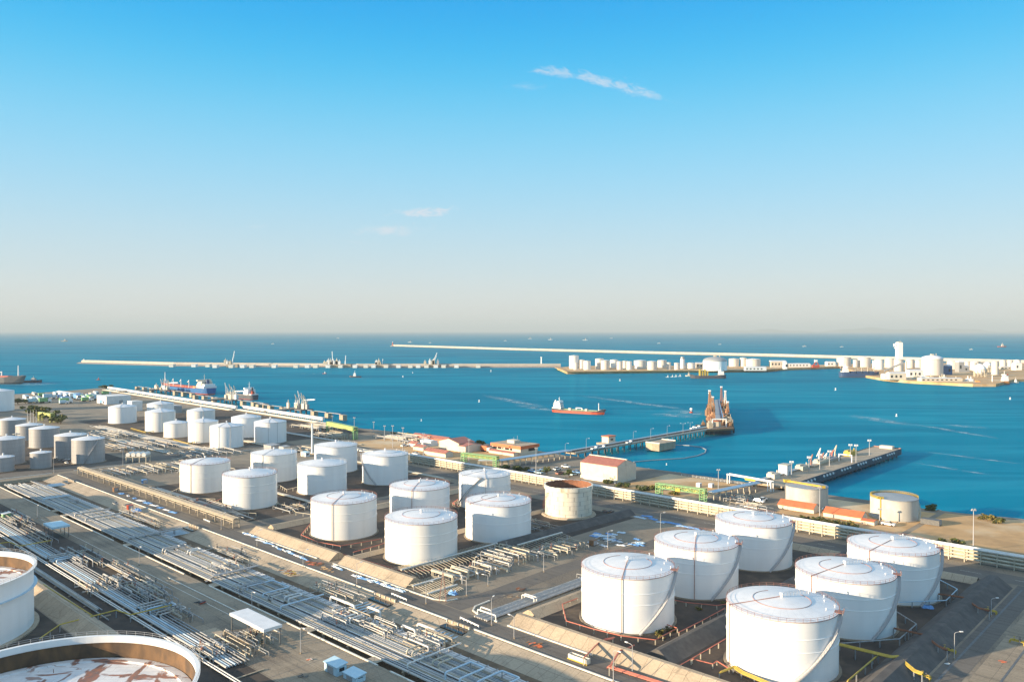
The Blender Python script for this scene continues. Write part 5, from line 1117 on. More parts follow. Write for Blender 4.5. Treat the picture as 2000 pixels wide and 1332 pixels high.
MB().add([hp(.34,.12,9),hp(.52,.12,9),hp(.55,.97,9),hp(.40,.97,9),hp(.34,.12,10),hp(.52,.12,10),hp(.55,.97,10),hp(.40,.97,10)], [(0,1,2,3),(4,5,6,7),(0,1,5,4),(1,2,6,5),(2,3,7,6),(3,0,4,7)]).build('upper_deck', 'steel_grey', t)
MB().bar(hp(.54,.12,10.8), hp(.57,.97,10.8), .9,1.4).build('pipe_tray', 'dark_navy', t); MB().bar(hp(.62,.12,10.3), hp(.62,.97,10.3), 1.2,.8).build('pipe_tray', 'clad_blue', t)
for k in range(10):
    for u in (.34,.54): mb = MB().bar(hp(u,.12+k*.09,3), hp(u,.12+k*.09,9), .5).build('column', 'rust_light', t)
RR = random.Random(5)
for k in range(70):
    u, v = (RR.uniform(.04,.3) if k % 2 else RR.uniform(.66,.93)), RR.uniform(.04,.95); x, y, _ = hp(u,v); sx, sy, sz = RR.uniform(1,2.4), RR.uniform(1.5,6), RR.uniform(2,7)
    mb = MB().box(x-sx,x+sx,y-sy,y+sy,3,3+sz).box(x-sx*.7,x+sx*.5,y-sy*.8,y+sy*.3,3+sz,3+sz*1.4); mb.cyl(x+sx*.3,y-sy*.3,3+sz,3+sz*1.9,.35,n=8)
    mb.build('machinery', RR.choice(('wood_brown','rust','rust_light','pipe_tan','rust_light','wood_brown')), t)
for u, v, hh, m_ in ((.12,.45,31,'rust_light'),(.12,.85,20,'rust_light'),(.72,.86,28,'rail_red'),(.9,.8,24,'pipe_white'),(.9,.42,19,'rust_light'),(.3,.9,14,'rust_light')):
    x, y, _ = hp(u,v); mb = MB()
    for sx, sy in ((-1,-1),(1,-1),(1,1),(-1,1)): mb.bar((x+sx*1.5,y+sy*1.5,3),(x+sx*.5,y+sy*.5,hh), .55)
    for q in range(int(hh/3)): f = q*3/hh; mb.box(x-1.5+f,x+1.5-f,y-1.5+f,y-1.2+f,3+q*2.8,3.5+q*2.8).box(x-1.5+f,x+1.5-f,y+1.2-f,y+1.5-f,3+q*2.8,3.5+q*2.8).bar((x-1.5+f,y-1.4+f,3+q*2.8),(x+1.5-f,y-1.4+f,5.8+q*2.8), .3)
    mb.build('loading_tower', m_, t); MB().box(x-1.2,x+1.2,y-1.2,y+1.2,hh,hh+1.6).build('tower_head', 'ship_white', t)
x, y, _ = hp(.5,.06); MB().box(x-8,x-7.2,y-1,y+1,3,11).box(x+6,x+6.8,y-1,y+1,3,11).box(x-8,x+6.8,y-1,y+1,10.4,11.4).build('portal', 'ship_white', t); MB().box(x-7,x+2,y+4,y+10,3,8).build('cabin', 'cream_wall', t); MB().box(x-7.4,x+2.4,y+3.6,y+10.4,8,8.7).build('cabin_roof', 'roof_orange', t)
MB().bar(hp(.62,.3,9), hp(.95,.34,9), 1,.6).build('gangway', 'ship_white', t)
# right jetty
t = thing('jetty', 'shorter wide jetty with a broad deck and floodlights on the right', 'jetty', W(56,330), YR)
MB().box(-11,11,0,219,1.4,2.6).build('deck', 'bank_concrete', t); MB().box(10.6,11.1,0,219,-2,2.9).build('quay_wall', 'hull_dark', t); MB().box(-11.1,-10.6,0,219,-2,2.9).build('quay_wall', 'hull_dark', t)
for k in range(36):
    if k % 6 < 4: part_copy('fender', lambda: MB().lathe([(0,-.5),(.75,-.5),(.75,.5),(0,.5)], 10), 'ship_white', t, (11.5,28+k*5.2,1.4), 0).rotation_euler = (0,pi/2,0)
pile_row(t, [(x, 4+k*10) for k in range(22) for x in (-9,9)], 1.4, .5)
MB().box(-10.5,-7,0,120,2.6,3.2).build('pipe_plinth', 'bank_concrete', t)
for k in range(6): MB().tube([(-10.2+k*.6,-6,3.6),(-10.2+k*.6,122,3.6)], .27, 7).build('pipe', ('pipe_silver','clad_blue','steel_grey')[k % 3], t)
for k, (y, l, hh, m_) in enumerate([(18,9,3.4,'cream_wall'),(62,12,3,'pipe_cream'),(92,16,3.2,'pipe_cream'),(112,18,2.6,'steel_grey'),(150,14,3.4,'pipe_yellow')]): mb = MB().box(-10,-4.5,y,y+l,2.6,2.6+hh).box(-9.6,-7,y+1,y+l*.6,2.6+hh,3.4+hh).cyl(-6,y+l*.8,2.6+hh,4.4+hh,.5,n=8).build('pipe_platform', m_, t)
MB().box(-4,6,212,217.5,2.6,4.8).build('end_block', 'cream_wall', t); MB().box(-10.8,10.8,218.4,218.9,2.6,3.3).build('end_rail', 'rail_red', t)
t = thing('jetty_hut', 'white box hut on the right jetty', 'hut', W(64,372,2.6), YR); MB().box(-3,3,-4,4,0,6.5).build('wall', 'white_wall', t); MB().box(-3.3,3.3,-4.3,4.3,6.5,6.9).build('roof', 'pipe_cream', t); MB().box(3,3.06,-1,1,0,2.4).build('door', 'steel_grey', t)
JR = 'floodlight masts on the right jetty'
for i, (px, py, hh) in enumerate([(1546,930,9),(1580,920,9),(1601,917,10),(1620,910,10),(1661,899,11),(1672,903,12),(1698,889,11)]):
    g = G(px,py,2.6); t = thing('floodlight_mast', 'floodlight mast, %s from the shore on the right jetty' % ORD[i], 'lamp', g, 0, JR)
    part_copy('pole', lambda: MB().cyl(0,0,0,1,1,.55,8), 'rail_grey', t, (0,0,0), 0, None, (.28,.28,hh)); MB().box(-1.3,1.3,-.3,.3,hh,hh+.3).box(-1.3,-.2,-.4,.3,hh+.3,hh+1.3).box(.2,1.3,-.4,.3,hh+.3,hh+1.3).build('lights', 'ship_white', t)
def loading_arm(t, x, y, z, hh, ang, m1='pipe_white', m2='pipe_white', reach=6):
    MB().cyl(x,y,z,z+hh*.55,.6,.5,10).build('arm_column', m1, t); ca, sa = cos(ang), sin(ang)
    MB().tube([(x,y,z+hh*.5),(x-ca*reach*.25,y-sa*reach*.25,z+hh)], .38, 7).tube([(x-ca*reach*.25,y-sa*reach*.25,z+hh),(x+ca*reach*.35,y+sa*reach*.35,z+hh*.45)], .3, 7).build('arm', m2, t)
t = thing('cargo_loader', 'white and red loading arms standing on the right jetty', 'loading arm', W(64,428,2.6), YR)
for k, (y, hh, m_) in enumerate([(0,12,'pipe_white'),(6,8,'rail_red'),(-14,9,'rail_red'),(24,8,'pipe_red'),(30,11,'pipe_cream'),(12,7,'pipe_white')]): loading_arm(t, 0, y, 0, hh, pi, m_, m_, 5)
MB().box(-4,4,-18,32,0,1.2).build('plinth', 'bank_concrete', t)
t = thing('gate_frame', 'small white gate frame across the right jetty', 'gate', W(54,452,2.6), YR); MB().box(-5,-4.4,-.3,.3,0,5).box(4.4,5,-.3,.3,0,5).box(-5,5,-.3,.3,5,5.6).build('frame', 'ship_white', t)
# floating boom
P = [G(x,y,SEA+.3) for x, y in ((1238,902),(1270,899),(1300,897),(1335,895),(1362,890),(1377,884),(1379,878),(1368,873),(1345,870),(1318,869))]
tag(MB().tube(P, .5, 6).build('floating_boom', 'steel_grey'), 'thin floating boom curving out from the shore to the long jetty', 'boom')
# tanker berths on the far left shore
def berth(label, a_, b_, arms, seed, La=46, Lb=18):
    R = random.Random(seed); t = thing('tanker_berth', label, 'jetty', W(a_,b_), YR, 'tanker berths off the far left shore')
    MB().box(-La/2,La/2,-Lb/2,Lb/2,2.2,3.6).build('deck', 'steel_dark', t); pile_row(t, [(x,y) for x in (-La/2+2,-La/6,La/6,La/2-2) for y in (-Lb/2+2,Lb/2-2)], 2.4, .9)
    MB().box(-3,3,-Lb/2-(b_-Lb/2-342),-Lb/2,2.4,3.4).build('approach', 'steel_dark', t)
    for k in range(5): MB().tube([(-2.2+k*1.1,-Lb/2-(b_-Lb/2-342),4),(-2.2+k*1.1,0,4)], .4, 6).build('pipe', 'pipe_cream', t)
    for k in range(arms): loading_arm(t, -La*.28+k*La*.5/max(1,arms-1), Lb*.25, 3.6, R.uniform(15,22), pi/2+R.uniform(-.4,.4), 'pipe_white', R.choice(('pipe_white','pipe_cream')), 10)
    for k in range(12): x, y, s_, z = R.uniform(-La*.42,La*.42), R.uniform(-Lb*.4,Lb*.2), R.uniform(1.5,3.5), R.uniform(3,7); mb = MB().box(x-s_,x+s_,y-s_*.6,y+s_*.6,3.6,3.6+z).cyl(x,y,3.6+z,5+z*1.3,.5,n=8).build('machinery', R.choice(('pipe_cream','steel_grey','white_wall','cream_wall')), t)
    MB().tube([(La*.32,0,3.6),(La*.32,0,17)], .7, 8).build('gangway_tower', 'pipe_cream', t); MB().bar((La*.26,2,14.5),(La*.62,8,15.5), 2.0,1.4).build('gangway', 'ship_white', t)
    for sg in (-1,1):
        for k in range(3):
            x = sg*(La/2+16+k*30); MB().box(x-3.5,x+3.5,-3,3,-5,2.6).build('dolphin', 'bank_concrete', t); MB().box(x-sg*28 if k else x-sg*14,x-sg*4,-1,1,2.8,3.4).build('catwalk', 'steel_grey', t)
    return t
berth('crowded tanker berth beside the blue hulled ship', 1150, 412, 4, 1, 60); berth('tanker berth with tall loading arms beside the small red sterned ship', 900, 398, 5, 2, 54); berth('empty tanker berth with a white gangway boom, nearest of the three', 700, 388, 4, 3, 40)
# ------------------------------------------------------------------ ships
def hull(L_, bm, z_keel, zd, m_hi, m_lo, split, t, fore=2.5, aft=1.5, deckm='deck_green'):
    'hull along local x, stern at 0, bow at L_; upper and lower paint, raised bow and poop'
    S = [0,.02,.06,.14,.3,.6,.78,.88,.94,.98,1.0]; HB = [.62,.75,.9,1,1,1,.97,.78,.5,.2,.02]; WB = [.3,.5,.75,.95,1,1,.95,.68,.36,.08,.0]
    SH = [zd+aft,zd+aft,zd+aft,zd+aft*.9,zd,zd,zd,zd+fore*.2,zd+fore,zd+fore*1.1,zd+fore*1.25]
    rows = []
    for s_, h_, w_, z in zip(S,HB,WB,SH):
        xw = s_*L_ if s_ < .9 else L_*(.9+(s_-.9)*.75); xt = s_*L_ + (L_*.02 if s_ > .95 else 0)
        hb, wb = h_*bm/2, w_*bm/2; mid = wb+(hb-wb)*.6
        rows.append([(xw,-wb,z_keel),(xw+(xt-xw)*.4,-mid,split),(xt,-hb,z),(xt,hb,z),(xw+(xt-xw)*.4,mid,split),(xw,wb,z_keel)])
    n = len(rows); vs = [p for r in rows for p in r]; up, lo, dk = [], [], []
    for i in range(n-1):
        a_, b_ = i*6, (i+1)*6
        lo += [(a_,b_,b_+1,a_+1),(a_+4,b_+4,b_+5,a_+5)]; up += [(a_+1,b_+1,b_+2,a_+2),(a_+3,b_+3,b_+4,a_+4)]; dk.append((a_+2,b_+2,b_+3,a_+3))
    lo.append((0,1,4,5)); up.append((1,2,3,4))
    MB().add(vs, up).build('upper_hull', m_hi, t); MB().add(vs, lo).build('lower_hull', m_lo, t)
    MB().add([(p[0],p[1],p[2]-.35) for p in vs], dk).build('deck', deckm, t)
def bridge(t, x0, x1, bm, z, lv, m_='ship_white', funnel='hull_dark', fx=None, mast=6):
    for k in range(lv):
        s_ = 1-.07*k; e = (x1-x0)*.06*k
        dh = MB().box(x0+e*.3,x1-e,-bm/2*s_,bm/2*s_,z+k*2.7,z+k*2.7+2.5).box(x0+e*.3-.3,x1-e+.3,-bm/2*s_-.3,bm/2*s_+.3,z+k*2.7+2.5,z+k*2.7+2.7).build('deckhouse', m_, t)
        MB().box(x1-e-.02,x1-e+.08,-bm/2*s_*.85,bm/2*s_*.85,z+k*2.7+1.1,z+k*2.7+1.8).build('window', 'window_glass', dh)
    zt = z+lv*2.7; MB().box(x1-(x1-x0)*.45,x1-(x1-x0)*.15,-bm/2-.6,bm/2+.6,zt,zt+2.3).build('wheelhouse', m_, t)
    MB().cyl((x0+x1)/2+1,0,zt+2,zt+2+mast,.45,.25,8).box((x0+x1)/2+.7,(x0+x1)/2+1.3,-2.2,2.2,zt+2+mast*.6,zt+2.3+mast*.6).build('mast', m_, t)
    fx = fx if fx is not None else x0+1.5; MB().cyl(fx,0,z+2,zt+2,bm*.14,bm*.12,12).cyl(fx,0,zt+2,zt+3.2,bm*.06,n=8).build('funnel', funnel, t)
def vessel(name, label, cat, stern, bow, z=None, group=None):
    d = bow-stern; t = thing(name, label, cat, (stern.x,stern.y,SEA if z is None else z), atan2(d.y,d.x), group); return t, hypot(d.x,d.y)
t, L_ = vessel('tanker_ship', 'orange red small tanker with a white bridge under way in the harbour', 'ship', G(1080,804,SEA), G(1182,810,SEA))
hull(L_, 13, -.6, 3.6, 'hull_dark', 'hull_red', 3.0, t, 2.8, 1.6); bridge(t, 3, 13.5, 10, 4.2, 3, funnel='ship_white', fx=3.8, mast=5)
MB().box(14,L_*.86,-4.2,4.2,3.0,3.5).build('cargo_deck', 'deck_green', t); MB().tube([(14,0,4.4),(L_*.86,0,4.4)], .35, 6).tube([(14,1.4,4.2),(L_*.86,1.4,4.2)], .3, 6).tube([(14,-1.4,4.2),(L_*.86,-1.4,4.2)], .3, 6).build('deck_pipe', 'deck_green', t)
for x, w_ in ((23,3.4),(46,3.2)): MB().box(x,x+w_,-2,2,3.4,6.2).build('deck_house', 'steel_grey', t)
MB().tube(bend([(33,0,3.2),(33,0,6.6),(41,0,6.6),(41,0,3.2)],.6), .5, 8).tube(bend([(33,2,3.2),(33,2,6.2),(41,2,6.2),(41,2,3.2)],.6), .4, 8).build('cargo_manifold', 'ship_white', t)
MB().cyl(L_*.88,0,4,14,.55,.4,8).build('fore_mast', 'ship_white', t); MB().box(L_*.9,L_*.97,-1.5,1.5,5.4,6.1).build('windlass', 'steel_grey', t)
MB().box(.6,3,-4,4,4.4,6).build('poop_house', 'ship_white', t)
st = Vector((-486,1286,0)); t, L_ = vessel('tanker_ship', 'large blue hulled ship with a red deck and dark blue funnel moored at the berth', 'ship', st, st+Vector((A.x,A.y,0))*188)
hull(L_, 27, -.5, 9, 'hull_blue', 'deck_red', 2.6, t, 3, 2.2, 'deck_red'); bridge(t, 14, 32, 22, 11, 4, 'cream_wall', 'dark_navy', 13, 9)
MB().box(4,15,-11,11,11,14.5).box(5,14,-9,9,14.5,17.5).build('aft_house', 'ship_white', t); MB().cyl(L_*.93,0,11,31,.9,.5,8).build('fore_mast', 'ship_white', t); MB().box(33,L_*.9,-5,5,9,11.5).build('pipe_deck', 'deck_red', t)
for x in (70,100,130): MB().cyl(x,5,9,22,.7,.5,8).bar((x,5,21),(x+12,2,17), .8).build('deck_crane', 'ship_white', t)
for y in (-9,9): MB().box(36,44,y-1.5,y+1.5,10,13).build('lifeboat', 'ship_orange', t)
st = G(499,781,SEA); t, L_ = vessel('tanker_ship', 'small moored ship with a white bridge and a red lifeboat at its stern', 'ship', st, st+Vector((A.x,A.y,0))*80)
hull(L_, 16, -.5, 5.5, 'hull_dark', 'hull_red', .8, t, 2.5, 1.8, 'bank_concrete'); bridge(t, 11, 24, 14, 7.2, 3, funnel='hull_dark', fx=10, mast=9); MB().cyl(5,2,7,13,2.4,2.0,10).build('lifeboat', 'hull_red', t); MB().box(2,9,-6,6,7,8.6).build('poop_house', 'white_wall', t); MB().box(8,11,-3,0,8.6,11).build('locker', 'ship_orange', t)
bw = G(47,750,SEA); t, L_ = vessel('tanker_ship', 'huge dark hulled tanker with a red deck, its bow showing at the left edge', 'ship', bw+Vector((-262,70,0)), bw)
hull(L_, 40, -.5, 13, 'steel_dark', 'hull_dark', 3, t, 3, 2, 'deck_red'); MB().cyl(L_*.95,0,15,36,1.2,.8,8).build('fore_mast', 'ship_white', t); MB().box(L_*.4,L_*.88,-6,6,13,15.5).build('pipe_deck', 'deck_red', t); MB().cyl(L_*.8,0,13,24,1.2,1,8).bar((L_*.8,0,23),(L_*.74,0,20),1).build('deck_crane', 'ship_white', t); bridge(t, 10, 34, 34, 15, 6)
def boat(label, px, py, L_, dirx, hi, lo='hull_dark', cabin='ship_white', group=None, name='small_boat'):
    p = G(px,py,SEA); t = thing(name, label, 'boat', p, 0 if dirx > 0 else pi, group)
    bm = L_*.3; S = [(-.5,.8),(-.3,1),(.15,1),(.38,.65),(.5,.05)]; v, f = [], []
    for s_, w_ in S: v += [(s_*L_*.94,-w_*bm*.4,-.4),(s_*L_,-w_*bm/2,L_*.1+(.04*L_ if s_ > .3 else 0)),(s_*L_,w_*bm/2,L_*.1+(.04*L_ if s_ > .3 else 0)),(s_*L_*.94,w_*bm*.4,-.4)]
    for i in range(4): f += [(i*4+j,(i+1)*4+j,(i+1)*4+j+1,i*4+j+1) for j in range(3)]
    f += [(0,1,2,3)]
    MB().add(v, f).build('hull', lo, t); MB().box(-L_*.05,L_*.16,-bm*.3,bm*.3,L_*.1,L_*.1+hi*.5).box(-L_*.02,L_*.12,-bm*.22,bm*.22,L_*.1+hi*.5,L_*.1+hi*.8).build('cabin', cabin, t); MB().cyl(L_*.04,0,L_*.1+hi*.8,L_*.1+hi*1.4,L_*.012+.06,n=6).build('mast', cabin, t)
    return t
boat('dark hulled tug with a white wheelhouse crossing before the middle breakwater', 694, 737, 27, -1, 9, 'hull_dark', name='tug_boat'); boat('small orange and white launch before the middle breakwater', 634, 730, 11, 1, 4, 'hull_red'); boat('dark low tug just ahead of the big left tanker', 64, 747, 38, 1, 7, 'hull_dark', 'steel_grey', name='tug_boat')
boat('tiny dark red boat off the far left jetties', 192, 742, 9, 1, 4, 'hull_red', 'hull_red'); boat('brown work boat moored beside the loading platform', 1372, 832, 15, 1, 4, 'hull_dark', 'wood_brown'); boat('white tug behind the far red ship at the right edge', 1983, 748, 16, 1, 7, 'cream_wall', name='tug_boat')
# ------------------------------------------------------------------ breakwaters
def wall_thing(label, px, z0, z1, wd, m_, cap=None, name='breakwater'):
    P = [G(x,y,SEA) for x,y in px]; o = P[0]; t = thing(name, label, 'breakwater', (o.x,o.y,SEA))
    pts = [p-o for p in P]
    MB().berm(pts, wd*1.9, wd, z0-SEA, 0, -.5).build('rubble_base', 'rock', t)
    MB().strip(pts, wd*.35, z0-SEA-.5, 0, z1-z0).build('sea_wall', m_, t)
    if cap: MB().strip(pts, wd*.12, z1-SEA-.5, 0, cap).build('parapet', m_, t)
    return t
wall_thing('long bright outer breakwater running across the right half just below the horizon', [(768,676.5),(1000,684),(1300,692),(1500,696.5),(1700,702),(2060,712)], -1, 8, 18, 'far_wall')
wall_thing('long beige inner breakwater with tanker berths, from the left to the far terminal', [(161,709.5),(340,714.5),(700,717.5),(1095,717.5)], 0, 5, 24, 'far_wall', 2)
t = thing('lighthouse', 'small red light beacon at the tip of the outer breakwater', 'lighthouse', G(767,676.5,SEA)); MB().cyl(0,0,-1,6,16,14,16).build('base', 'rock', t); MB().cyl(0,0,6,26,5,3.4,12).build('tower', 'hull_red', t); MB().cyl(0,0,26,31,2.6,2,10).build('lantern', 'ship_white', t)
t = thing('lighthouse', 'slim white light tower on the inner breakwater near the far terminal', 'lighthouse', G(1057.5,716,SEA)); MB().cyl(0,0,0,26,2.2,1.6,12).build('tower', 'ship_white', t); MB().cyl(0,0,26,28,2.6,2.6,10).build('gallery', 'ship_white', t)
t = thing('lighthouse', 'tiny white beacon at the left tip of the inner breakwater', 'lighthouse', G(164,709.5,SEA)); MB().cyl(0,0,0,14,1.8,1.4,10).build('tower', 'ship_white', t); MB().box(-3,3,-3,3,0,8).build('base', 'bank_concrete', t)
for i, x in enumerate((343,386,413,427,458,480,498,541,583,605,621,645,669,697,718,733,757,781,804,819,835,853,868,893,935)):
    p = G(x,717.5 if x > 420 else 716,SEA); t = thing('berth_dolphin', 'small pale mooring block on the inner breakwater, %s from the left' % ORD[i], 'mooring block', (p.x,p.y-22,SEA), 0, 'mooring blocks of the inner breakwater'); MB().box(-6,6,-9,9,-1,7).box(-7,7,-10,10,7,8).build('block', 'white_wall' if i % 2 else 'kerb_paint', t)
def crane(label, px, py, hh, lean, boxes, seed):
    R = random.Random(seed); p = G(px,py,SEA); t = thing('harbour_crane', label, 'crane', (p.x,p.y-10,SEA), 0, 'cranes on the inner breakwater')
    MB().box(-16,16,-7,7,0,9).build('platform', 'bank_concrete', t); MB().cyl(0,0,9,hh*.55,1.6,1.2,10).build('column', 'ship_white', t); MB().bar((0,0,hh*.5),(lean,0,hh), 1.6).bar((0,0,hh*.35),(lean*.9,0,hh*.8), 1).build('jib', 'ship_white', t)
    for k in range(boxes): x = R.uniform(-26,14); hb = R.uniform(8,18); MB().box(x-3,x+3,-5,5,9,9+hb*.7).cyl(x,0,9,9+hb,1,n=8).build('machinery', R.choice(('pipe_cream','white_wall','steel_grey')), t)
crane('white crane with a tall leaning jib at the left of the inner breakwater', 457,717,46,5,3,1); crane('white crane beside the cluttered platform on the inner breakwater', 651,717.5,46,-1,9,2); crane('slim white crane standing alone right of the cluttered platform', 676,717.5,34,1,1,3); crane('low crane platform on the middle of the inner breakwater', 748,717.5,24,1,4,4); crane('white crane leaning right beside a pale house on the inner breakwater', 848,717.5,42,9,6,5)
# ------------------------------------------------------------------ far terminal
TZ = 1.0
LAND = [(1088,718),(1108,726.5),(1335,724),(1500,722.5),(1522,720),(1640,716),(1662,722),(1690,733),(1725,739),(1780,744),(1900,750),(1945,750),(1980,741),(2120,738),(2120,710),(1760,708.5),(1500,715),(1300,714.5),(1125,714.5)]
struct(MB().prism([tuple(G(x,y,TZ)[:2]) for x,y in LAND], SEA-2, TZ).build('far_headland', 'sand'))
Q_ = [G(x,y,TZ) for x,y in LAND[:5]]
struct(MB().strip(Q_, 14, TZ, 0, 1.2).build('far_quay', 'sand'))
FT = 'white tanks of the far terminal'
def far_tank(label, xl, xr, yr, yb, kind='cone', shell='shell_white', roof='tank_roof'):
    c = G((xl+xr)/2, yb, TZ); r = (xr-xl)/2*c.y/FOC/sqrt(1+(c.x/c.y)**2); h = HT(yr, c.y)-TZ
    t = thing('storage_tank', label, 'storage tank', (c.x,c.y+r*.6,TZ), 0, FT)
    if kind == 'cone': MB().lathe([(r,0),(r,h)], 40).build('shell', shell, t); MB().lathe([(r+.2,h),(0,h+r*.14)], 40).build('roof', roof, t)
    elif kind == 'dome': MB().lathe([(r,0),(r,h)], 48).build('shell', shell, t); MB().lathe([(r+.4,h)]+[(r*cos(deg(a_)),h+r*.34*sin(deg(a_))) for a_ in range(10,91,10)], 48).build('roof', roof, t); MB().box(-3,3,-3,3,h+r*.33,h+r*.33+3).cyl(r*.4,0,h+r*.2,h+r*.33+4,1,n=8).build('roof_platform', 'pipe_cream', t)
    else:
        R_s = r; zc = h-R_s; MB().lathe([(R_s*cos(deg(a_)),zc+R_s*sin(deg(a_))) for a_ in range(-90,91,10)], 32).build('sphere', shell, t)
        for k in range(10): part_copy('leg', lambda: MB().cyl(0,0,0,1,1,n=8), 'pipe_cream', t, (R_s*.97*cos(k*.628),R_s*.97*sin(k*.628),0), 0, None, (.7,.7,zc))
    R = MB().lathe([(r+.5,h-.9),(r+.5,h-.1)], 32, smooth=False) if kind != 'sphere' else MB().lathe([(r+.4,h-r-.5),(r+.4,h-r+.5)], 32, smooth=False)
    R.build('rim_band', 'pipe_cream', t)
FARS = [('tall twin height tank leading the far left terminal row',1112,1131,695,720),('small tank in front of the tall leading far tank',1120,1130,708,722),('tank just right of the tall leading far tank',1131,1143,703,720),('tank with a dark gap beside it in the far row',1140,1154,705,722),
 ('tall tank starting the second far cluster',1163,1180,701,721),('wide tank in front of the second far cluster',1174,1191,704,722),('broad tank behind between the second and third far clusters',1192,1208,703,718),('narrow bright tank in the third far cluster',1205,1217,706,722),('short tank behind the bright narrow pair',1216,1226,705,719),('second narrow bright tank, right of its twin',1224,1235,706,722),
 ('broad shaded tank left of the middle of the far row',1239,1264,704.5,720),('broad cream tank right after the shaded far tank',1265,1284,706,722.5),('broad tank behind, beside the wide cream far tank',1285,1303,704,718),('slim tank in the middle of the far row',1303,1311,708,722),('small bright tank left of the far silo',1317,1328,709,722),('low tank just right of the far silo',1340,1360,709,720),
 ('white tank right of the grey domed far tank',1425,1445,701,716),('white tank behind its neighbour, right of the grey dome',1446,1459,699,716),('cream topped wide tank at the end of the left far row',1459,1488,702,717),('pale wide tank behind the far bulk ship',1637,1666,698,715),('tank with pale dome top behind the far bulk ship',1678,1704,698,717),
 ('bright tank half in shade left of the far conveyor',1710,1728,702,722),('cream tank behind below the far white tower',1730,1750,700,718),('bright square looking tank behind the far conveyor',1748,1767,702,725),('cream tank right of the far conveyor',1771,1788,702,719),('low cream tank right of the great far dome',1852,1874,705,721),('cream tank among the far dark blue blocks',1884,1897,706,722),('cream tank left of the far spheres',1897,1918,706,723),('tall bright tank right of the far spheres',1938,1953,705,732),('small white tank between the pale wide tanks behind the bulk ship',1667,1677,703,717),('small cream tank right of the pale domed tank',1704,1710,704,720),('small white tank in the gap below the far white tower',1768,1772,706,722),('white tank tucked left of the great pale dome',1789,1803,703,720),('narrow white tank behind the dark far blocks',1862,1872,703,717),('short cream tank between the spheres and the cream tanks',1899,1909,709,724),('white tank at the far right beyond the long shed',1969,1981,704,718),('white tank last at the right edge of the far row',1982,1996,703,717),('grey blue tank last of the far right row',1954,1968,703,719)]
for i, (lab,xl,xr,yr,yb) in enumerate(FARS): far_tank(lab, xl, xr, yr, yb, 'cone', 'shell_far' if ('cream' in lab or i % 3) else 'shell_cream', 'roof_pale')
far_tank('great white tank with a grey domed roof on the far terminal', 1376,1424,705,724,'dome','shell_white','steel_grey'); far_tank('great ribbed white tank with a pale dome at the far right terminal', 1804,1849,701,733,'dome','shell_far','roof_pale')
far_tank('white sphere on legs in front at the far right terminal', 1905,1930,711,736,'sphere'); far_tank('white sphere on legs behind the front sphere at far right', 1922,1939,707,728,'sphere')
t = thing('silo_tower', 'slender grey silo tower rising from the far tank row', 'silo', G(1333,720,TZ)); MB().cyl(0,0,0,25,6,6,16).build('shaft', 'roof_pale', t); MB().cyl(0,0,25,31,5,5,12).build('head', 'steel_grey', t)
Yt = 1700; p = G(1755,718,TZ); t = thing('control_tower', 'tall white tower with a jutting head on the far terminal', 'tower', p); hh = HT(669,p.y)-TZ; w2 = 5.5*p.y/FOC
MB().box(-w2*.7,w2,-w2,w2,0,hh).build('shaft', 'ship_white', t); MB().box(-w2*1.5,-w2*.7,-w2*.8,w2*.8,hh*.84,hh*.95).box(-w2*1.2,-w2*.7,-w2*.8,w2*.8,hh*.76,hh*.8).build('head', 'white_wall', t); MB().box(-w2*.4,w2*.7,-w2*.8,w2*.8,hh,hh+2).cyl(w2*.5,0,hh,hh+7,.4,n=6).build('roof_gear', 'pipe_cream', t); MB().box(-w2*1.2,-w2*.7,-w2,w2,0,hh*.16).build('annex', 'white_wall', t)
P, Q = G(1727,731,TZ), G(1764,731,TZ); t = thing('conveyor', 'long dark sloping conveyor on the far terminal', 'conveyor', P); d = Q-P; MB().bar((0,0,8),(d.x,d.y,26), 4,3.2).build('gallery', 'steel_grey', t)
for k in range(5): MB().bar((d.x*k/4.5,d.y*k/4.5,0),(d.x*k/4.5,d.y*k/4.5,8+18*k/4.5), .9).build('trestle_leg', 'steel_grey', t)
def block(label, xl, xr, yt, yb, wall, roof='roof_pale', dep=18, name='terminal_building', group='buildings of the far terminal'):
    p, q = G(xl,yb,TZ), G(xr,yb,TZ); w_ = q.x-p.x; h = HT(yt,p.y)-TZ; t = thing(name, label, 'building', ((p.x+q.x)/2,p.y+dep/2,TZ), 0, group)
    MB().box(-w_/2,w_/2,-dep/2,dep/2,0,h*.86).build('wall', wall, t); MB().add([(-w_/2-.4,-dep/2-.4,h*.86),(w_/2+.4,-dep/2-.4,h*.86),(w_/2+.4,dep/2+.4,h*.86),(-w_/2-.4,dep/2+.4,h*.86),(-w_/2,0,h),(w_/2,0,h)], [(0,1,5,4),(2,3,4,5),(1,2,5),(3,0,4),(3,2,1,0)]).build('roof', roof, t)
    for k in range(max(1,int(w_/9))): MB().box(-w_/2+2+k*9,-w_/2+6+k*9,-dep/2-.15,-dep/2-.02,h*.3,h*.6).build('window', 'window_glass', t)
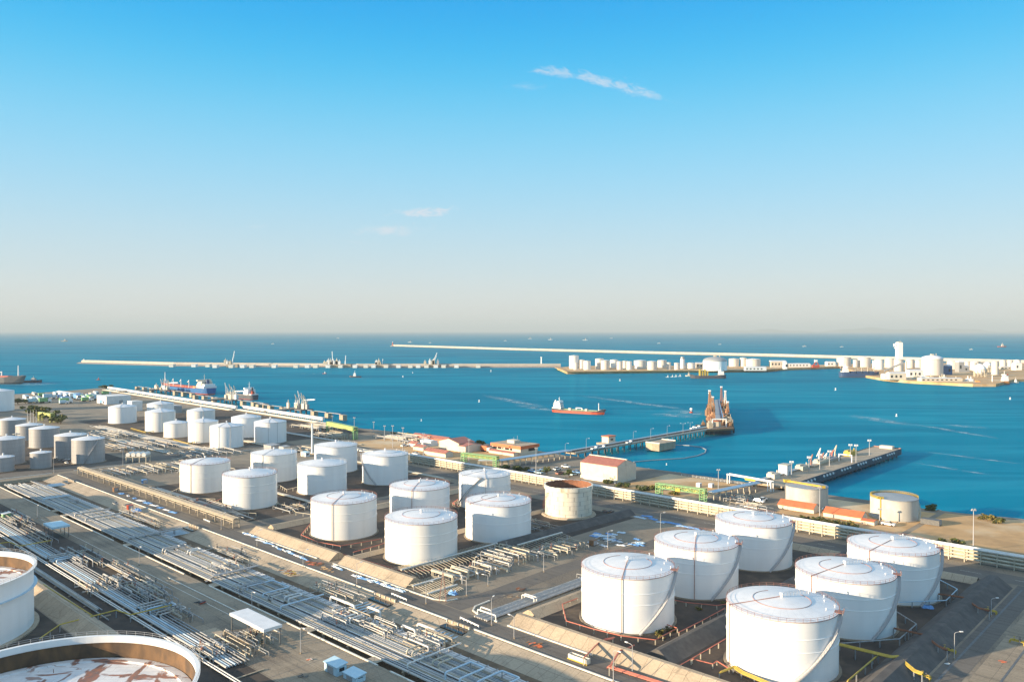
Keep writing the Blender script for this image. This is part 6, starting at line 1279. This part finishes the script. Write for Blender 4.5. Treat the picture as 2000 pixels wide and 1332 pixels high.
for a_ in [('long cream far building beyond trees in the gap of the two far terminals',1506,1536,704,717,'cream_wall'),('low long white roofed far building left of the far red crane',1541,1583,709.5,717,'white_wall'),('small white far building behind the bulk ship stern',1616,1632,706,715,'white_wall'),('small white gatehouse on the far shore like a pillar',1533,1537.5,706,721,'ship_white'),
  ('cream far building on the quay left of the great far dome tank',1738,1770,727,742,'cream_wall'),('stepped pale far building under the far conveyor',1728,1762,730,741,'white_wall'),('white far plant building just left of the great far dome tank',1776,1803,722,737,'white_wall'),('dark blue far block right of the great far dome tank',1851,1860,712,732,'hull_blue'),('dark grey blue far block behind the first one',1873,1884,704,727,'steel_grey'),('dark grey blue wide far block before the cream tanks',1884,1894,714,727,'steel_grey'),
  ('cream low far building on the quay under the spheres',1800,1880,738,745,'cream_wall'),('white far building at the right edge behind the red ship',1984,1996,708,723,'ship_white'),('long pale far shed at the right edge',1955,1985,716,721,'cream_wall'),('green roofed far pier building at the end of the left far row',1456,1497,716,724,'white_wall'),('cream low far plant between the silo and the grey dome',1360,1376,708,719,'cream_wall')]: block(*a_)
t = thing('pier', 'long low cream pier in front of the right half of the far terminal', 'pier', G(1720,741,SEA)); d = G(1905,750,SEA)-G(1720,741,SEA); MB().bar((0,-6,4),(d.x,d.y-6,4), 16,2.2).build('deck', 'kerb_paint', t)
for k in range(22): part_copy('pile', lambda: MB().cyl(0,0,-3,3,1.1,n=8), 'hull_dark', t, (d.x*k/21,d.y*k/21-9,0))
for k in range(7): x = .15+k*.1; MB().box(d.x*x-5,d.x*x+5,d.y*x-18,d.y*x-11,1,5.5).build('fender_block', 'pipe_cream', t)
RR = random.Random(12)
for k in range(16): x = RR.uniform(.05,.98); s_ = RR.uniform(2,5); hh = RR.uniform(6,16); mb = MB().box(d.x*x-s_,d.x*x+s_,d.y*x-2,d.y*x+6,5,5+hh*.5).cyl(d.x*x,d.y*x+1,5,5+hh,.9,n=8).build('plant', RR.choice(('pipe_cream','white_wall','cream_wall','pipe_cream')), t)
t = thing('harbour_crane', 'red orange crane on the far shore between the two far terminals', 'crane', G(1593,718,TZ)); MB().box(-9,9,-4,4,0,7).build('base', 'hull_red', t); MB().bar((-6,0,7),(4,0,19),2.4).bar((8,0,7),(2,0,17),2).build('jib', 'hull_red', t); MB().box(-3,4,-3,3,15,21).build('cabin', 'white_wall', t)
# far ships
def fship(label, xs, xb, py, bm, zd, m1, m2, dk, lv, fun='hull_dark', split=1.5):
    t, L_ = vessel('cargo_ship', label, 'ship', G(xs,py,SEA), G(xb,py,SEA), None, 'ships moored at the far terminal'); hull(L_, bm, -.5, zd, m1, m2, split, t, 2.5, 1.8, dk); bridge(t, L_*.06, L_*.2, bm*.85, zd+1.8, lv, funnel=fun, fx=L_*.05, mast=7); return t, L_
t, L_ = fship('dark hulled ship with yellow cranes moored at the far terminal', 1417, 1348, 739, 14, 6, 'hull_dark', 'hull_dark', 'bank_concrete', 3)
for k in range(4): MB().box(L_*(.5+.07*k),L_*(.5+.07*k)+2.6,-4,4,6,16+4*(k % 2)).build('cargo_crane', 'pipe_yellow', t)
t, L_ = fship('dark bulk ship with a white bridge facing the far right terminal', 1640, 1716, 737, 20, 10, 'dark_navy', 'hull_dark', 'deck_red', 4)
for k in range(4): MB().box(L_*(.27+.16*k),L_*(.37+.16*k),-7,7,10,13.5).build('hatch', 'dark_navy', t); MB().cyl(L_*(.4+.16*k),0,10,24,1.1,.7,8).bar((L_*(.4+.16*k),0,23),(L_*(.48+.16*k),0,17),1).build('deck_crane', 'pipe_cream', t)
t, L_ = fship('bright red orange hulled tanker moored before the far spheres', 1971, 1905, 750.5, 12, 4.5, 'ship_orange', 'hull_red', 'deck_red', 4, 'hull_red'); MB().cyl(L_*.5,0,4,17,1,.8,8).build('deck_mast', 'ship_white', t)
for i, (px, py) in enumerate([(1304,737),(1313,736.5),(1320,736),(1328,735.5)]): boat('white launch in a row beside the dark craned ship, %s from the left' % ORD[i], px, py, 8, 1, 4, 'ship_white', group='white launches at the far terminal')
boat('pale service barge at the bow of the dark craned ship', 1346, 735, 18, -1, 7, 'cream_wall', 'cream_wall')
# ships far out
for lab, px, py, L_, hi, hl in [('white ship with a tall curved crane far out near the horizon',1075,664,70,34,'ship_white'),('white ship with a mast far out, right of the crane ship',1143,665,70,36,'ship_white'),('faint white ship with a mast far out, left of the crane ship',1035,662,62,34,'ship_white'),('small white craft far out above the far left tank row',1287,671,34,16,'ship_white'),('white boat far out, left of the far white tower',1571,677,34,12,'ship_white'),('small white boat far out close to the far white tower',1644,678,28,12,'ship_white'),
   ('white sail boat far out above the left end of the inner breakwater',533,672,30,16,'ship_white'),('faint pale ship near the horizon at far left',126,667,80,36,'bank_concrete'),('red hulled ship far out at the right edge',1957,678,70,36,'deck_red'),('white boat far out right of the great far dome tank',1897,683,26,10,'ship_white'),('small white boat behind the tip of the outer breakwater',801,669,50,20,'ship_white'),('tiny white boat behind the outer breakwater, right of its tip',840,670,30,12,'ship_white'),('faint boat far out left of centre',660,661,50,22,'ship_white'),('tiny faint boat near the horizon at centre',987,666,40,16,'ship_white'),('small boat far out above the grey domed tank',1406,673,28,12,'ship_white'),('small boat far out just above the far silo',1194,661,50,18,'ship_white')]:
    boat(lab, px, py, L_*.8, 1, hi*.5, hl, 'far_wall', 'boats far out on the open sea', 'distant_boat')
# buoys
for i, (px, py, s_, m_) in enumerate([(936,785,2.2,'ship_white'),(823,822,1.4,'ship_white'),(787,737,2.6,'ship_white'),(806,729,2,'ship_white'),(959,726,3,'ship_white'),(955,716,2,'ship_white'),(1211,744,2.6,'ship_white'),(1632,762,2.6,'ship_white'),(1751,813,2.0,'ship_white'),(1973,780,2.2,'ship_white'),(1302,908,1.0,'ship_white'),(1350,806,4.2,'hull_red')]):
    lab = ['white buoy left of the moving red tanker','small white buoy on the open water above the middle tanks','white buoy below the low crane of the inner breakwater','second white buoy below the low crane, to its right','white buoy below the slim light tower','tiny white buoy right beside the inner breakwater','white buoy below the far tank row','white buoy in front of the far bulk ship','white buoy above the right jetty','white buoy near the right edge of the water','tiny buoy close to shore right of the warehouse','red and white round buoy left of the loading platform'][i]
    s_ *= .62; t = thing('buoy', lab, 'buoy', G(px,py,SEA)); MB().lathe([(0,-.5*s_),(.8*s_,-.4*s_),(s_,0),(.8*s_,.45*s_),(.25*s_,.7*s_)], 14).build('float', m_, t); MB().cyl(0,0,.6*s_,1.9*s_,.16*s_,n=6).lathe([(0,1.2*s_),(.7*s_,1.5*s_),(.6*s_,2.2*s_),(0,2.4*s_)], 10).build('topmark', 'ship_white', t)
# wakes
def wake(px0, px1, wd, k=1.0, name='wake_foam'):
    P, Q = G(px0[0],px0[1],SEA), G(px1[0],px1[1],SEA); d = Q-P; L_ = hypot(d.x,d.y)
    o = MB().add([(-L_/2,-wd/2,0),(L_/2,-wd/2,0),(L_/2,wd/2,0),(-L_/2,wd/2,0)], [(0,1,2,3)]).build(name, 'wake_foam', keep=True); o.location = ((P.x+Q.x)/2,(P.y+Q.y)/2,SEA+.12); o.rotation_euler = (0,0,atan2(d.y,d.x)); stuff(o)
wake((1005,790),(1095,804),34); wake((940,771),(1070,797),30); wake((1120,771),(1380,805),26); wake((1270,808),(1370,815),50); wake((1310,800),(1385,812),60); wake((10,749),(110,751),90); wake((1655,810),(1790,832),34); wake((1770,826),(1960,858),14); wake((1790,880),(2010,908),8); wake((1840,829),(1930,836),24); wake((560,729.5),(640,730.5),14); wake((690,738),(730,738),14); wake((1780,903),(1950,930),8); wake((240,748),(290,744),20)
# distant hills on the right horizon
RR = random.Random(9)
v, f = [], []; n = 90
for i in range(n+1):
    x = 8000+24000*i/n; hh = (90+120*(.5+.5*sin(i*.13+1))+70*sin(i*.31)+30*sin(i*.83)+18*RR.random())*min(1,i/18)*min(1,(n+6-i)/14)
    v += [(x,44000,SEA-1),(x,45500,max(2,hh)),(x,48000,SEA-1)]
for i in range(n): f += [(i*3,i*3+3,i*3+4,i*3+1),(i*3+1,i*3+4,i*3+5,i*3+2)]
struct(MB().add(v, f, 0, True).build('hills', 'hill_green', keep=True))
# ------------------------------------------------------------------ trees and bushes
def leaf_clump(R, n, rx, ry, rz, zc, size):
    mb = MB(); blobs = [(R.gauss(0,.42)*rx, R.gauss(0,.42)*ry, zc+R.gauss(0,.38)*rz, R.uniform(.28,.5)) for _ in range(9)]
    for k in range(n):
        bx, by, bz, br = R.choice(blobs); th_, ph = R.uniform(0,2*pi), math.acos(R.uniform(-1,1)); q = br*R.uniform(.6,1.05)
        x, y, z = bx+rx*q*sin(ph)*cos(th_), by+ry*q*sin(ph)*sin(th_), max(.1, bz+rz*q*cos(ph)); s_ = size*R.uniform(.6,1.4)
        u = Vector((R.gauss(0,1),R.gauss(0,1),R.gauss(0,.7))).normalized(); w_ = u.cross(Vector((R.gauss(0,1),R.gauss(0,1),R.gauss(0,1)))).normalized()
        p = Vector((x,y,z)); mb.add([p-u*s_, p+w_*s_*.55, p+u*s_, p-w_*s_*.55], [(0,1,2,3)], 0 if R.random() < .75 else 1)
    return mb
def bush(label, px, py, r, h, seed, dry=False, name='bush', group=None, n=360, trunk=False):
    R = random.Random(seed); t = thing(name, label, 'tree' if trunk else 'bush', G(px,py), R.uniform(0,6), group)
    zc = h*.62 if trunk else h*.45
    leaf_clump(R, n, r, r*R.uniform(.8,1.1), h*(.4 if trunk else .5), zc, max(.28, r*.16)).build('crown', ['leaf_dry' if dry else 'leaf', 'leaf' if dry else 'leaf_dry'], t)
    mb = MB().tube([(0,0,0),(.1*r,0,h*.3),(.05*r,.1*r,h*.6)], .09*r+.06, 6, 0, .03*r+.03)
    for k in range(4): q = k*1.6+R.random(); mb.tube([(.08*r,0,h*.25),(.5*r*cos(q),.5*r*sin(q),h*.6)], .05*r, 5, 0, .02)
    mb.build('trunk', 'bark', t)
TG = 'bushes and small trees on the shore'
for i, (px, py, r, h, dry, tr) in enumerate([(1068,927,3.2,6,0,1),(1112,932,3.4,6,0,1),(1010,918,5,4,0,0),(985,916,4.5,3.5,0,0),(1025,918,3.5,3,1,0),(935,872,6,5.5,0,1),(795,853,6,4,0,0),(818,856,5,3.4,1,0),(838,858,6,4.5,0,0),(775,850,5,3.6,0,0),(1186,944,4,3,0,0),(1200,942,3,4.4,0,0),(1218,951,5,2.6,0,0),(1262,957,5,3,0,0),(1272,955,4,2.6,1,0),(1320,966,4,2.4,1,0),(1845,1062,3.2,3.2,0,0),(1868,1060,2.8,2.6,0,0),(1820,995,4,2.6,0,0),(1937,1018,3.6,4.2,1,0),(1950,1022,3.4,3.4,0,0),(1925,1014,3,2.6,1,0)]):
    lab = ['round green tree left of the blue parked cars before the warehouse','round green tree against the warehouse corner','dark hedge under the green gantry and trestle, right part','dark hedge under the green gantry and trestle, left part','yellowish shrub beside the dark hedge','dark round tree between the gabled shed and the white truck','shore bush left of the long red shed','yellowish shore bush behind the long red shed','large green shore bush behind the long red shed','small shore bush near the tall poles','bush in front of the warehouse wall at its corner','taller dark bush at the warehouse gable corner','low bush just right of the warehouse gable','wide low bush left of the right green gantry','dry bush touching the right green gantry tower','dry yellow bush under the right green gantry','green bush between the pipe rack and the sand lot','smaller green bush beside it at the sand lot','dark bush on the shore right of the second concrete tank','dry tall bush on the sand at the right edge','green bush on the sand at the right edge','dry low bush at the left of the sand edge bushes'][i]
    bush(lab, px, py, r, h, 100+i, dry, 'tree' if tr else 'bush', TG, 420, tr)
for i in range(17): px = 1566+i*6.6; bush('bright hedge shrub below the red sheds, %s from the left' % ORD[i], px+RNG.uniform(-1,1), 1014+i*.95+RNG.uniform(-2,2), RNG.uniform(1.5,2.4), RNG.uniform(2,3.2), 200+i, i % 3 != 1, 'bush', 'hedge shrubs below the red sheds', 240)
for i, (px, py, r, h) in enumerate([(68,812,9,12),(84,818,10,13),(100,824,9,11),(112,826,7,8),(62,806,7,10),(118,828,6,7),(35,790,8,9),(50,788,6,6),(206,760,9,7)]):
    bush(['olive tree clump beside the pale shed at far left','large olive tree left of the yellow green gate frame','olive tree right behind the yellow green gate frame','lower olive tree right of the gate frame','olive tree nearest the pale shed roof','last low bush right of the gate frame','bush beside the tall tank at the left edge','small bush right of the tall left tank','green scrub on the tip of the far left land'][i], px, py, r, h, 300+i, False, 'tree', 'trees on the far left lot', 500, True)
for i, (px, py) in enumerate([(1284,1240),(1290,1236),(1300,1228),(1310,1232),(1292,1246),(1364,1190),(1412,1180)]): bush('weedy bush inside the front bank by the red pipe, %s from the left' % ORD[i], px, py, RNG.uniform(1,1.8), RNG.uniform(.9,1.5), 400+i, True, 'bush', 'weeds inside the front bank', 200)
# ------------------------------------------------------------------ vehicles
def vehicle(label, px, py, kind, m_, rz=None, group=None, name=None, sc_=1.0):
    t = thing(name or ('parked_truck' if kind == 'truck' else 'parked_car'), label, 'truck' if kind == 'truck' else 'car', G(px,py,.06), YR if rz is None else rz, group)
    if sc_ != 1: t.scale = (sc_,)*3
    if kind == 'truck':
        MB().box(-3.6,1.2,-1.15,1.15,.9,3.2).build('cargo_box', m_, t); MB().box(1.4,3.3,-1.1,1.1,.5,2.5).build('cab', 'ship_white' if m_ != 'ship_white' else 'roof_blue', t); MB().box(2.9,3.36,-1.0,1.0,1.5,2.3).build('windscreen', 'window_glass', t)
        for x in (-2.5,-1.2,2.3):
            for y in (-1,1): part_copy('wheel', lambda: MB().tube([(0,-.15,.5),(0,.15,.5)], .5, 10), 'window_glass', t, (x,y,0))
    else:
        MB().box(-2.2,2.2,-.88,.88,.35,.95).add([(-1.6,-.8,.95),(1.2,-.8,.95),(1.2,.8,.95),(-1.6,.8,.95),(-1.2,-.68,1.5),(.5,-.68,1.5),(.5,.68,1.5),(-1.2,.68,1.5)], [(4,5,6,7)]).build('body', m_, t)
        MB().add([(-1.6,-.8,.95),(1.2,-.8,.95),(1.2,.8,.95),(-1.6,.8,.95),(-1.2,-.68,1.49),(.5,-.68,1.49),(.5,.68,1.49),(-1.2,.68,1.49)], [(0,1,5,4),(1,2,6,5),(2,3,7,6),(3,0,4,7)]).build('windows', 'window_glass', t)
        for x in (-1.4,1.4):
            for y in (-.8,.8): part_copy('wheel', lambda: MB().tube([(0,-.12,.34),(0,.12,.34)], .34, 10), 'window_glass', t, (x,y,0), 0, 'car')
    return t
vehicle('white parked truck left of the orange truck by the office', 936,878,'truck','ship_white'); vehicle('orange parked truck beside the office end wall', 950,882,'truck','roof_orange', None, None, None, 1.5)
for i, (px, py, m_) in enumerate([(1040,922,'tarp_blue'),(1052,925,'roof_blue'),(1063,920,'tarp_blue'),(1093,926,'rail_red'),(1121,928,'roof_blue'),(1127,924,'tarp_blue'),(1088,918,'ship_white'),(1105,913,'ship_white'),(833,899,'ship_white'),(812,888,'ship_white'),(790,872,'ship_white'),(802,870,'ship_white'),(705,882,'ship_white'),(1490,978,'ship_white'),(1482,981,'ship_white'),(1618,998,'ship_white'),(1735,1026,'ship_white')]):
    vehicle(['blue car parked before the warehouse, first from the tall pole','pale blue car right of the tall pole before the warehouse','blue car behind the row before the warehouse','dark red car between the two round trees','pale blue car at the warehouse end wall','blue car in the corner by the warehouse end wall','white car beside the pipe trestle','white car at the end of the pipe trestle','white car by the red roofed house at the coast road','white car on the lot of the small red roofs','white car by the long red shed end','second white car by the long red shed end','white car on the coast road left of the red sheds','white car at the foot of the white portal frame','second white car at the foot of the white portal frame','white car between the red sheds and the concrete tank','white car in the shadow of the second concrete tank'][i], px, py, 'car', m_, YR+RNG.choice((0,pi/2)), 'cars parked about the shore', None, 1.5)
vehicle('white pickup on the back road in front of the left grey tanks', 130,905,'car','ship_white'); vehicle('small white car on the main road by the cream pipe bridge', 225,985,'car','steel_grey')
# far left lot: rows of lorries and crates
RR = random.Random(31)
for i in range(34):
    px, py = RR.uniform(105,230), RR.uniform(771,789); px = px if i % 4 else RR.uniform(40,110)
    vehicle('lorry parked on the far left lot, %s in its crowd from the left' % ORD[i] if i < 32 else 'stray lorry of the far left lot, %s' % ('right one' if i == 32 else 'left one'), px, py, 'truck', RR.choice(('ship_white','roof_blue','tarp_blue','ship_white','green_paint','cream_wall','clad_blue')), RR.choice((YR,YR+pi/2)), 'lorries on the far left lot', None, RR.uniform(1.6,2.6))
# ------------------------------------------------------------------ sheets, rubble, barriers
def sheet(label, px, py, sx, sy, m_, seed, group, rz=None, hg=.5):
    R = random.Random(seed); v, f = [], []; n = 7
    for i in range(n+1):
        for j in range(n+1): v.append(((i/n-.5)*sx*(1+R.uniform(-.12,.12)), (j/n-.5)*sy*(1+R.uniform(-.2,.2)), hg*R.random()*(1 if 0 < i < n and 0 < j < n else .15)+.05))
    for i in range(n):
        for j in range(n): q = i*(n+1)+j; f.append((q,q+n+1,q+n+2,q+1))
    o = MB().add(v, f).build('tarpaulin', m_, keep=True); o.location = G(px,py,.08); o.rotation_euler = (0,0,(YR if rz is None else rz)+R.uniform(-.3,.3)); return tag(o, label, 'tarpaulin', group)
G1_ = 'sheets along the foot of the middle bank'
k_ = 0
for (x0,y0,x1,y1,n) in ((478,1046,500,1056,4),(505,1060,575,1088,9),(578,1090,600,1098,3),(652,1112,668,1118,3),(690,1128,784,1160,11)):
    for i in range(n):
        f_ = (i+.5)/n; sheet('crumpled %s sheet at the foot of the middle bank, %s from its left end' % (('blue','white','pale blue')[k_ % 3], ORD[k_]), x0+(x1-x0)*f_+RNG.uniform(-2,2), y0+(y1-y0)*f_-5+RNG.uniform(-1.5,.5), RNG.uniform(3,7), RNG.uniform(.8,1.7), ('tarp_blue','tarp_white','clad_blue')[k_ % 3], 500+k_, G1_); k_ += 1
G2_ = 'sheets on the ground behind the manifold row'
for i in range(20):
    px, py = RNG.uniform(1155,1255), RNG.uniform(1040,1068); sheet('flat %s sheet on the debris ground, %s of the scatter' % (('pale','blue','white')[i % 3], ORD[i]), px, py, RNG.uniform(3,6), RNG.uniform(1.5,3), ('clad_blue','tarp_blue','tarp_white')[i % 3], 600+i, G2_)
for i in range(12): px = 1250+i*13; sheet('blue sheet strewn along the coast road behind the front tanks, %s from the left' % ORD[i], px, 1008+i*3.2+RNG.uniform(-3,3), RNG.uniform(4,9), RNG.uniform(1.5,3), 'tarp_blue' if i % 3 else 'clad_blue', 700+i, 'blue sheets along the coast road')
G4_ = 'blue sheets by the cream pipe bridge'
for i in range(9): sheet('%s sheet lying beside the cream pipe bridge, %s from its left end' % (('blue','white')[i % 2], ORD[i]), 238+i*12.5, 964+i*4.6, RNG.uniform(4,8), RNG.uniform(1.5,3), 'tarp_blue' if i % 2 == 0 else 'tarp_white', 800+i, G4_)
sheet('bright blue tarpaulin heap at the foot of the lattice mast', 884,1161, 3.6, 2.6, 'tarp_blue', 901, None, None, 1.8); sheet('bright blue tarpaulin roof on the lot left of the cream pipe bridge', 266,997, 7, 5, 'tarp_blue', 902, None, None, 1.2); sheet('blue tarpaulin bundle in the shade right of the second front tank', 1812,1187, 4, 2.5, 'tarp_blue', 903, None, None, 1.2)
for lab, px, py, m_ in [('red site container beside the blue tarpaulin roof', 254,995,'hull_red'),('dark brown site box under the cream pipe bridge', 226,960,'wood_brown'),('small dark blue site box beside the cream pipe bridge', 282,944,'tarp_blue'),('long dark box lying on the sand lot at right', 1818,1024,'steel_dark'),('small rusty container behind the debris ground', 1158,1065,'wood_brown'),('white box on the sand behind the green gantry', 1365,951,'ship_white'),('white box tank on the sand by the white portal', 1389,952,'ship_white')]:
    a_, b_ = AB(px,py); t = thing('site_container', lab, 'container', W(a_,b_,.04), YR); big = 'long' in lab
    lx, ly, hh = (9,2.2,2.8) if big else (2.6,1.4,2.6)
    MB().box(-lx/2,lx/2,-ly,ly,.15,hh).build('body', m_, t); mb = MB()
    for k in range(int(lx*2)): x = -lx/2+k*.5+.15; mb.box(x,x+.2,-ly-.06,ly+.06,.3,hh-.15)
    mb.build('ribs', m_, t); MB().box(lx/2,lx/2+.06,-ly*.8,ly*.8,.3,hh-.2).build('door', 'steel_grey', t)
def rubble(label, px, py, n, spread, ms, seed, s0=.2, s1=.8):
    R = random.Random(seed); t = thing('rubble_heap', label, 'debris', G(px,py,.03), YR)
    for k in range(n):
        x, y, s_ = R.gauss(0,spread*.45), R.gauss(0,spread*.25), R.uniform(s0,s1); MB().bar((x-s_*R.uniform(.5,1.6),y-s_,s_*.2),(x+s_*R.uniform(.5,1.6),y+s_,s_*R.uniform(.3,1.1)), s_*.5,s_*.4).build('lump', R.choice(ms), t)
rubble('heap of yellow and rusty scrap beside the main road', 566,1120,24,5,('pipe_yellow','rust','wood_brown','steel_grey'),1); rubble('red pipe scrap heap at the gap in the middle bank', 612,1100,26,5,('pipe_red','wood_brown','rust','pipe_red'),2); rubble('brown rubble on the road edge below the middle bank', 640,1112,26,5,('wood_brown','bank_concrete','sand'),3,.2,.6)
rubble('small scrap pile on the gravel before the pipe track', 1016,1152,20,3.2,('steel_dark','wood_brown','rust'),4); rubble('dark scrap heap on the paved road beside the big bundle', 393,1178,16,3,('steel_dark','hull_red','steel_dark'),5); rubble('dark stones on the paving near the bottom hut', 592,1319,8,2.2,('steel_dark','rock'),6); rubble('orange hydrant gear on the bare pad near the bottom', 605,1288,8,1.4,('pipe_red','roof_orange','ship_white'),7,.2,.5)
rubble('pale rubble strip left of the pipe track junction', 1000,1165,20,4,('bank_concrete','wood_brown'),8,.15,.4); rubble('dark scrap at the foot of the stained open tank, right side', 1188,1000,18,4,('steel_dark','wood_brown','rail_red'),9,.4,1); rubble('mixed scrap between the two left farm tanks and the road', 130,898,34,9,('rail_red','ship_white','steel_dark'),10,.5,1.2); rubble('scrap heap on the gravel by the road under the dividing bank', 1046,1261,16,3,('roof_orange','wood_brown','steel_dark'),11)
rubble('scattered fittings on the ground behind the far manifold', 1190,1055,40,10,('steel_grey','clad_blue','pipe_white','steel_dark'),12,.3,.9); rubble('orange hydrant gear on the lit apron at the right', 1958,1292,7,1.2,('pipe_red','roof_orange'),13,.15,.4); rubble('pale hydrant on the shade line at the right apron', 1850,1296,6,.8,('ship_white','pipe_cream'),14,.15,.4)
a_, b_ = AB(1131,1291); t = thing('rusty_skip', 'long rusty yellow skip box on the toe road below the near bank', 'skip', W(a_,b_,.04), YR); MB().box(-3.6,3.6,-.9,-.7,.1,1.6).box(-3.6,3.6,.7,.9,.1,1.6).box(-3.6,-3.4,-.7,.7,.1,1.6).box(3.4,3.6,-.7,.7,.1,1.6).box(-3.4,3.4,-.7,.7,.1,.3).build('box', 'shell_stained', t); MB().box(-3.8,3.8,-1.1,-.92,.05,.35).build('lower_rail', 'pipe_yellow', t)
# barriers at the road edges, drains, joints
for lab, p, q in (('white guard rail at the road by the pipe track arches', (899,1209),(935,1226)), ('white guard rail at the junction before the lattice mast', (765,1162),(794,1174)), ('cream guard rail on the main road by the cream bridge end', (398,1016),(410,1021))):
    P, Q = G(*p), G(*q); d = Q-P; t = thing('guard_rail', lab, 'barrier', P, atan2(d.y,d.x)); L_ = hypot(d.x,d.y); MB().box(0,L_,-.08,.08,.5,.95).build('rail', 'ship_white', t)
    for k in range(6): MB().box(L_*k/5-.1,L_*k/5+.1,-.1,.1,0,.95).build('post', 'ship_white', t)
def line(name, pts, wd, m_, z=.07): return struct(MB().strip([W(*p) for p in pts], wd, z).build(name, m_))
line('drain', [(-104.6,60),(-104.6,210)], .7, 'steel_dark'); line('drain', [(-118,60),(-118,180)], .6, 'steel_dark')
for a_ in range(-60,90,16): line('paving_joint', [(a_,-29.5),(a_,-4.2)], .14, 'steel_dark', .035)
for a_ in range(100,430,16): line('paving_joint', [(a_,-16.5),(a_,-4.2)], .14, 'steel_dark', .035)
line('road_line', [(300,-13.2),(60,-13.2)], .22, 'kerb_paint', .04)
for k in range(18): b_ = 226; line('road_line', [(240-k*20,222),(232-k*20,222)], .2, 'kerb_paint', .07)

# rock armour along the water's edge
RR = random.Random(77); mb = MB(); tot = 0
for i in range(len(coast)-1):
    p, q = coast[i], coast[i+1]; d = q-p; Ls = d.length
    if p.y > 1150 or p.x > 330: continue
    nn = Vector((d.y,-d.x,0)).normalized()
    for k in range(int(Ls*1.1)):
        c = p+d*RR.random()+nn*RR.uniform(.5,8); zz = -(c-p).dot(nn)*.95+RR.uniform(-.3,.3); s_ = RR.uniform(.5,1.5)
        vs = [(c.x+s_*x*RR.uniform(.6,1.2), c.y+s_*y*RR.uniform(.6,1.2), zz+s_*z*RR.uniform(.5,1)) for x,y,z in ((-1,-1,-.6),(1,-1,-.6),(1,1,-.6),(-1,1,-.6),(-.7,-.6,.6),(.7,-.7,.6),(.6,.7,.6),(-.6,.6,.6))]
        mb.add(vs, [(3,2,1,0),(4,5,6,7),(0,1,5,4),(1,2,6,5),(2,3,7,6),(3,0,4,7)])
stuff(mb.build('rock_armour', 'rock', keep=True), 'grey boulders of rock armour along the shore', 'rocks')

# ------------------------------------------------------------------ the air
hm = bpy.data.materials.new('sea_air'); hm.use_nodes = True; ht = hm.node_tree; ht.nodes.clear()
ho = ht.nodes.new('ShaderNodeOutputMaterial'); hv = ht.nodes.new('ShaderNodeVolumePrincipled')
hv.inputs['Color'].default_value = (.56,.65,.70,1); hv.inputs['Density'].default_value = 5.0e-5; hv.inputs['Anisotropy'].default_value = 0.0
ht.links.new(hv.outputs[0], ho.inputs['Volume']); MATS['sea_air'] = hm
hz = MB().box(-88000,88000,-2900,108000,SEA-8,520).build('haze', 'sea_air', keep=True); stuff(hz)
